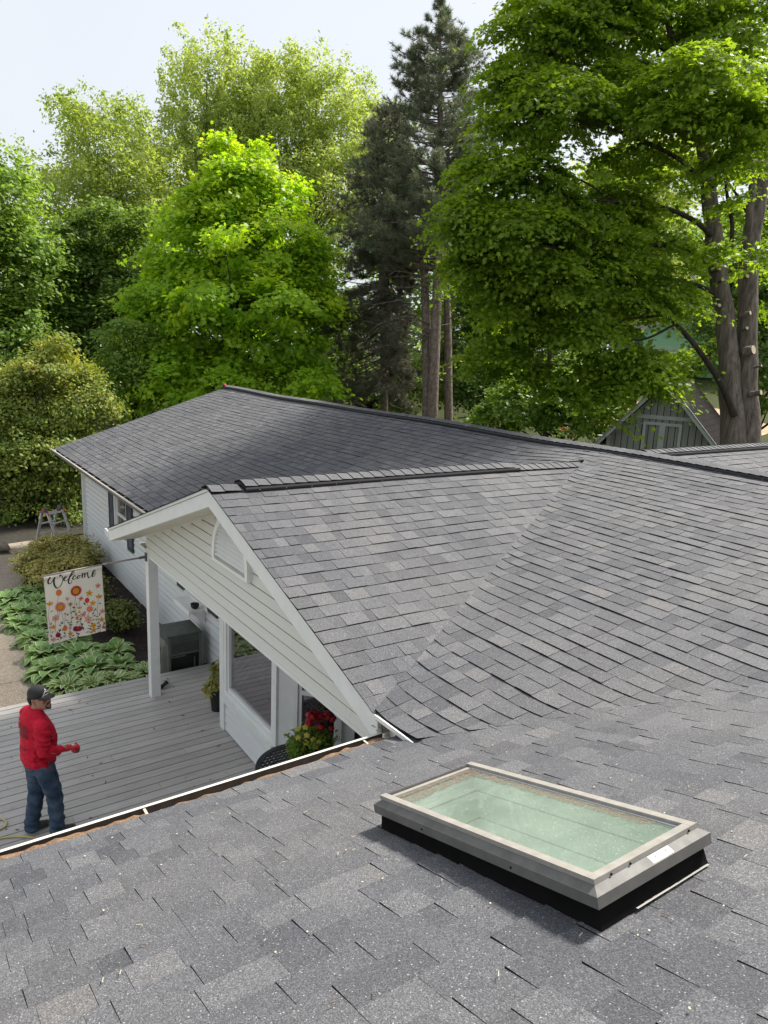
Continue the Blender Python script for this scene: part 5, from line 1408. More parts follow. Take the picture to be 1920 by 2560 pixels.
# body, one continuous surface
mb=MB()
def torso(g,lo=.86):
    return [ell((.0,0,lo),.125+g,.160+g),ell((.0,0,1.0),.135+g,.165+g),ell((.012,0,1.12),.145+g,.165+g),ell((.004,0,1.25),.135+g,.175+g),ell((-.012,0,1.36),.115+g,.185+g),ell((-.02,0,1.43),.085+g,.150+g),ell((-.01,0,1.475),.062+g,.085+g)]
mb.rings(torso(-.012))
chain(mb,[(-.012,0,1.42),(.005,-.004,1.49),HC+hu*-.06],[.068,.060,.058])
for s_,e_,w_ in ((shR,elR,wrR),(shL,elL,wrL)): chain(mb,[s_,tuple((np.array(s_)+e_)/2),e_,tuple((np.array(e_)*.6+np.array(w_)*.4)),w_],[.060,.052,.043,.042,.029])
for h_,k_,a_ in ((hipR,kneeR,ankR),(hipL,kneeL,ankL)): chain(mb,[h_,tuple((np.array(h_)+k_)/2),k_,tuple((np.array(k_)*.65+np.array(a_)*.35)),a_],[.095,.082,.06,.06,.042])
for a_,dx in ((ankR,.12),(ankL,.12)): chain(mb,[(a_[0]-.04,a_[1],.05),(a_[0]+.06,a_[1],.045),(a_[0]+dx+.03,a_[1],.035)],[.038,.04,.03])
# skull and face
def hring(u,f0,f1,s): # ring at height u between back f0 and front f1
    n=20; o=[]
    for k in range(n):
        a=2*math.pi*k/n; ca,sa=math.cos(a),math.sin(a); q=(abs(ca)**2.3+abs(sa)**2.3)**(-1/2.3)
        o.append(HP((f0+f1)/2+(f1-f0)/2*ca*q,s*sa*q,u))
    return o
mb.rings([hring(-.125,.025,.085,.030),hring(-.112,-.02,.098,.050),hring(-.085,-.06,.100,.064),hring(-.05,-.085,.098,.070),hring(-.01,-.098,.097,.074),hring(.03,-.102,.100,.076),hring(.07,-.095,.090,.070),hring(.10,-.065,.065,.052),hring(.115,-.03,.03,.028)])
chain(mb,[HP(.098,0,.012),HP(.112,0,-.015),HP(.124,0,-.032),HP(.105,0,-.04)],[.009,.011,.0145,.010],8)
for q in (-1,1):
    chain(mb,[HP(.106,q*.012,-.036),HP(.106,q*.014,-.036)],[.009,.009],8)
    chain(mb,[HP(.088,q*.018,.026),HP(.092,q*.04,.028),HP(.078,q*.058,.020)],[.011,.012,.009],8)
    chain(mb,[HP(.075,q*.046,-.022),HP(.07,q*.055,-.028)],[.018,.016],8)
    chain(mb,[HP(-.008,q*.076,.02),HP(-.018,q*.084,.012),HP(-.016,q*.084,-.012),HP(-.004,q*.078,-.032)],[(.012,.008),(.017,.008),(.015,.008),(.010,.008)],8)
chain(mb,[HP(.100,-.02,-.066),HP(.108,0,-.064),HP(.100,.02,-.066)],[.007,.009,.007],8)
chain(mb,[HP(.099,-.017,-.079),HP(.106,0,-.079),HP(.099,.017,-.079)],[.007,.009,.007],8)
chain(mb,[HP(.088,-.012,-.108),HP(.092,.012,-.108)],[.018,.018],8)
# palms inside the gloves
def hand(mb,W,D,Upv,g=0.0,side=1):
    """W wrist, D direction of the forearm, Upv back-of-hand direction, side: thumb side sign along cross"""
    W=np.array(W,float); D=unit(np.array(D,float)); B=unit(np.array(Upv,float)-D*np.dot(Upv,D)); S=np.cross(D,B)*side
    chain(mb,[W-D*.01,W+D*.035,W+D*.085],[(.030+g,.020+g),(.040+g,.019+g),(.042+g,.016+g)],12)
    for i,(o,L) in enumerate(((.030,.072),(.010,.080),(-.010,.075),(-.029,.060))):
        k=W+D*(.092-.004*abs(i-1))+S*o+B*.004
        curl=1.0+.13*i
        a1=.75*curl; a2=a1+1.0; a3=a2+.7
        dv=lambda a: D*math.cos(a)-B*math.sin(a)
        p1=k+dv(a1)*L*.46; p2=p1+dv(a2)*L*.32; p3=p2+dv(a3)*L*.24
        chain(mb,[k,p1,p2,p3],[.0098+g,.0092+g,.0085+g,.0072+g],8)
    t0=W+D*.030+S*.034-B*.004; t1=t0+S*.020+D*.026-B*.012; t2=t1+D*.034-B*.014-S*.004; t3=t2+D*.020-B*.014-S*.012
    chain(mb,[t0,t1,t2,t3],[.014+g,.0125+g,.011+g,.009+g],8)
DR=np.array(wrR)-np.array(elR); DL=np.array(wrL)-np.array(elL)
hand(mb,np.array(wrR),DR,(0.1,-.55,.8),0,1); hand(mb,np.array(wrL),DL,(0,.8,.4),0,-1)
body=remesh(mb,'body',[skin],pe,.0075,3)
# shirt
shirt_m=simple('shirt_red',(0.56,0.014,0.040),(0.44,0.009,0.026),scale=7,rough=.75,spec=.15,bump=.9,bscale=26,stretch=(1,1,2.4))
mb=MB()
mb.rings([ell((.0,0,.885),.150,.195),ell((-.004,0,.95),.160,.200),ell((.006,0,1.06),.172,.198),ell((.014,0,1.15),.174,.195),ell((.004,0,1.27),.157,.198),ell((-.016,0,1.37),.130,.205),ell((-.024,0,1.44),.098,.165),ell((-.012,0,1.485),.074,.095),ell((-.002,0,1.515),.066,.072)])
for s_,e_,w_ in ((shR,elR,wrR),(shL,elL,wrL)):
    s_,e_,w_=[np.array(q,float) for q in (s_,e_,w_)]; wq=w_-(w_-e_)*.24
    chain(mb,[s_,s_*.7+e_*.3,s_*.35+e_*.65,e_,e_*.6+w_*.4,wq],[.082,.080,.072,.062,.054,.043])
def wr(l):
    x,y,z=l
    side=1.0 if abs(y)>.17 and z<1.36 else .0
    w=.0042*math.sin(z*105+x*38+math.sin(z*31)*1.5)*side
    w+=.0035*math.sin(z*62+math.sin(x*22+y*9)*2.0)*(1-side)*max(0,min(1,(1.18-z)/.2))
    w+=.0028*math.sin(x*70+z*45+y*12)*side
    return w*2.4
shirt=remesh(mb,'shirt',[shirt_m],pe,.009,3,None,wr)
# back print: rows of dark block lettering, unreadable at this distance
mb=MB(); rg=random.Random(8); ink2=simple('back_print',(0.02,0.015,0.02),rough=.8)
def backpt(y,z,o=.009):
    # surface of the shirt back
    zs=[.95,1.06,1.15,1.27,1.37,1.44]; rx=np.interp(z,zs,[.160,.172,.174,.157,.130,.098]); ry=np.interp(z,zs,[.200,.198,.195,.198,.205,.165]); cx=np.interp(z,zs,[-.004,.006,.014,.004,-.016,-.024])
    t=min(.98,abs(y)/ry); x=cx-rx*(1-t**2.3)**(1/2.3)-o
    return PW((x,y,z))
for z in (1.345,1.308,1.271,1.234):
    y=-.13
    while y<.13:
        w=rg.uniform(.014,.024)
        for (a,b,c,d) in rg.sample([(0,.25,0,1),(.7,1,0,1),(0,1,.75,1),(0,1,0,.25),(0,1,.4,.6)],3):
            ya,yb=y+w*a,y+w*b; za,zb=z+.028*c,z+.028*d
            q=[backpt(ya,za),backpt(yb,za),backpt(yb,zb),backpt(ya,zb)]; mb.poly(q)
        y+=w+.006
for k in range(7):
    y=-.10+.02*k; q=[backpt(y,1.10),backpt(y+.012,1.10),backpt(y+.012,1.12),backpt(y,1.12)]; mb.poly(q)
mb.build('back_print',ink2,shirt)
# jeans
m,nt,out=new_mat('denim'); vec=coords(nt)
n1=noise(nt,vec,7,4); n2=noise(nt,vec,90,2)
base=ramp(nt,n1,[(0.35,(0.020,0.036,0.062)),(0.5,(0.045,0.075,0.118)),(0.7,(0.10,0.14,0.19))])
base=mixc(nt,.3,base,ramp(nt,n2,[(.3,(.015,.03,.06)),(.7,(.10,.14,.19))]))
p=N(nt,'ShaderNodeBsdfPrincipled',{'Base Color':base,'Roughness':.9,'Specular IOR Level':.1}); nt.links.new(bumpn(nt,n1,.4,.02),p.inputs['Normal']); nt.links.new(p.outputs[0],out.inputs[0])
denim=m
mb=MB()
mb.rings([ell((.0,0,.80),.120,.178),ell((-.008,0,.86),.138,.185),ell((-.004,0,.92),.140,.182),ell((0,0,.97),.138,.176)])
for h_,k_,a_ in ((hipR,kneeR,ankR),(hipL,kneeL,ankL)):
    h_,k_,a_=[np.array(q,float) for q in (h_,k_,a_)]
    chain(mb,[h_-[0,0,.03],h_*.55+k_*.45,k_,k_*.5+a_*.5,a_+[0,0,.03],a_-[.004,0,.035]],[.112,.102,.083,.078,.074,.080])
def wj(l):
    x,y,z=l; return 1.6*.004*math.sin(z*48+math.sin(y*30+x*14)*1.8)*(1.0 if z<.62 else .35)+(.006*math.sin(z*80+x*20) if z<.22 else 0)
jeans=remesh(mb,'jeans',[denim],pe,.009,3,None,wj)
mb=MB()  # back pockets outlines and waistband
st=simple('stitching',(0.14,0.15,0.16),rough=.9)
def hipback(y,z,o=.006): 
    t=min(.97,abs(y)/.186); return PW((-.006-.141*(1-t**2.3)**(1/2.3)-o,y,z))
for y0 in (-.135,.045):
    pts=[(y0,.885),(y0+.09,.885),(y0+.09,.79),(y0+.045,.765),(y0,.79),(y0,.885)]
    for (ya,za),(yb,zb) in zip(pts[:-1],pts[1:]):
        K=3
        for k in range(K):
            a=(ya+(yb-ya)*k/K,za+(zb-za)*k/K); b=(ya+(yb-ya)*(k+1)/K,za+(zb-za)*(k+1)/K); mb.bar(hipback(*a),hipback(*b),.003,.003)
mb.build('pocket_stitching',st,jeans)
# shoes
for a_ in (ankR,ankL):
    mb=MB(); 
    chain(mb,[(a_[0]-.055,a_[1],.055),(a_[0]+.0,a_[1],.062),(a_[0]+.09,a_[1],.045),(a_[0]+.165,a_[1],.036)],[(.042,.05),(.046,.058),(.049,.042),(.040,.032)],14)
    remesh(mb,'shoe',[simple('shoe_dark',(0.035,0.033,0.032),(0.06,0.055,0.05),rough=.7)],pe,.009,2)
# gloves: red backs, black palms
gr=simple('glove_red',(0.55,0.025,0.035),(0.45,0.018,0.028),rough=.7); gb=simple('glove_black',(0.02,0.02,0.022),rough=.6)
for (W_,D_,B_,sd) in ((wrR,DR,(0.1,-.55,.8),1),(wrL,DL,(0,.8,.4),-1)):
    W_=np.array(W_,float); D_=unit(np.array(D_)); Bn=unit(np.array(B_)-D_*np.dot(B_,D_))
    mb=MB(); hand(mb,W_+D_*.008,D_,B_,.0045,sd); chain(mb,[W_-D_*.025,W_+D_*.01],[.036,.036],12)
    gl_=remesh(mb,'glove',[gr,gb],pe,.0052,2,lambda l: 1 if np.dot(np.array(l)-W_-D_*.05,Bn)<-.012 else 0)
    if sd==1:
        mb=MB(); S_=np.cross(D_,Bn)
        for (a,b,w) in ((.045,-.012,.024),(.045,.004,.020),(.052,.016,.012),(.062,-.004,.010)):
            o=W_+D_*a+S_*b+Bn*.0275; q=[PW(o-S_*w*.22-D_*.010),PW(o+S_*w*.22-D_*.010),PW(o+S_*w*.22+D_*.012),PW(o-S_*w*.22+D_*.012)]; mb.poly(q)
        mb.build('glove_print',simple('print_white',(.75,.72,.70),rough=.7),gl_)
# cap
capm=simple('cap_black',(0.022,0.022,0.024),(0.016,0.016,0.018),rough=.75)
mb=MB()
def cring(u,f0,f1,s):
    n=28; return [PW(HP((f0+f1)/2+(f1-f0)/2*math.cos(2*math.pi*k/n),s*math.sin(2*math.pi*k/n),u)) for k in range(n)]
mb.rings([cring(.022,-.112,.104,.085),cring(.05,-.114,.106,.086),cring(.085,-.106,.098,.081),cring(.115,-.085,.078,.066),cring(.135,-.048,.045,.038),cring(.141,-.012,.012,.010)])
cp=mb.build('cap',capm,pe,True)
me=cp.data; me.polygons.foreach_set('use_smooth',[True]*len(me.polygons))
br=MB(); n=16; A=[];Bq=[]
for k in range(n+1):
    a=-1.25+2.5*k/n; s=.088*math.sin(a); f=.02+.086*math.cos(a)
    A.append((f,s,.026+.006*math.cos(a))); l=.075*max(0,math.cos(a*1.15)); Bq.append((f+l,s*1.0,.024-.018*(l/.075)-.12*s*s/.088))
V=[PW(HP(*p)) for p in A]+[PW(HP(*p)) for p in Bq]+[PW(HP(p[0],p[1],p[2]-.004)) for p in A]+[PW(HP(p[0],p[1],p[2]-.004)) for p in Bq]
m_=n+1
fs=[(i,i+1,m_+i+1,m_+i) for i in range(n)]+[(2*m_+i,3*m_+i,3*m_+i+1,2*m_+i+1) for i in range(n)]+[(m_+i,m_+i+1,3*m_+i+1,3*m_+i) for i in range(n)]
br.add(V,fs); br.build('brim',capm,cp,True)
em=MB(); 
def capf(s,u,o=.002):
    f1=np.interp(u,[.022,.05,.085,.115,.135],[.104,.106,.098,.078,.045]); f0=np.interp(u,[.022,.05,.085,.115,.135],[-.112,-.114,-.106,-.085,-.048]); w=np.interp(u,[.022,.05,.085,.115,.135],[.085,.086,.081,.066,.038])
    return PW(HP((f0+f1)/2+(f1-f0)/2*math.sqrt(max(0,1-(s/w)**2))+o,s,u+o*.6))
def capq(pts):
    em.poly([capf(*p) for p in pts])
capq([(-.045,.048),(-.030,.068),(-.022,.060)]); capq([(-.030,.068),(0,.104),(.004,.085),(-.014,.072)]); capq([(0,.104),(.030,.068),(.020,.066),(.004,.085)]); capq([(.030,.068),(.045,.048),(.024,.058)])
capq([(-.016,.062),(-.004,.076),(.006,.062)]); capq([(.002,.06),(.010,.07),(.018,.058)])
for k in range(6): a=-.05+.1*k/6; b=-.05+.1*(k+1)/6; capq([(a,.036),(b,.036),(b,.044),(a,.044)])
em.build('emblem',simple('emblem_white',(.78,.78,.78),rough=.6),cp)
# hair, brows, moustache, goatee, eyes
hm=simple('hair_black',(0.014,0.011,0.010),rough=.8)
mb=MB(); mb.rings([hring(-.045,-.094,-.045,.066),hring(-.01,-.105,-.02,.077),hring(.028,-.108,-.005,.080),hring(.034,-.10,-.02,.074)]); mb.v=[PW(p) for p in mb.v]; mb.build('hair',hm,pe,True,True)
mb=MB()
chain(mb,[HP(.094,-.032,-.066),HP(.108,-.017,-.054),HP(.114,0,-.051),HP(.108,.017,-.054),HP(.094,.032,-.066)],[.0045,.0065,.006,.0065,.0045],8)
chain(mb,[HP(.086,-.036,-.072),HP(.088,-.034,-.095),HP(.094,-.018,-.112),HP(.101,0,-.117),HP(.094,.018,-.112),HP(.088,.034,-.095),HP(.086,.036,-.072)],[.006,.008,.011,.013,.011,.008,.006],8)
mb.v=[PW(p) for p in mb.v]; mb.build('beard',hm,pe,True,True)
mb=MB()
for q in (-1,1): chain(mb,[HP(.098,q*.014,.030),HP(.100,q*.034,.035),HP(.085,q*.056,.026)],[.004,.005,.003],8)
mb.v=[PW(p) for p in mb.v]; mb.build('eyebrows',hm,pe,True,True)
mb=MB(); mb2=MB()
for q in (-1,1):
    chain(mb,[HP(.0935,q*.024,.008),HP(.0955,q*.034,.008),HP(.088,q*.045,.008)],[(.004,.006),(.005,.007),(.004,.005)],8); chain(mb2,[HP(.099,q*.031,.008),HP(.100,q*.032,.008)],[.0048,.0045],8)
mb.v=[PW(p) for p in mb.v]; mb2.v=[PW(p) for p in mb2.v]
ey=mb.build('eyes',simple('eye_white',(.55,.50,.46),rough=.3),pe,True,True); mb2.build('iris',hm,ey,True,True)
# ================================================================== TREES
def gbase(px,py,d):
    p=at(px,py,d); return (p[0],p[1])
# lime maple behind the far roof end
d=31
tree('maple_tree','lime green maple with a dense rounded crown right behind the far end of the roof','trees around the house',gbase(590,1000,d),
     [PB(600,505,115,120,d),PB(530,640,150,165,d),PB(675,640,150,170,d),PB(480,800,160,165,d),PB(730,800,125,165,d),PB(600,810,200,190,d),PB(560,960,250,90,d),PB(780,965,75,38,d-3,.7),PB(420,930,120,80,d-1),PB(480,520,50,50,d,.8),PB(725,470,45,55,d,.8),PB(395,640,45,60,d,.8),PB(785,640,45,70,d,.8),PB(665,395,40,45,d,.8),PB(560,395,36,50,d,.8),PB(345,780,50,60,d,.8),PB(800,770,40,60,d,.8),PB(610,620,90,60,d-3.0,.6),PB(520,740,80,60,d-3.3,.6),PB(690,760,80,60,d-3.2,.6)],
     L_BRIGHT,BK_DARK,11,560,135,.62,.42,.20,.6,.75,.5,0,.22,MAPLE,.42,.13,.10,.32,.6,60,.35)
# magnolia by the house corner
d=22.8
tree('olive_tree','bushy olive green broadleaf tree with amber upper leaves, left of the house corner','trees around the house',gbase(95,1330,d),
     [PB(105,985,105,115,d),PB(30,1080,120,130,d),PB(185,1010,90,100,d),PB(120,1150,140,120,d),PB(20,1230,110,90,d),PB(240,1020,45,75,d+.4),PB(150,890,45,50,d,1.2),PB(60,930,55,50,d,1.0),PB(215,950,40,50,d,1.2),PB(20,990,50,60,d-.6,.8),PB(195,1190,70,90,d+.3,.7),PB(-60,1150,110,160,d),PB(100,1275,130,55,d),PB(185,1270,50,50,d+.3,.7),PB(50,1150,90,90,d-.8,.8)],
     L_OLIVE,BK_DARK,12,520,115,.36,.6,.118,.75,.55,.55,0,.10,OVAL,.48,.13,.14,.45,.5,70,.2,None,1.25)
# left edge tree
d=36
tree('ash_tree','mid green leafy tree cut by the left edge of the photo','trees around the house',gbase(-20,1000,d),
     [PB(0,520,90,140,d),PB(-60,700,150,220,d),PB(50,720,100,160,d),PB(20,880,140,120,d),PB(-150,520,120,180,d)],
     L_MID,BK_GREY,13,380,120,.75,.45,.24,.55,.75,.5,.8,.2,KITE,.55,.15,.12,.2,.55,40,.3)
# slim feathery pair behind it
d=46
tree('willow_tree','wispy pale tree with feathery shoots, right of the tree at the left edge','trees around the house',gbase(280,1000,d),
     [PB(285,430,110,130,d),PB(330,560,120,150,d),PB(230,560,110,130,d,.8),PB(300,720,160,180,d),PB(205,330,45,60,d,.8),PB(320,330,40,60,d,.6),PB(110,480,50,70,d+2,.5)],
     L_WILLOW,BK_GREY,14,460,105,.6,.7,.25,.5,.5,.7,2.0,.2,KITE,.42,.16,.14,.15,.5,50,.2,None,.8)
d=52
tree('willow_tree','tall pale yellow green tree with sparse airy top, left of the two tallest','trees around the house',gbase(520,1000,d),
     [PB(510,330,90,160,d),PB(560,260,80,120,d),PB(500,520,130,170,d),PB(440,430,60,110,d,.7),PB(580,420,110,170,d),PB(480,700,160,150,d)],
     L_WILLOW,BK_GREY,15,480,100,.55,.8,.26,.5,.45,.7,2.6,.22,KITE,.52,.15,.14,.15,.45,60,.15,None,.8)
tree('willow_tree','broad pale yellow green tree with a rounded top, right of the two tallest','trees around the house',gbase(740,1000,d+1),
     [PB(720,270,110,130,d),PB(810,330,100,120,d),PB(690,420,120,150,d),PB(840,450,110,150,d),PB(760,560,170,160,d),PB(940,340,60,90,d+3,.8),PB(950,480,80,140,d+3,.8)],
     L_WILLOW,BK_GREY,16,560,105,.7,.7,.26,.5,.5,.65,2.0,.25,KITE,.60,.15,.14,.1,.5,60,.2,None,.8)
# dark middle growth on the left
d=39
tree('oak_tree','dark green shaded tree just left of the lime maple','trees around the house',gbase(230,1000,d),
     [PB(180,620,80,90,d),PB(250,560,70,70,d,.8),PB(140,700,90,90,d,.9),PB(230,720,110,110,d),PB(160,820,140,130,d),PB(300,830,130,130,d),PB(350,660,90,130,d),PB(120,900,140,100,d),PB(90,640,60,70,d+2,.6)],
     L_DARK,BK_GREY,17,420,110,.7,.4,.24,.55,.8,.45,0,.2,KITE,.50,.16,.12,.2,.55,60,.3)
d=29
tree('young_tree','young feathery green tree between the olive tree and the lime maple','trees around the house',gbase(330,1060,d),
     [PB(330,880,70,80,d),PB(290,950,70,60,d),PB(380,960,60,60,d)],L_MID,BK_DARK,18,120,80,.4,.5,.15,.6,.7,.5,.3,.06,KITE,.45,.15,.12,.2,.5,24,.2)

# pines
def pine(name,label,base,axis,branches,seed,trunks,dead,mat,needle=.17):
    rg=np.random.default_rng(seed)
    t=thing(name,label,'pine',tuple(base),0,'trees around the house')
    P=[];T=[];Nn=[];tt=[]
    br=MB()
    for (s,e,curve,ntuft,rad) in branches:
        s=np.array(s,float); e=np.array(e,float); L=np.linalg.norm(e-s)
        pts=[]
        for k in range(8):
            u=k/7; p=s+(e-s)*u; p=p+np.array([0,0,curve*L*(u*u-u)]); p=p+rg.normal(size=3)*L*.012*u; pts.append(p)
        r0=.012+.010*L
        br.tube(pts,[r0*(1-.8*k/7)+.003 for k in range(8)],5,cap=False)
        for j in range(ntuft):
            u=1-.62*rg.random()**1.3
            k=min(6,int(u*7)); p=pts[k]+(pts[k+1]-pts[k])*(u*7-k)
            side=unit(rg.normal(size=3)*np.array([1,1,.5])+np.array([0,0,.35])); tw=rg.uniform(.05,.5)*min(1,L/2.2)*(1.15-u*.6)
            q=p+side*tw
            if tw>.12: br.tube([p,q],[.008,.004],4,cap=False)
            n=44; ax=unit(side+unit(e-s)*.6+np.array([0,0,.45])); d=unit(rg.normal(size=(n,3))+ax*1.15)
            P.append(q+ax*rg.uniform(-.09,.12,(n,1))); T.append(d); Nn.append(rg.normal(size=(n,3))); tt.append(np.full(n,rg.normal(.45,.2))+rg.normal(size=n)*.1)
    if P:
        P=np.vstack(P);T=np.vstack(T);Nn=np.vstack(Nn);tt=np.concatenate(tt)
        sz=needle*rg.uniform(.8,1.25,len(P))
        leaf_mesh('needles',P,np.cross(T,Nn),sz,tt,NEEDLE,mat,t,True,T,.085,seed)
    br.build('branch',BK_PINE,t)
    for tr in trunks:
        mb=MB(); mb.tube([np.array(p,float) for p in tr[0]],tr[1],12,cap=False); mb.build('trunk',BK_PINE,t,True)
    if dead:
        db=MB()
        for (s,e,sg) in dead:
            s=np.array(s,float); e=np.array(e,float); L=np.linalg.norm(e-s); pts=[]
            for k in range(6):
                u=k/5; p=s+(e-s)*u; p=p+np.array([0,0,sg*L*math.sin(math.pi*u)])+rg.normal(size=3)*L*.02*u; pts.append(p)
            db.tube(pts,[.030*(1-.8*k/5)+.004 for k in range(6)],5,cap=False)
            for _ in range(int(rg.integers(3,7))):
                u=rg.uniform(.35,1); k=min(4,int(u*5)); p=pts[k]+(pts[k+1]-pts[k])*(u*5-k)
                q=p+rg.normal(size=3)*np.array([.3,.3,.25])*L*.35; db.tube([p,(p+q)/2+rg.normal(size=3)*.04,q],[.010,.007,.003],4,cap=False)
        db.build('dead_branch',bark_mat('dead_wood',(0.17,0.135,0.11),(0.26,0.215,0.18)),t)
    return t
d=31; q=lambda px,py,dd=0: at(px,py,d+dd)
rg=np.random.default_rng(77)
brs=[]
def wid(y): return float(np.interp(y,[-20,20,70,130,200,300,420,520,620,700],[10,28,72,118,125,180,225,255,265,215]))
for y in range(-15,615,11):
    nb=5 if y>60 else 3
    for k in range(nb):
        a=rg.uniform(0,6.28); w=wid(y)*rg.uniform(.5,1.05)
        sx=math.cos(a); dep=math.sin(a)*w*d/FPX
        if y>420 and sx>.3: w*=.55
        s=q(1100+(.02*(y-300)),y+w*.32); e=q(1100+w*sx,y+rg.uniform(-14,14)+w*.05,dep*1.0)
        brs.append((s,e,.22,int(4+w/8.5),.3))
for cx_,cy_ in ((1155,95),(1160,55),(1155,75)): brs.append((q(1105,150),q(cx_,cy_),.3,9,.3))
trunks=[([q(1078,1120),q(1082,1000),q(1088,850),q(1096,650),q(1100,450),q(1101,250),q(1100,60),q(1099,-10)],[.24,.235,.22,.20,.16,.11,.05,.015]),
        ([q(1066,1115,.3),q(1068,1000,.3),q(1066,820,.3),q(1060,650,.3),q(1056,560,.3),q(1058,480,.3)],[.22,.21,.19,.17,.13,.06])]
dead=[]
for k in range(34):
    y=rg.uniform(560,900); sx=-1 if rg.random()<.72 else 1; L=rg.uniform(50,230)*(1 if sx<0 else .5)
    dead.append((q(1075,y),q(1075+sx*L,y+rg.uniform(-50,60),rg.uniform(-2,2)),rg.uniform(-.05,.22)))
pine('pine_tree','tallest pine with a bare twin trunk and sparse dark needles',q(1078,1120),None,brs,21,trunks,dead,L_PINE,.20)
# second pine: dull, half dry, drooping to the left of the twin trunk
d=33; brs=[]
def wid2(y): return float(np.interp(y,[260,420,520,650,800,950,1010],[45,105,135,155,170,160,130]))
for y in range(270,985,9):
    for k in range(4):
        a=rg.uniform(0,6.28); w=wid2(y)*rg.uniform(.5,1.1); sx=math.cos(a)
        xc=965-(y-270)*.03
        s=q(xc+20,y-w*.15); e=q(xc+20+w*sx*(1.15 if sx<0 else (.9 if y<520 else .42)),y+w*.28+rg.uniform(-10,10),math.sin(a)*w*d/FPX)
        brs.append((s,e,.12,int(4+w/10),.3))
trunks=[([q(962,1120),q(960,900),q(955,700),q(960,480),q(980,255)],[.18,.16,.13,.08,.02])]
dead=[(q(958,y_),q(958+rg.choice((-1,1))*rg.uniform(60,150),y_+rg.uniform(-30,60),rg.uniform(-2,2)),rg.uniform(-.1,.15)) for y_ in np.linspace(560,1000,30)]
pine('pine_tree','duller half dry pine drooping to the left of the bare twin trunk',q(962,1120),None,brs,22,trunks,dead,L_DRY,.20)
d=32.5
mb_tr=[([q(1122,1120),q(1121,1000),q(1120,860),q(1118,740),q(1117,680)],[.20,.19,.18,.15,.10])]
dead=[(q(1120,y_),q(1120+rg.choice((-1,1))*rg.uniform(20,70),y_+rg.uniform(-40,30),rg.uniform(-1,1)),.1) for y_ in (700,740,770,800,850,905)]
pine('dead_pine','bare broken pine trunk standing just right of the twin trunk',q(1122,1120),None,[],23,mb_tr,dead,L_DRY)

# ------------------------------------------------ the big maple on the right
d=17.5; q=lambda px,py,dd=0.0: at(px,py,d+dd)
rg=np.random.default_rng(31)
base=q(1858,1230); bz=gz(base[0],base[1])
bt=thing('maple_tree','big old maple with two thick grey trunks and a wide layered crown','tree',(base[0],base[1],bz),0,'trees around the house')
blobs=[PB(1325,110,130,130,17,1.0),PB(1480,70,150,130,17.5),PB(1650,80,170,140,18),PB(1830,90,170,150,17),PB(1560,-80,330,110,18),
 PB(1275,250,90,95,16.5),PB(1400,290,150,100,16),PB(1540,240,120,90,17),
 PB(1765,215,180,75,15.2),PB(1840,300,120,70,15.0),PB(1690,300,100,55,15.3),
 PB(1215,440,80,60,16.4),PB(1310,460,140,75,16),PB(1180,560,110,70,16),PB(1300,590,170,75,16),PB(1420,560,130,60,16.5),
 PB(1210,690,95,80,16.5),PB(1340,700,150,75,16.3),PB(1490,680,110,70,16.6),PB(1270,790,110,50,17),PB(1430,830,150,60,16.8),PB(1560,770,110,55,17.2),PB(1600,905,90,32,16.5,.9),
 PB(1570,965,90,45,16.6,1.6),PB(1655,950,65,30,16.8,1.3),PB(1520,1060,40,40,16.6,.8),PB(1500,1000,70,40,16.8,.7),PB(1380,960,110,50,17.2,.8),PB(1250,900,110,60,17.3,.9),PB(1720,905,50,28,17.6,.6),PB(1560,520,130,55,17,.9),PB(1650,640,110,55,17,.9),PB(1690,480,80,45,19,.7),PB(1725,770,60,40,19,.6),PB(1640,740,110,50,17,.9),PB(1610,400,110,45,17.2,.8),PB(1560,620,110,45,16.5,.8),PB(1690,600,70,45,18.5,.6),PB(1790,880,30,30,19,.3),PB(1860,520,60,32,15.8,.6),PB(1785,640,50,24,16,.5),PB(1905,660,40,50,16,.5),PB(1850,410,80,45,15.6,.7),PB(1760,930,45,20,16.5,.5),PB(1860,560,60,60,20,.6),PB(1895,250,60,120,19,.7),PB(1895,380,60,120,18.5,.7),PB(1800,430,90,60,19.5,.6),PB(1890,700,40,90,19.5,.5),PB(1480,940,70,55,16.8,.5)]
blobs+=[PB(1400,430,260,190,17.6,.18),PB(1640,430,150,150,18.5,.15),PB(1480,760,250,120,17.4,.18),PB(1250,620,180,200,17.2,.12)]
P,Nn,CT,cen=cloud(rg,blobs,1650,95,.42,.15,.55,.75,.5,0,.35,.55)
leaf_mesh('crown',P,Nn,.115*rg.uniform(.65,1.25,len(P)),.45+CT*.20+rg.normal(size=len(P))*.12,MAPLE,L_MAPLE,bt,True,None,1.0,31)
M['bark_big']=bark_mat('bark_big',(0.15,0.122,0.098),(0.25,0.21,0.175),13,(1,1,.10),1.0)
def stem(pts,rads):
    mb=MB(); pp=[]; rr=[]
    for i in range(len(pts)-1):
        for k in range(5):
            t=k/5; pp.append(pts[i]*(1-t)+pts[i+1]*t); rr.append(rads[i]*(1-t)+rads[i+1]*t)
    pp.append(pts[-1]); rr.append(rads[-1])
    pp=[p+np.array([math.sin(i*.9),math.cos(i*1.1),0])*.012 for i,p in enumerate(pp)]
    mb.tube(pp,rr,22,cap=False)
    return mb.build('trunk',M['bark_big'],bt,True)
st1=stem([q(1838,1240),q(1836,1120),q(1826,1000),q(1822,900),q(1812,780),q(1797,700),q(1785,600),q(1772,470),q(1755,340),q(1725,240),q(1690,130),q(1660,20)],[.37,.30,.26,.235,.215,.21,.20,.18,.155,.13,.10,.06])
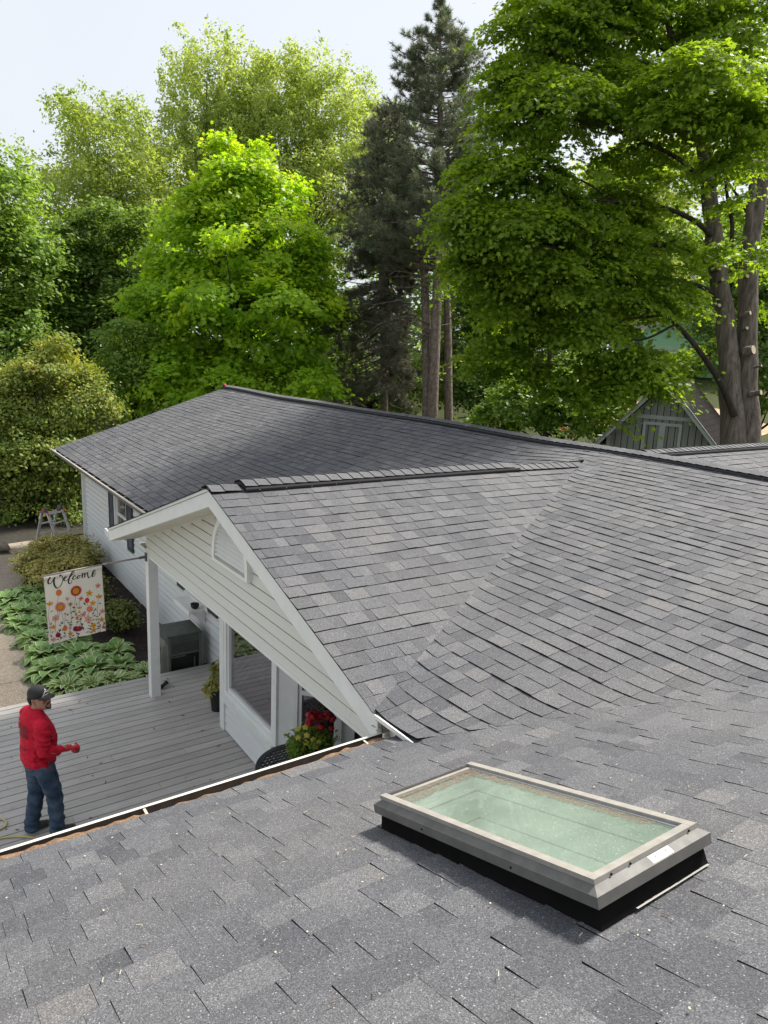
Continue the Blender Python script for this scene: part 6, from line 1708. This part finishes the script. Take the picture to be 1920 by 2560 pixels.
st2=stem([q(1878,1240,.1),q(1874,1120,.1),q(1868,1000,.1),q(1868,900,.1),q(1869,780,.1),q(1872,660,.1),q(1884,560,.1),q(1908,450,.1),q(1925,300,.1),q(1935,120)],[.36,.29,.25,.23,.225,.22,.20,.17,.14,.10])
st3=stem([q(1873,640,.1),q(1876,540),q(1882,430),q(1888,320),q(1880,200),q(1860,80)],[.10,.10,.085,.07,.055,.04])
lm=MB()
def arc(pts,r0,r1):
    pp=[np.array(q(p[0],p[1],p[2]*1.3)) for p in pts]; n=len(pp); lm_=MB()
    lm_.tube(pp,[r0+(r1-r0)*k/(n-1) for k in range(n)],9,cap=False); lm_.build('limb',BK_DARK,bt,True)
def sm(pts): return smooth3(pts)
def smooth3(pts,n=5):
    P_=[np.array(p,float) for p in pts]; P_=[2*P_[0]-P_[1]]+P_+[2*P_[-1]-P_[-2]]; o=[]
    for i in range(1,len(P_)-2):
        for k in range(n):
            t=k/n; o.append(tuple(.5*((2*P_[i])+(-P_[i-1]+P_[i+1])*t+(2*P_[i-1]-5*P_[i]+4*P_[i+1]-P_[i+2])*t*t+(-P_[i-1]+3*P_[i]-3*P_[i+1]+P_[i+2])*t**3)))
    o.append(tuple(P_[-2])); return o
for pts,r0,r1 in (
 ([(1790,600,0),(1740,555,-.3),(1660,520,-.7),(1540,505,-1.0),(1400,490,-1.3),(1280,470,-1.5)],.075,.012),
 ([(1800,700,0),(1760,650,-.2),(1690,620,-.5),(1590,610,-.8),(1470,600,-1.1),(1330,580,-1.4)],.075,.012),
 ([(1812,770,0),(1770,725,-.2),(1690,700,-.4),(1580,690,-.7),(1440,700,-1.0),(1310,735,-1.2)],.06,.010),
 ([(1838,1040,-.25),(1800,955,-.35),(1750,880,-.4),(1690,810,-.5),(1620,755,-.6),(1560,720,-.7),(1500,700,-.8)],.085,.015),
 ([(1690,810,-.5),(1600,850,-.6),(1500,830,-.7),(1390,815,-.7),(1300,830,-.8)],.03,.008),
 ([(1660,790,-.5),(1560,800,-.6),(1480,850,-.6),(1380,880,-.6)],.025,.007),
 ([(1772,470,0),(1700,400,-.5),(1600,350,-1.0),(1480,310,-1.3),(1340,280,-1.6)],.065,.012),
 ([(1755,350,0),(1660,260,-.3),(1560,180,-.5),(1450,120,-.4),(1340,80,-.4)],.06,.012),
 ([(1775,480,0),(1810,400,-.8),(1815,310,-1.6),(1790,240,-2.2)],.06,.02),
 ([(1725,240,0),(1760,150,-.3),(1800,60,-.4)],.05,.02),
 ([(1700,160,0),(1620,90,.2),(1540,10,.3)],.05,.02),
 ([(1826,640,0),(1830,560,-.1),(1815,470,-.4),(1812,400,-.7)],.055,.03),
 ([(1884,560,.1),(1850,500,.5),(1810,440,1.0)],.05,.02),
 ([(1440,600,-1.1),(1360,620,-1.2),(1250,650,-1.3)],.02,.006),([(1480,500,-1.1),(1380,540,-1.2),(1250,555,-1.4),(1160,560,-1.5)],.025,.006),
 ([(1540,505,-1),(1450,450,-1.2),(1350,430,-1.4),(1240,440,-1.5)],.025,.006),([(1580,690,-.7),(1480,660,-.9),(1380,670,-1)],.02,.006)):
    arc(smooth3(pts),r0,r1)
tw=rg.choice(len(cen),240,replace=False)
for i in tw:
    c=cen[i]; e=c+rg.normal(size=3)*np.array([.2,.2,.05]); tc_=q(1800,560)
    s=c+(np.array([tc_[0],tc_[1],c[2]+.1])-c)*rg.uniform(.10,.28)
    limb(lm,s,e,.014,.004,rg,.05,4)
lm.build('crown_twigs',BK_DARK,bt)
woodc=simple('cut_wood',(0.62,0.52,0.36),(0.52,0.42,0.28),scale=20,rough=.85)
for (x,y,r,par,ln) in ((1884,874,.075,st2,.14),(1876,782,.034,st2,.16),(1868,820,.026,st2,.10),(1799,763,.028,st1,.06),(1903,981,.045,st2,.2),(1904,914,.02,st2,.1),(1806,700,.02,st1,.06),(1800,672,.02,st1,.06),(1869,690,.03,st2,.05),(1801,618,.02,st1,.05)):
    c=at(x,y,d-.36); v=unit(np.array([-.35,-.75,.25])+AX_R*(.5 if x>1870 else -.1))
    r*=1.3; ln+=.08; mb=MB(); n=14; mb.tube([c-v*ln,c+v*.0],[r*1.25,r*1.08],n,0,cap=False); 
    e1=unit(np.cross(v,[0,0,1.0])); e2=np.cross(v,e1)
    mb.add([c+v*.002+(e1*math.cos(2*math.pi*k/n)+e2*math.sin(2*math.pi*k/n))*r*1.08 for k in range(n)],[tuple(range(n))],1)
    o=mb.build('cut_stub',[M['bark_big'],woodc],par,True)

# ------------------------------------------------ growth behind the maple and the pines
for nm,lb,dd,bx,bl,mt,sd,n,per,cr,sz,t0,sh in (
 ('beech_tree','shaded dark green tree behind the big maple, just right of the pine trunks',38,1230,[PB(1180,860,120,110,38),PB(1300,830,130,140,38),PB(1240,700,120,130,38),PB(1330,960,140,70,37),PB(1170,980,110,50,36,.7)],L_DARK,41,380,105,.65,.23,.5,0),
 ('beech_tree','sunlit yellow green tree glimpsed through the gap in the big maple',58,1500,[PB(1480,560,150,130,58),PB(1610,480,120,130,58),PB(1420,720,160,130,58),PB(1560,700,140,100,58),PB(1700,430,90,80,58,.6)],L_WILLOW,42,380,95,.9,.34,.75,1.0),
 ('beech_tree','dark tree behind the trunks of the big maple at the right edge',30,1900,[PB(1880,760,90,150,30),PB(1960,600,120,180,30),PB(1780,840,70,70,29,.7),PB(1930,950,90,90,28)],L_DARK,43,260,100,.6,.20,.55,0),
 ('elder_bush','leafy undergrowth below the big maple, left of the grey shed',27,1400,[PB(1330,1010,110,70,27),PB(1440,1000,100,80,27),PB(1260,1040,90,40,27,.7),PB(1510,1040,60,60,25,.6),PB(1600,960,110,40,29,.7),PB(1480,930,100,60,29,.8)],L_MID,44,260,90,.42,.17,.42,0),
 ('elder_bush','pale green undergrowth beyond the pine trunks above the roof ridge',40,1010,[PB(900,960,120,60,40),PB(1010,990,90,50,40),PB(1180,1000,90,40,38,.6),PB(850,880,90,80,41),PB(1080,950,90,60,43,.6),PB(700,990,160,50,40,.7),PB(420,1010,150,60,38,.7),PB(250,1040,120,60,36,.7)],L_DARK,45,220,90,.55,.22,.55,0),
 ('beech_tree','green tree behind the green house at the top of the slope',72,1650,[PB(1560,720,110,90,72),PB(1700,660,120,100,72),PB(1840,640,120,130,72),PB(1450,800,100,70,70,.6)],L_MID,46,240,95,1.1,.42,.6,0)):
    tree(nm,lb,'trees around the house',gbase(bx,1040,dd),bl,mt,BK_DARK,sd,n,per,cr,.42,sz,.5,.8,.5,sh,.16,KITE,t0,.15,.12,.15,.5,40,.3)
# slim dark trunks seen under the crowns
for k,(x,y0,d_,r,lb) in enumerate(((1172,900,44,.16,'slim dark tree trunk in the clearing right of the broken pine'),(1195,930,48,.12,'thinnest pale trunk in the clearing beyond the pines'),(1150,940,52,.12,'thin dark trunk just right of the broken pine'),(1375,950,30,.15,'short dark trunk between the undergrowth and the shed'))):
    p0=at(x,1120,d_); p0[2]=gz(p0[0],p0[1])-.3; p1=at(x+rnd.uniform(-8,8),700,d_)
    t=thing('slim_tree',lb,'tree',tuple(p0),0,'trees around the house'); mb=MB(); mb.tube([p0+(p1-p0)*j/6+np.array([math.sin(j+k),0,0])*.08 for j in range(7)],[r*(1-.07*j) for j in range(7)],9,cap=False); mb.build('trunk',BK_DARK,t,True)
    rg=np.random.default_rng(60+k); c=at(x,690,d_+1); P,Nn,CT,cen=cloud(rg,[(c,np.array([1.6,1.6,1.6]),1)],30,70,.6,.5); leaf_mesh('crown',P,Nn,.22*rg.uniform(.6,1.3,len(P)),.45+CT*.15,KITE,L_DARK,t,True)
# the wood that closes the view
rg=np.random.default_rng(99); bl=[]
for x in range(-500,2500,150):
    h=float(np.interp(x,[-500,60,130,300,900,1250,1500,1800,2500],[420,470,600,520,500,560,560,520,500])); d_=64+rg.uniform(-3,6)
    for y in np.arange(h+80,1000,110): bl.append(PB(x+rg.uniform(-50,50),y,130,100,d_,1.0))
P,Nn,CT,cen=cloud(rg,bl,1500,75,1.25,.5,.5,.8,.5,0,.3,.3)
wo=leaf_mesh('woodland',P,Nn,.50*rg.uniform(.6,1.3,len(P)),.45+CT*.17+rg.normal(size=len(P))*.1,KITE,L_MID,None)
props(wo,'mass of mixed green woodland closing the view beyond the garden trees','woodland',kind='stuff')
# wood below it down to the ground, darker stems
# ------------------------------------------------ garden shed
d=23.0
sc=at(1650,1100,d); fz=gz(sc[0],sc[1])
sh=thing('garden_shed','grey board shed with white trim and a dark shingle roof under the big maple','shed',(sc[0],sc[1],fz))
fx=unit(AX_R*np.array([1,1,0])*1.0+0); 
ang=R(-33); fx=np.array([fx[0]*math.cos(ang)-fx[1]*math.sin(ang),fx[0]*math.sin(ang)+fx[1]*math.cos(ang),0]); fy=np.array([-fx[1],fx[0],0])
if np.dot(fy,AX_F)<0: fy=-fy
# key heights from the picture: eave, peak
pk=at(1662,952,d); ev=at(1772,1095,d)
def SQ(u,v,z): return np.array([sc[0],sc[1],0])+fx*u+fy*v+np.array([0,0,z])
HW=1.62; ze=ev[2]-.1; zp=pk[2]; DP=3.4
wm=simple('shed_boards',(0.27,0.285,0.265),(0.22,0.235,0.22),scale=4,rough=.75,stretch=(6,6,.3),bump=.2,bscale=8)
mb=MB()
front=[SQ(-HW,0,fz-.6),SQ(HW,0,fz-.6),SQ(HW,0,ze),SQ(0,0,zp-.12),SQ(-HW,0,ze)]; back=[p+fy*DP for p in front]
mb.add(front+back,[(0,1,2,3,4),(9,8,7,6,5),(1,6,7,2),(0,4,9,5)])
mb.build('wall',wm,sh)
mb=MB(); u=-HW+.2
while u<HW: 
    zt=ze+(zp-ze)*(1-abs(u)/HW)-.16; mb.obox(SQ(u,-.004,fz-.5),fx*.02,fy*.004,(0,0,zt-fz+.5)); u+=.203
mb.build('board_groove',M['dark_room'],sh)
tm=simple('shed_trim',(0.44,0.46,0.44),(0.38,0.40,0.38),scale=5,rough=.6)
mb=MB()
pitch=(zp-ze)/HW
for s in (-1,1):
    a=SQ(0,-.30,zp+.02); b=SQ(s*(HW+.32),-.30,zp+.02-pitch*(HW+.32)); mb.bar(a,b,.03,.13,(0,0,1))
    mb.obox(SQ(s*HW-.06,-.02,fz-.5),fx*.12,fy*.02,(0,0,ze-fz+.48))
    c=SQ(s*(HW+.30),-.30,zp-pitch*(HW+.30)-.03); mb.bar(c,c+fy*(DP+.55),.03,.12)
zb_=ze+(zp-ze)*.34; hw_=HW*.60; mb.obox(SQ(-hw_,-.03,zb_),fx*(2*hw_),fy*.03,(0,0,.12))
mb.obox(SQ(-HW-.3,-.28,ze-.06),fx*.3,fy*.28,(0,0,.02))
mb.build('trim',tm,sh)
mb=MB()
zdt=zb_-.10
for (u0,u1) in ((-.56,.03),(.03,.62)):
    mb.obox(SQ(u0,-.045,fz-.3),fx*.09,fy*.04,(0,0,zdt-fz+.3)); mb.obox(SQ(u1-.09,-.045,fz-.3),fx*.09,fy*.04,(0,0,zdt-fz+.3)); mb.obox(SQ(u0+.09,-.044,zdt-.09),fx*(u1-u0-.18),fy*.04,(0,0,.09))
dr=mb.build('door',tm,sh); dr['label']='double door with pale framing'
mb=MB()
for s in (-1,1):
    n=14
    for k in range(n):
        t0,t1=k/n,(k+1)/n; U0,U1=(HW+.34)*t0,(HW+.34)*t1
        a=SQ(s*U0,-.34,zp+.075-pitch*U0); b=SQ(s*U1,-.34,zp+.085-pitch*U1)
        mb.add([a,b,b+fy*(DP+.68),a+fy*(DP+.68),b-np.array([0,0,.03]),b+fy*(DP+.68)-np.array([0,0,.03])],[(0,1,2,3),(1,4,5,2)])
mb.build('roof',simple('old_shingle',(0.022,0.019,0.017),(0.014,0.012,0.012),scale=9,spec=.05,rough=.95,bump=.6,bscale=30),sh)
gs=MB(); gs.obox(SQ(1.05,-.05,ze-.95),fx*.42,fy*.02,(0,0,.14)); sg=gs.build('plate',simple('sign_green',(0.035,0.13,0.085),(0.03,0.11,0.07),rough=.5),sh)
# ------------------------------------------------ green house on the slope
d=62.0; gc=at(1690,800,d); gzz=gz(gc[0],gc[1])
gh=thing('green_house','distant light green gabled house on the slope behind the maple trunks','house',(gc[0],gc[1],gzz))
s_=d/FPX
gx=unit(AX_R*np.array([1,1,0])); gy=np.array([-gx[1],gx[0],0]); gy=gy if np.dot(gy,AX_F)>0 else -gy
def GQ(u,v,z): return np.array([gc[0],gc[1],0])+gx*u+gy*v+np.array([0,0,z])
zt=at(1737,775,d)[2]; zl=at(1640,935,d)[2]; ze2=at(1737,810,d)[2]
mb=MB(); u0,uc,u1=-2.6,1.6,4.4
f=[GQ(u0,0,zl-2),GQ(u1,0,zl-2),GQ(u1,0,ze2-.9),GQ(uc,0,zt-.15),GQ(u0,0,ze2-.6)]; b=[p+gy*8 for p in f]
mb.add(f+b,[(0,1,2,3,4),(9,8,7,6,5),(1,6,7,2),(0,4,9,5)])
mb.build('wall',simple('green_siding',(0.36,0.66,0.42),(0.31,0.59,0.36),scale=2,rough=.6,stretch=(.3,.3,6)),gh)
mb=MB()
for (ua,za,ub,zb) in ((uc,zt,u0-.5,ze2-.68),(uc,zt,u1+.5,ze2-1.0)):
    a=GQ(ua,-.5,za); b_=GQ(ub,-.5,zb); mb.add([a,b_,b_+gy*9,a+gy*9,a+[0,0,.12],b_+[0,0,.12],b_+gy*9+[0,0,.12],a+gy*9+[0,0,.12]],[(0,1,2,3),(7,6,5,4),(0,4,5,1),(1,5,6,2),(2,6,7,3),(3,7,4,0)])
mb.build('roof',simple('pale_roof',(0.16,0.165,0.18),(0.12,0.125,0.14),rough=.8),gh)
mb=MB()
for (ub,zb) in ((u0-.5,ze2-.68),(u1+.5,ze2-1.0)): mb.bar(GQ(uc,-.56,zt+.02),GQ(ub,-.56,zb+.02),.06,.22,(0,0,1))
mb.box; mb.obox(GQ(u0,-.03,ze2-2.3),gx*(u1-u0),gy*.03,(0,0,.16)); mb.build('trim',simple('pale_trim',(0.6,0.56,0.48),rough=.6),gh)
# utility wires at the left
wr_=MB()
for (y0,y1) in ((812,800),(872,840)): 
    a=at(-60,y0+14,33); b=at(150,y1-6,38); wr_.tube([a+(b-a)*k/8+np.array([0,0,-.12*math.sin(math.pi*k/8)]) for k in range(9)],.012,5)
wt=thing('utility_wire','pair of thin utility wires crossing the trees at the left edge','wire',tuple(at(-60,840,33))); wr_.build('wire',simple('wire_grey',(.25,.25,.25),rough=.6),wt)
# red flowers left of the shed and the red cloth at the ridge end
rg=np.random.default_rng(12); c=at(1408,1090,24.5); t=thing('flower_shrub','shrub with a few red flowers above the roof ridge, left of the shed','shrub',tuple(c-np.array([0,0,1.0])))
P,Nn,CT,cen=cloud(rg,[(c,np.array([.4,.4,.3]),1)],14,20,.1,.6); leaf_mesh('foliage',P,Nn,np.full(len(P),.08),.5+CT*.1,KITE,L_MID,t,True)
P,Nn,CT,cen=cloud(rg,[(c+np.array([0,0,.08])-AX_F*.25,np.array([.35,.3,.2]),1)],10,7,.05,.6); leaf_mesh('blossom',P,Nn,np.full(len(P),.07),CT,KITE,m_red,t,True)
mb=MB(); c=np.array([8.70,YFAR-.10,ZR+.02]); 
mb.add([c+np.array(p)*.7 for p in ((-.10,0,0),(.03,.05,.02),(.05,-.04,.09),(-.02,.02,.13),(-.09,.06,.07))],[(0,1,2),(0,2,3),(0,3,4),(1,4,3),(1,3,2),(0,4,1)])
props(mb.build('red_cloth',m_red,None,True),'scrap of red cloth at the far end of the main ridge','cloth')
# ================================================================== LIGHT, SKY, CAMERA
SUN_EL,SUN_AZ=R(50),R(-8)         # azimuth measured from +X towards -Y
sd=np.array([math.cos(SUN_EL)*math.cos(SUN_AZ),-math.cos(SUN_EL)*math.sin(SUN_AZ),math.sin(SUN_EL)])
w=bpy.data.worlds.new('World'); scene.world=w; w.use_nodes=True
nt=w.node_tree; nt.nodes.clear()
out=nt.nodes.new('ShaderNodeOutputWorld')
sky_=nt.nodes.new('ShaderNodeTexSky'); sky_.sky_type='NISHITA'; sky_.sun_disc=False
sky_.sun_elevation=SUN_EL; sky_.sun_rotation=math.atan2(sd[0],sd[1]); sky_.air_density=1.0; sky_.dust_density=4.0; sky_.ozone_density=1.0; sky_.altitude=100
tc=nt.nodes.new('ShaderNodeTexCoord')
nz=N(nt,'ShaderNodeTexNoise',{'Vector':tc.outputs['Generated'],'Scale':1.6,'Detail':4.0})
veil=ramp(nt,nz.outputs[0],[(0.3,(6.3,6.75,7.3)),(0.7,(7.0,7.2,7.5))])
col=mixc(nt,0.80,sky_.outputs[0],veil)
bg=N(nt,'ShaderNodeBackground',{'Color':col,'Strength':0.05})
nt.links.new(bg.outputs[0],out.inputs[0])
sun=bpy.data.lights.new('sun','SUN'); sun.energy=2.9; sun.angle=R(9); sun.color=(1.0,0.95,0.87)
so=bpy.data.objects.new('sun',sun); C.objects.link(so); so.location=(30,-8,40)
so.rotation_euler=Vector(-sd).to_track_quat('-Z','Y').to_euler()
cam=bpy.data.cameras.new('camera'); cam.sensor_fit='HORIZONTAL'; cam.sensor_width=36.0; cam.lens=36*FPX/1920; cam.clip_end=600; cam.clip_start=.05
co=bpy.data.objects.new('camera',cam); C.objects.link(co)
mw=Matrix((( *AX_R,0),(*AX_U,0),(*(-AX_F),0),(0,0,0,1))).to_3x3().transposed().to_4x4(); mw.translation=Vector(CAM)
co.matrix_world=mw; scene.camera=co
scene.view_settings.view_transform='Standard'; scene.view_settings.look='None'; scene.view_settings.exposure=1.52; scene.view_settings.gamma=1.0
scene.render.engine='CYCLES'
cy=scene.cycles; cy.max_bounces=8; cy.diffuse_bounces=3; cy.glossy_bounces=3; cy.transmission_bounces=4; cy.transparent_max_bounces=12; cy.use_denoising=True
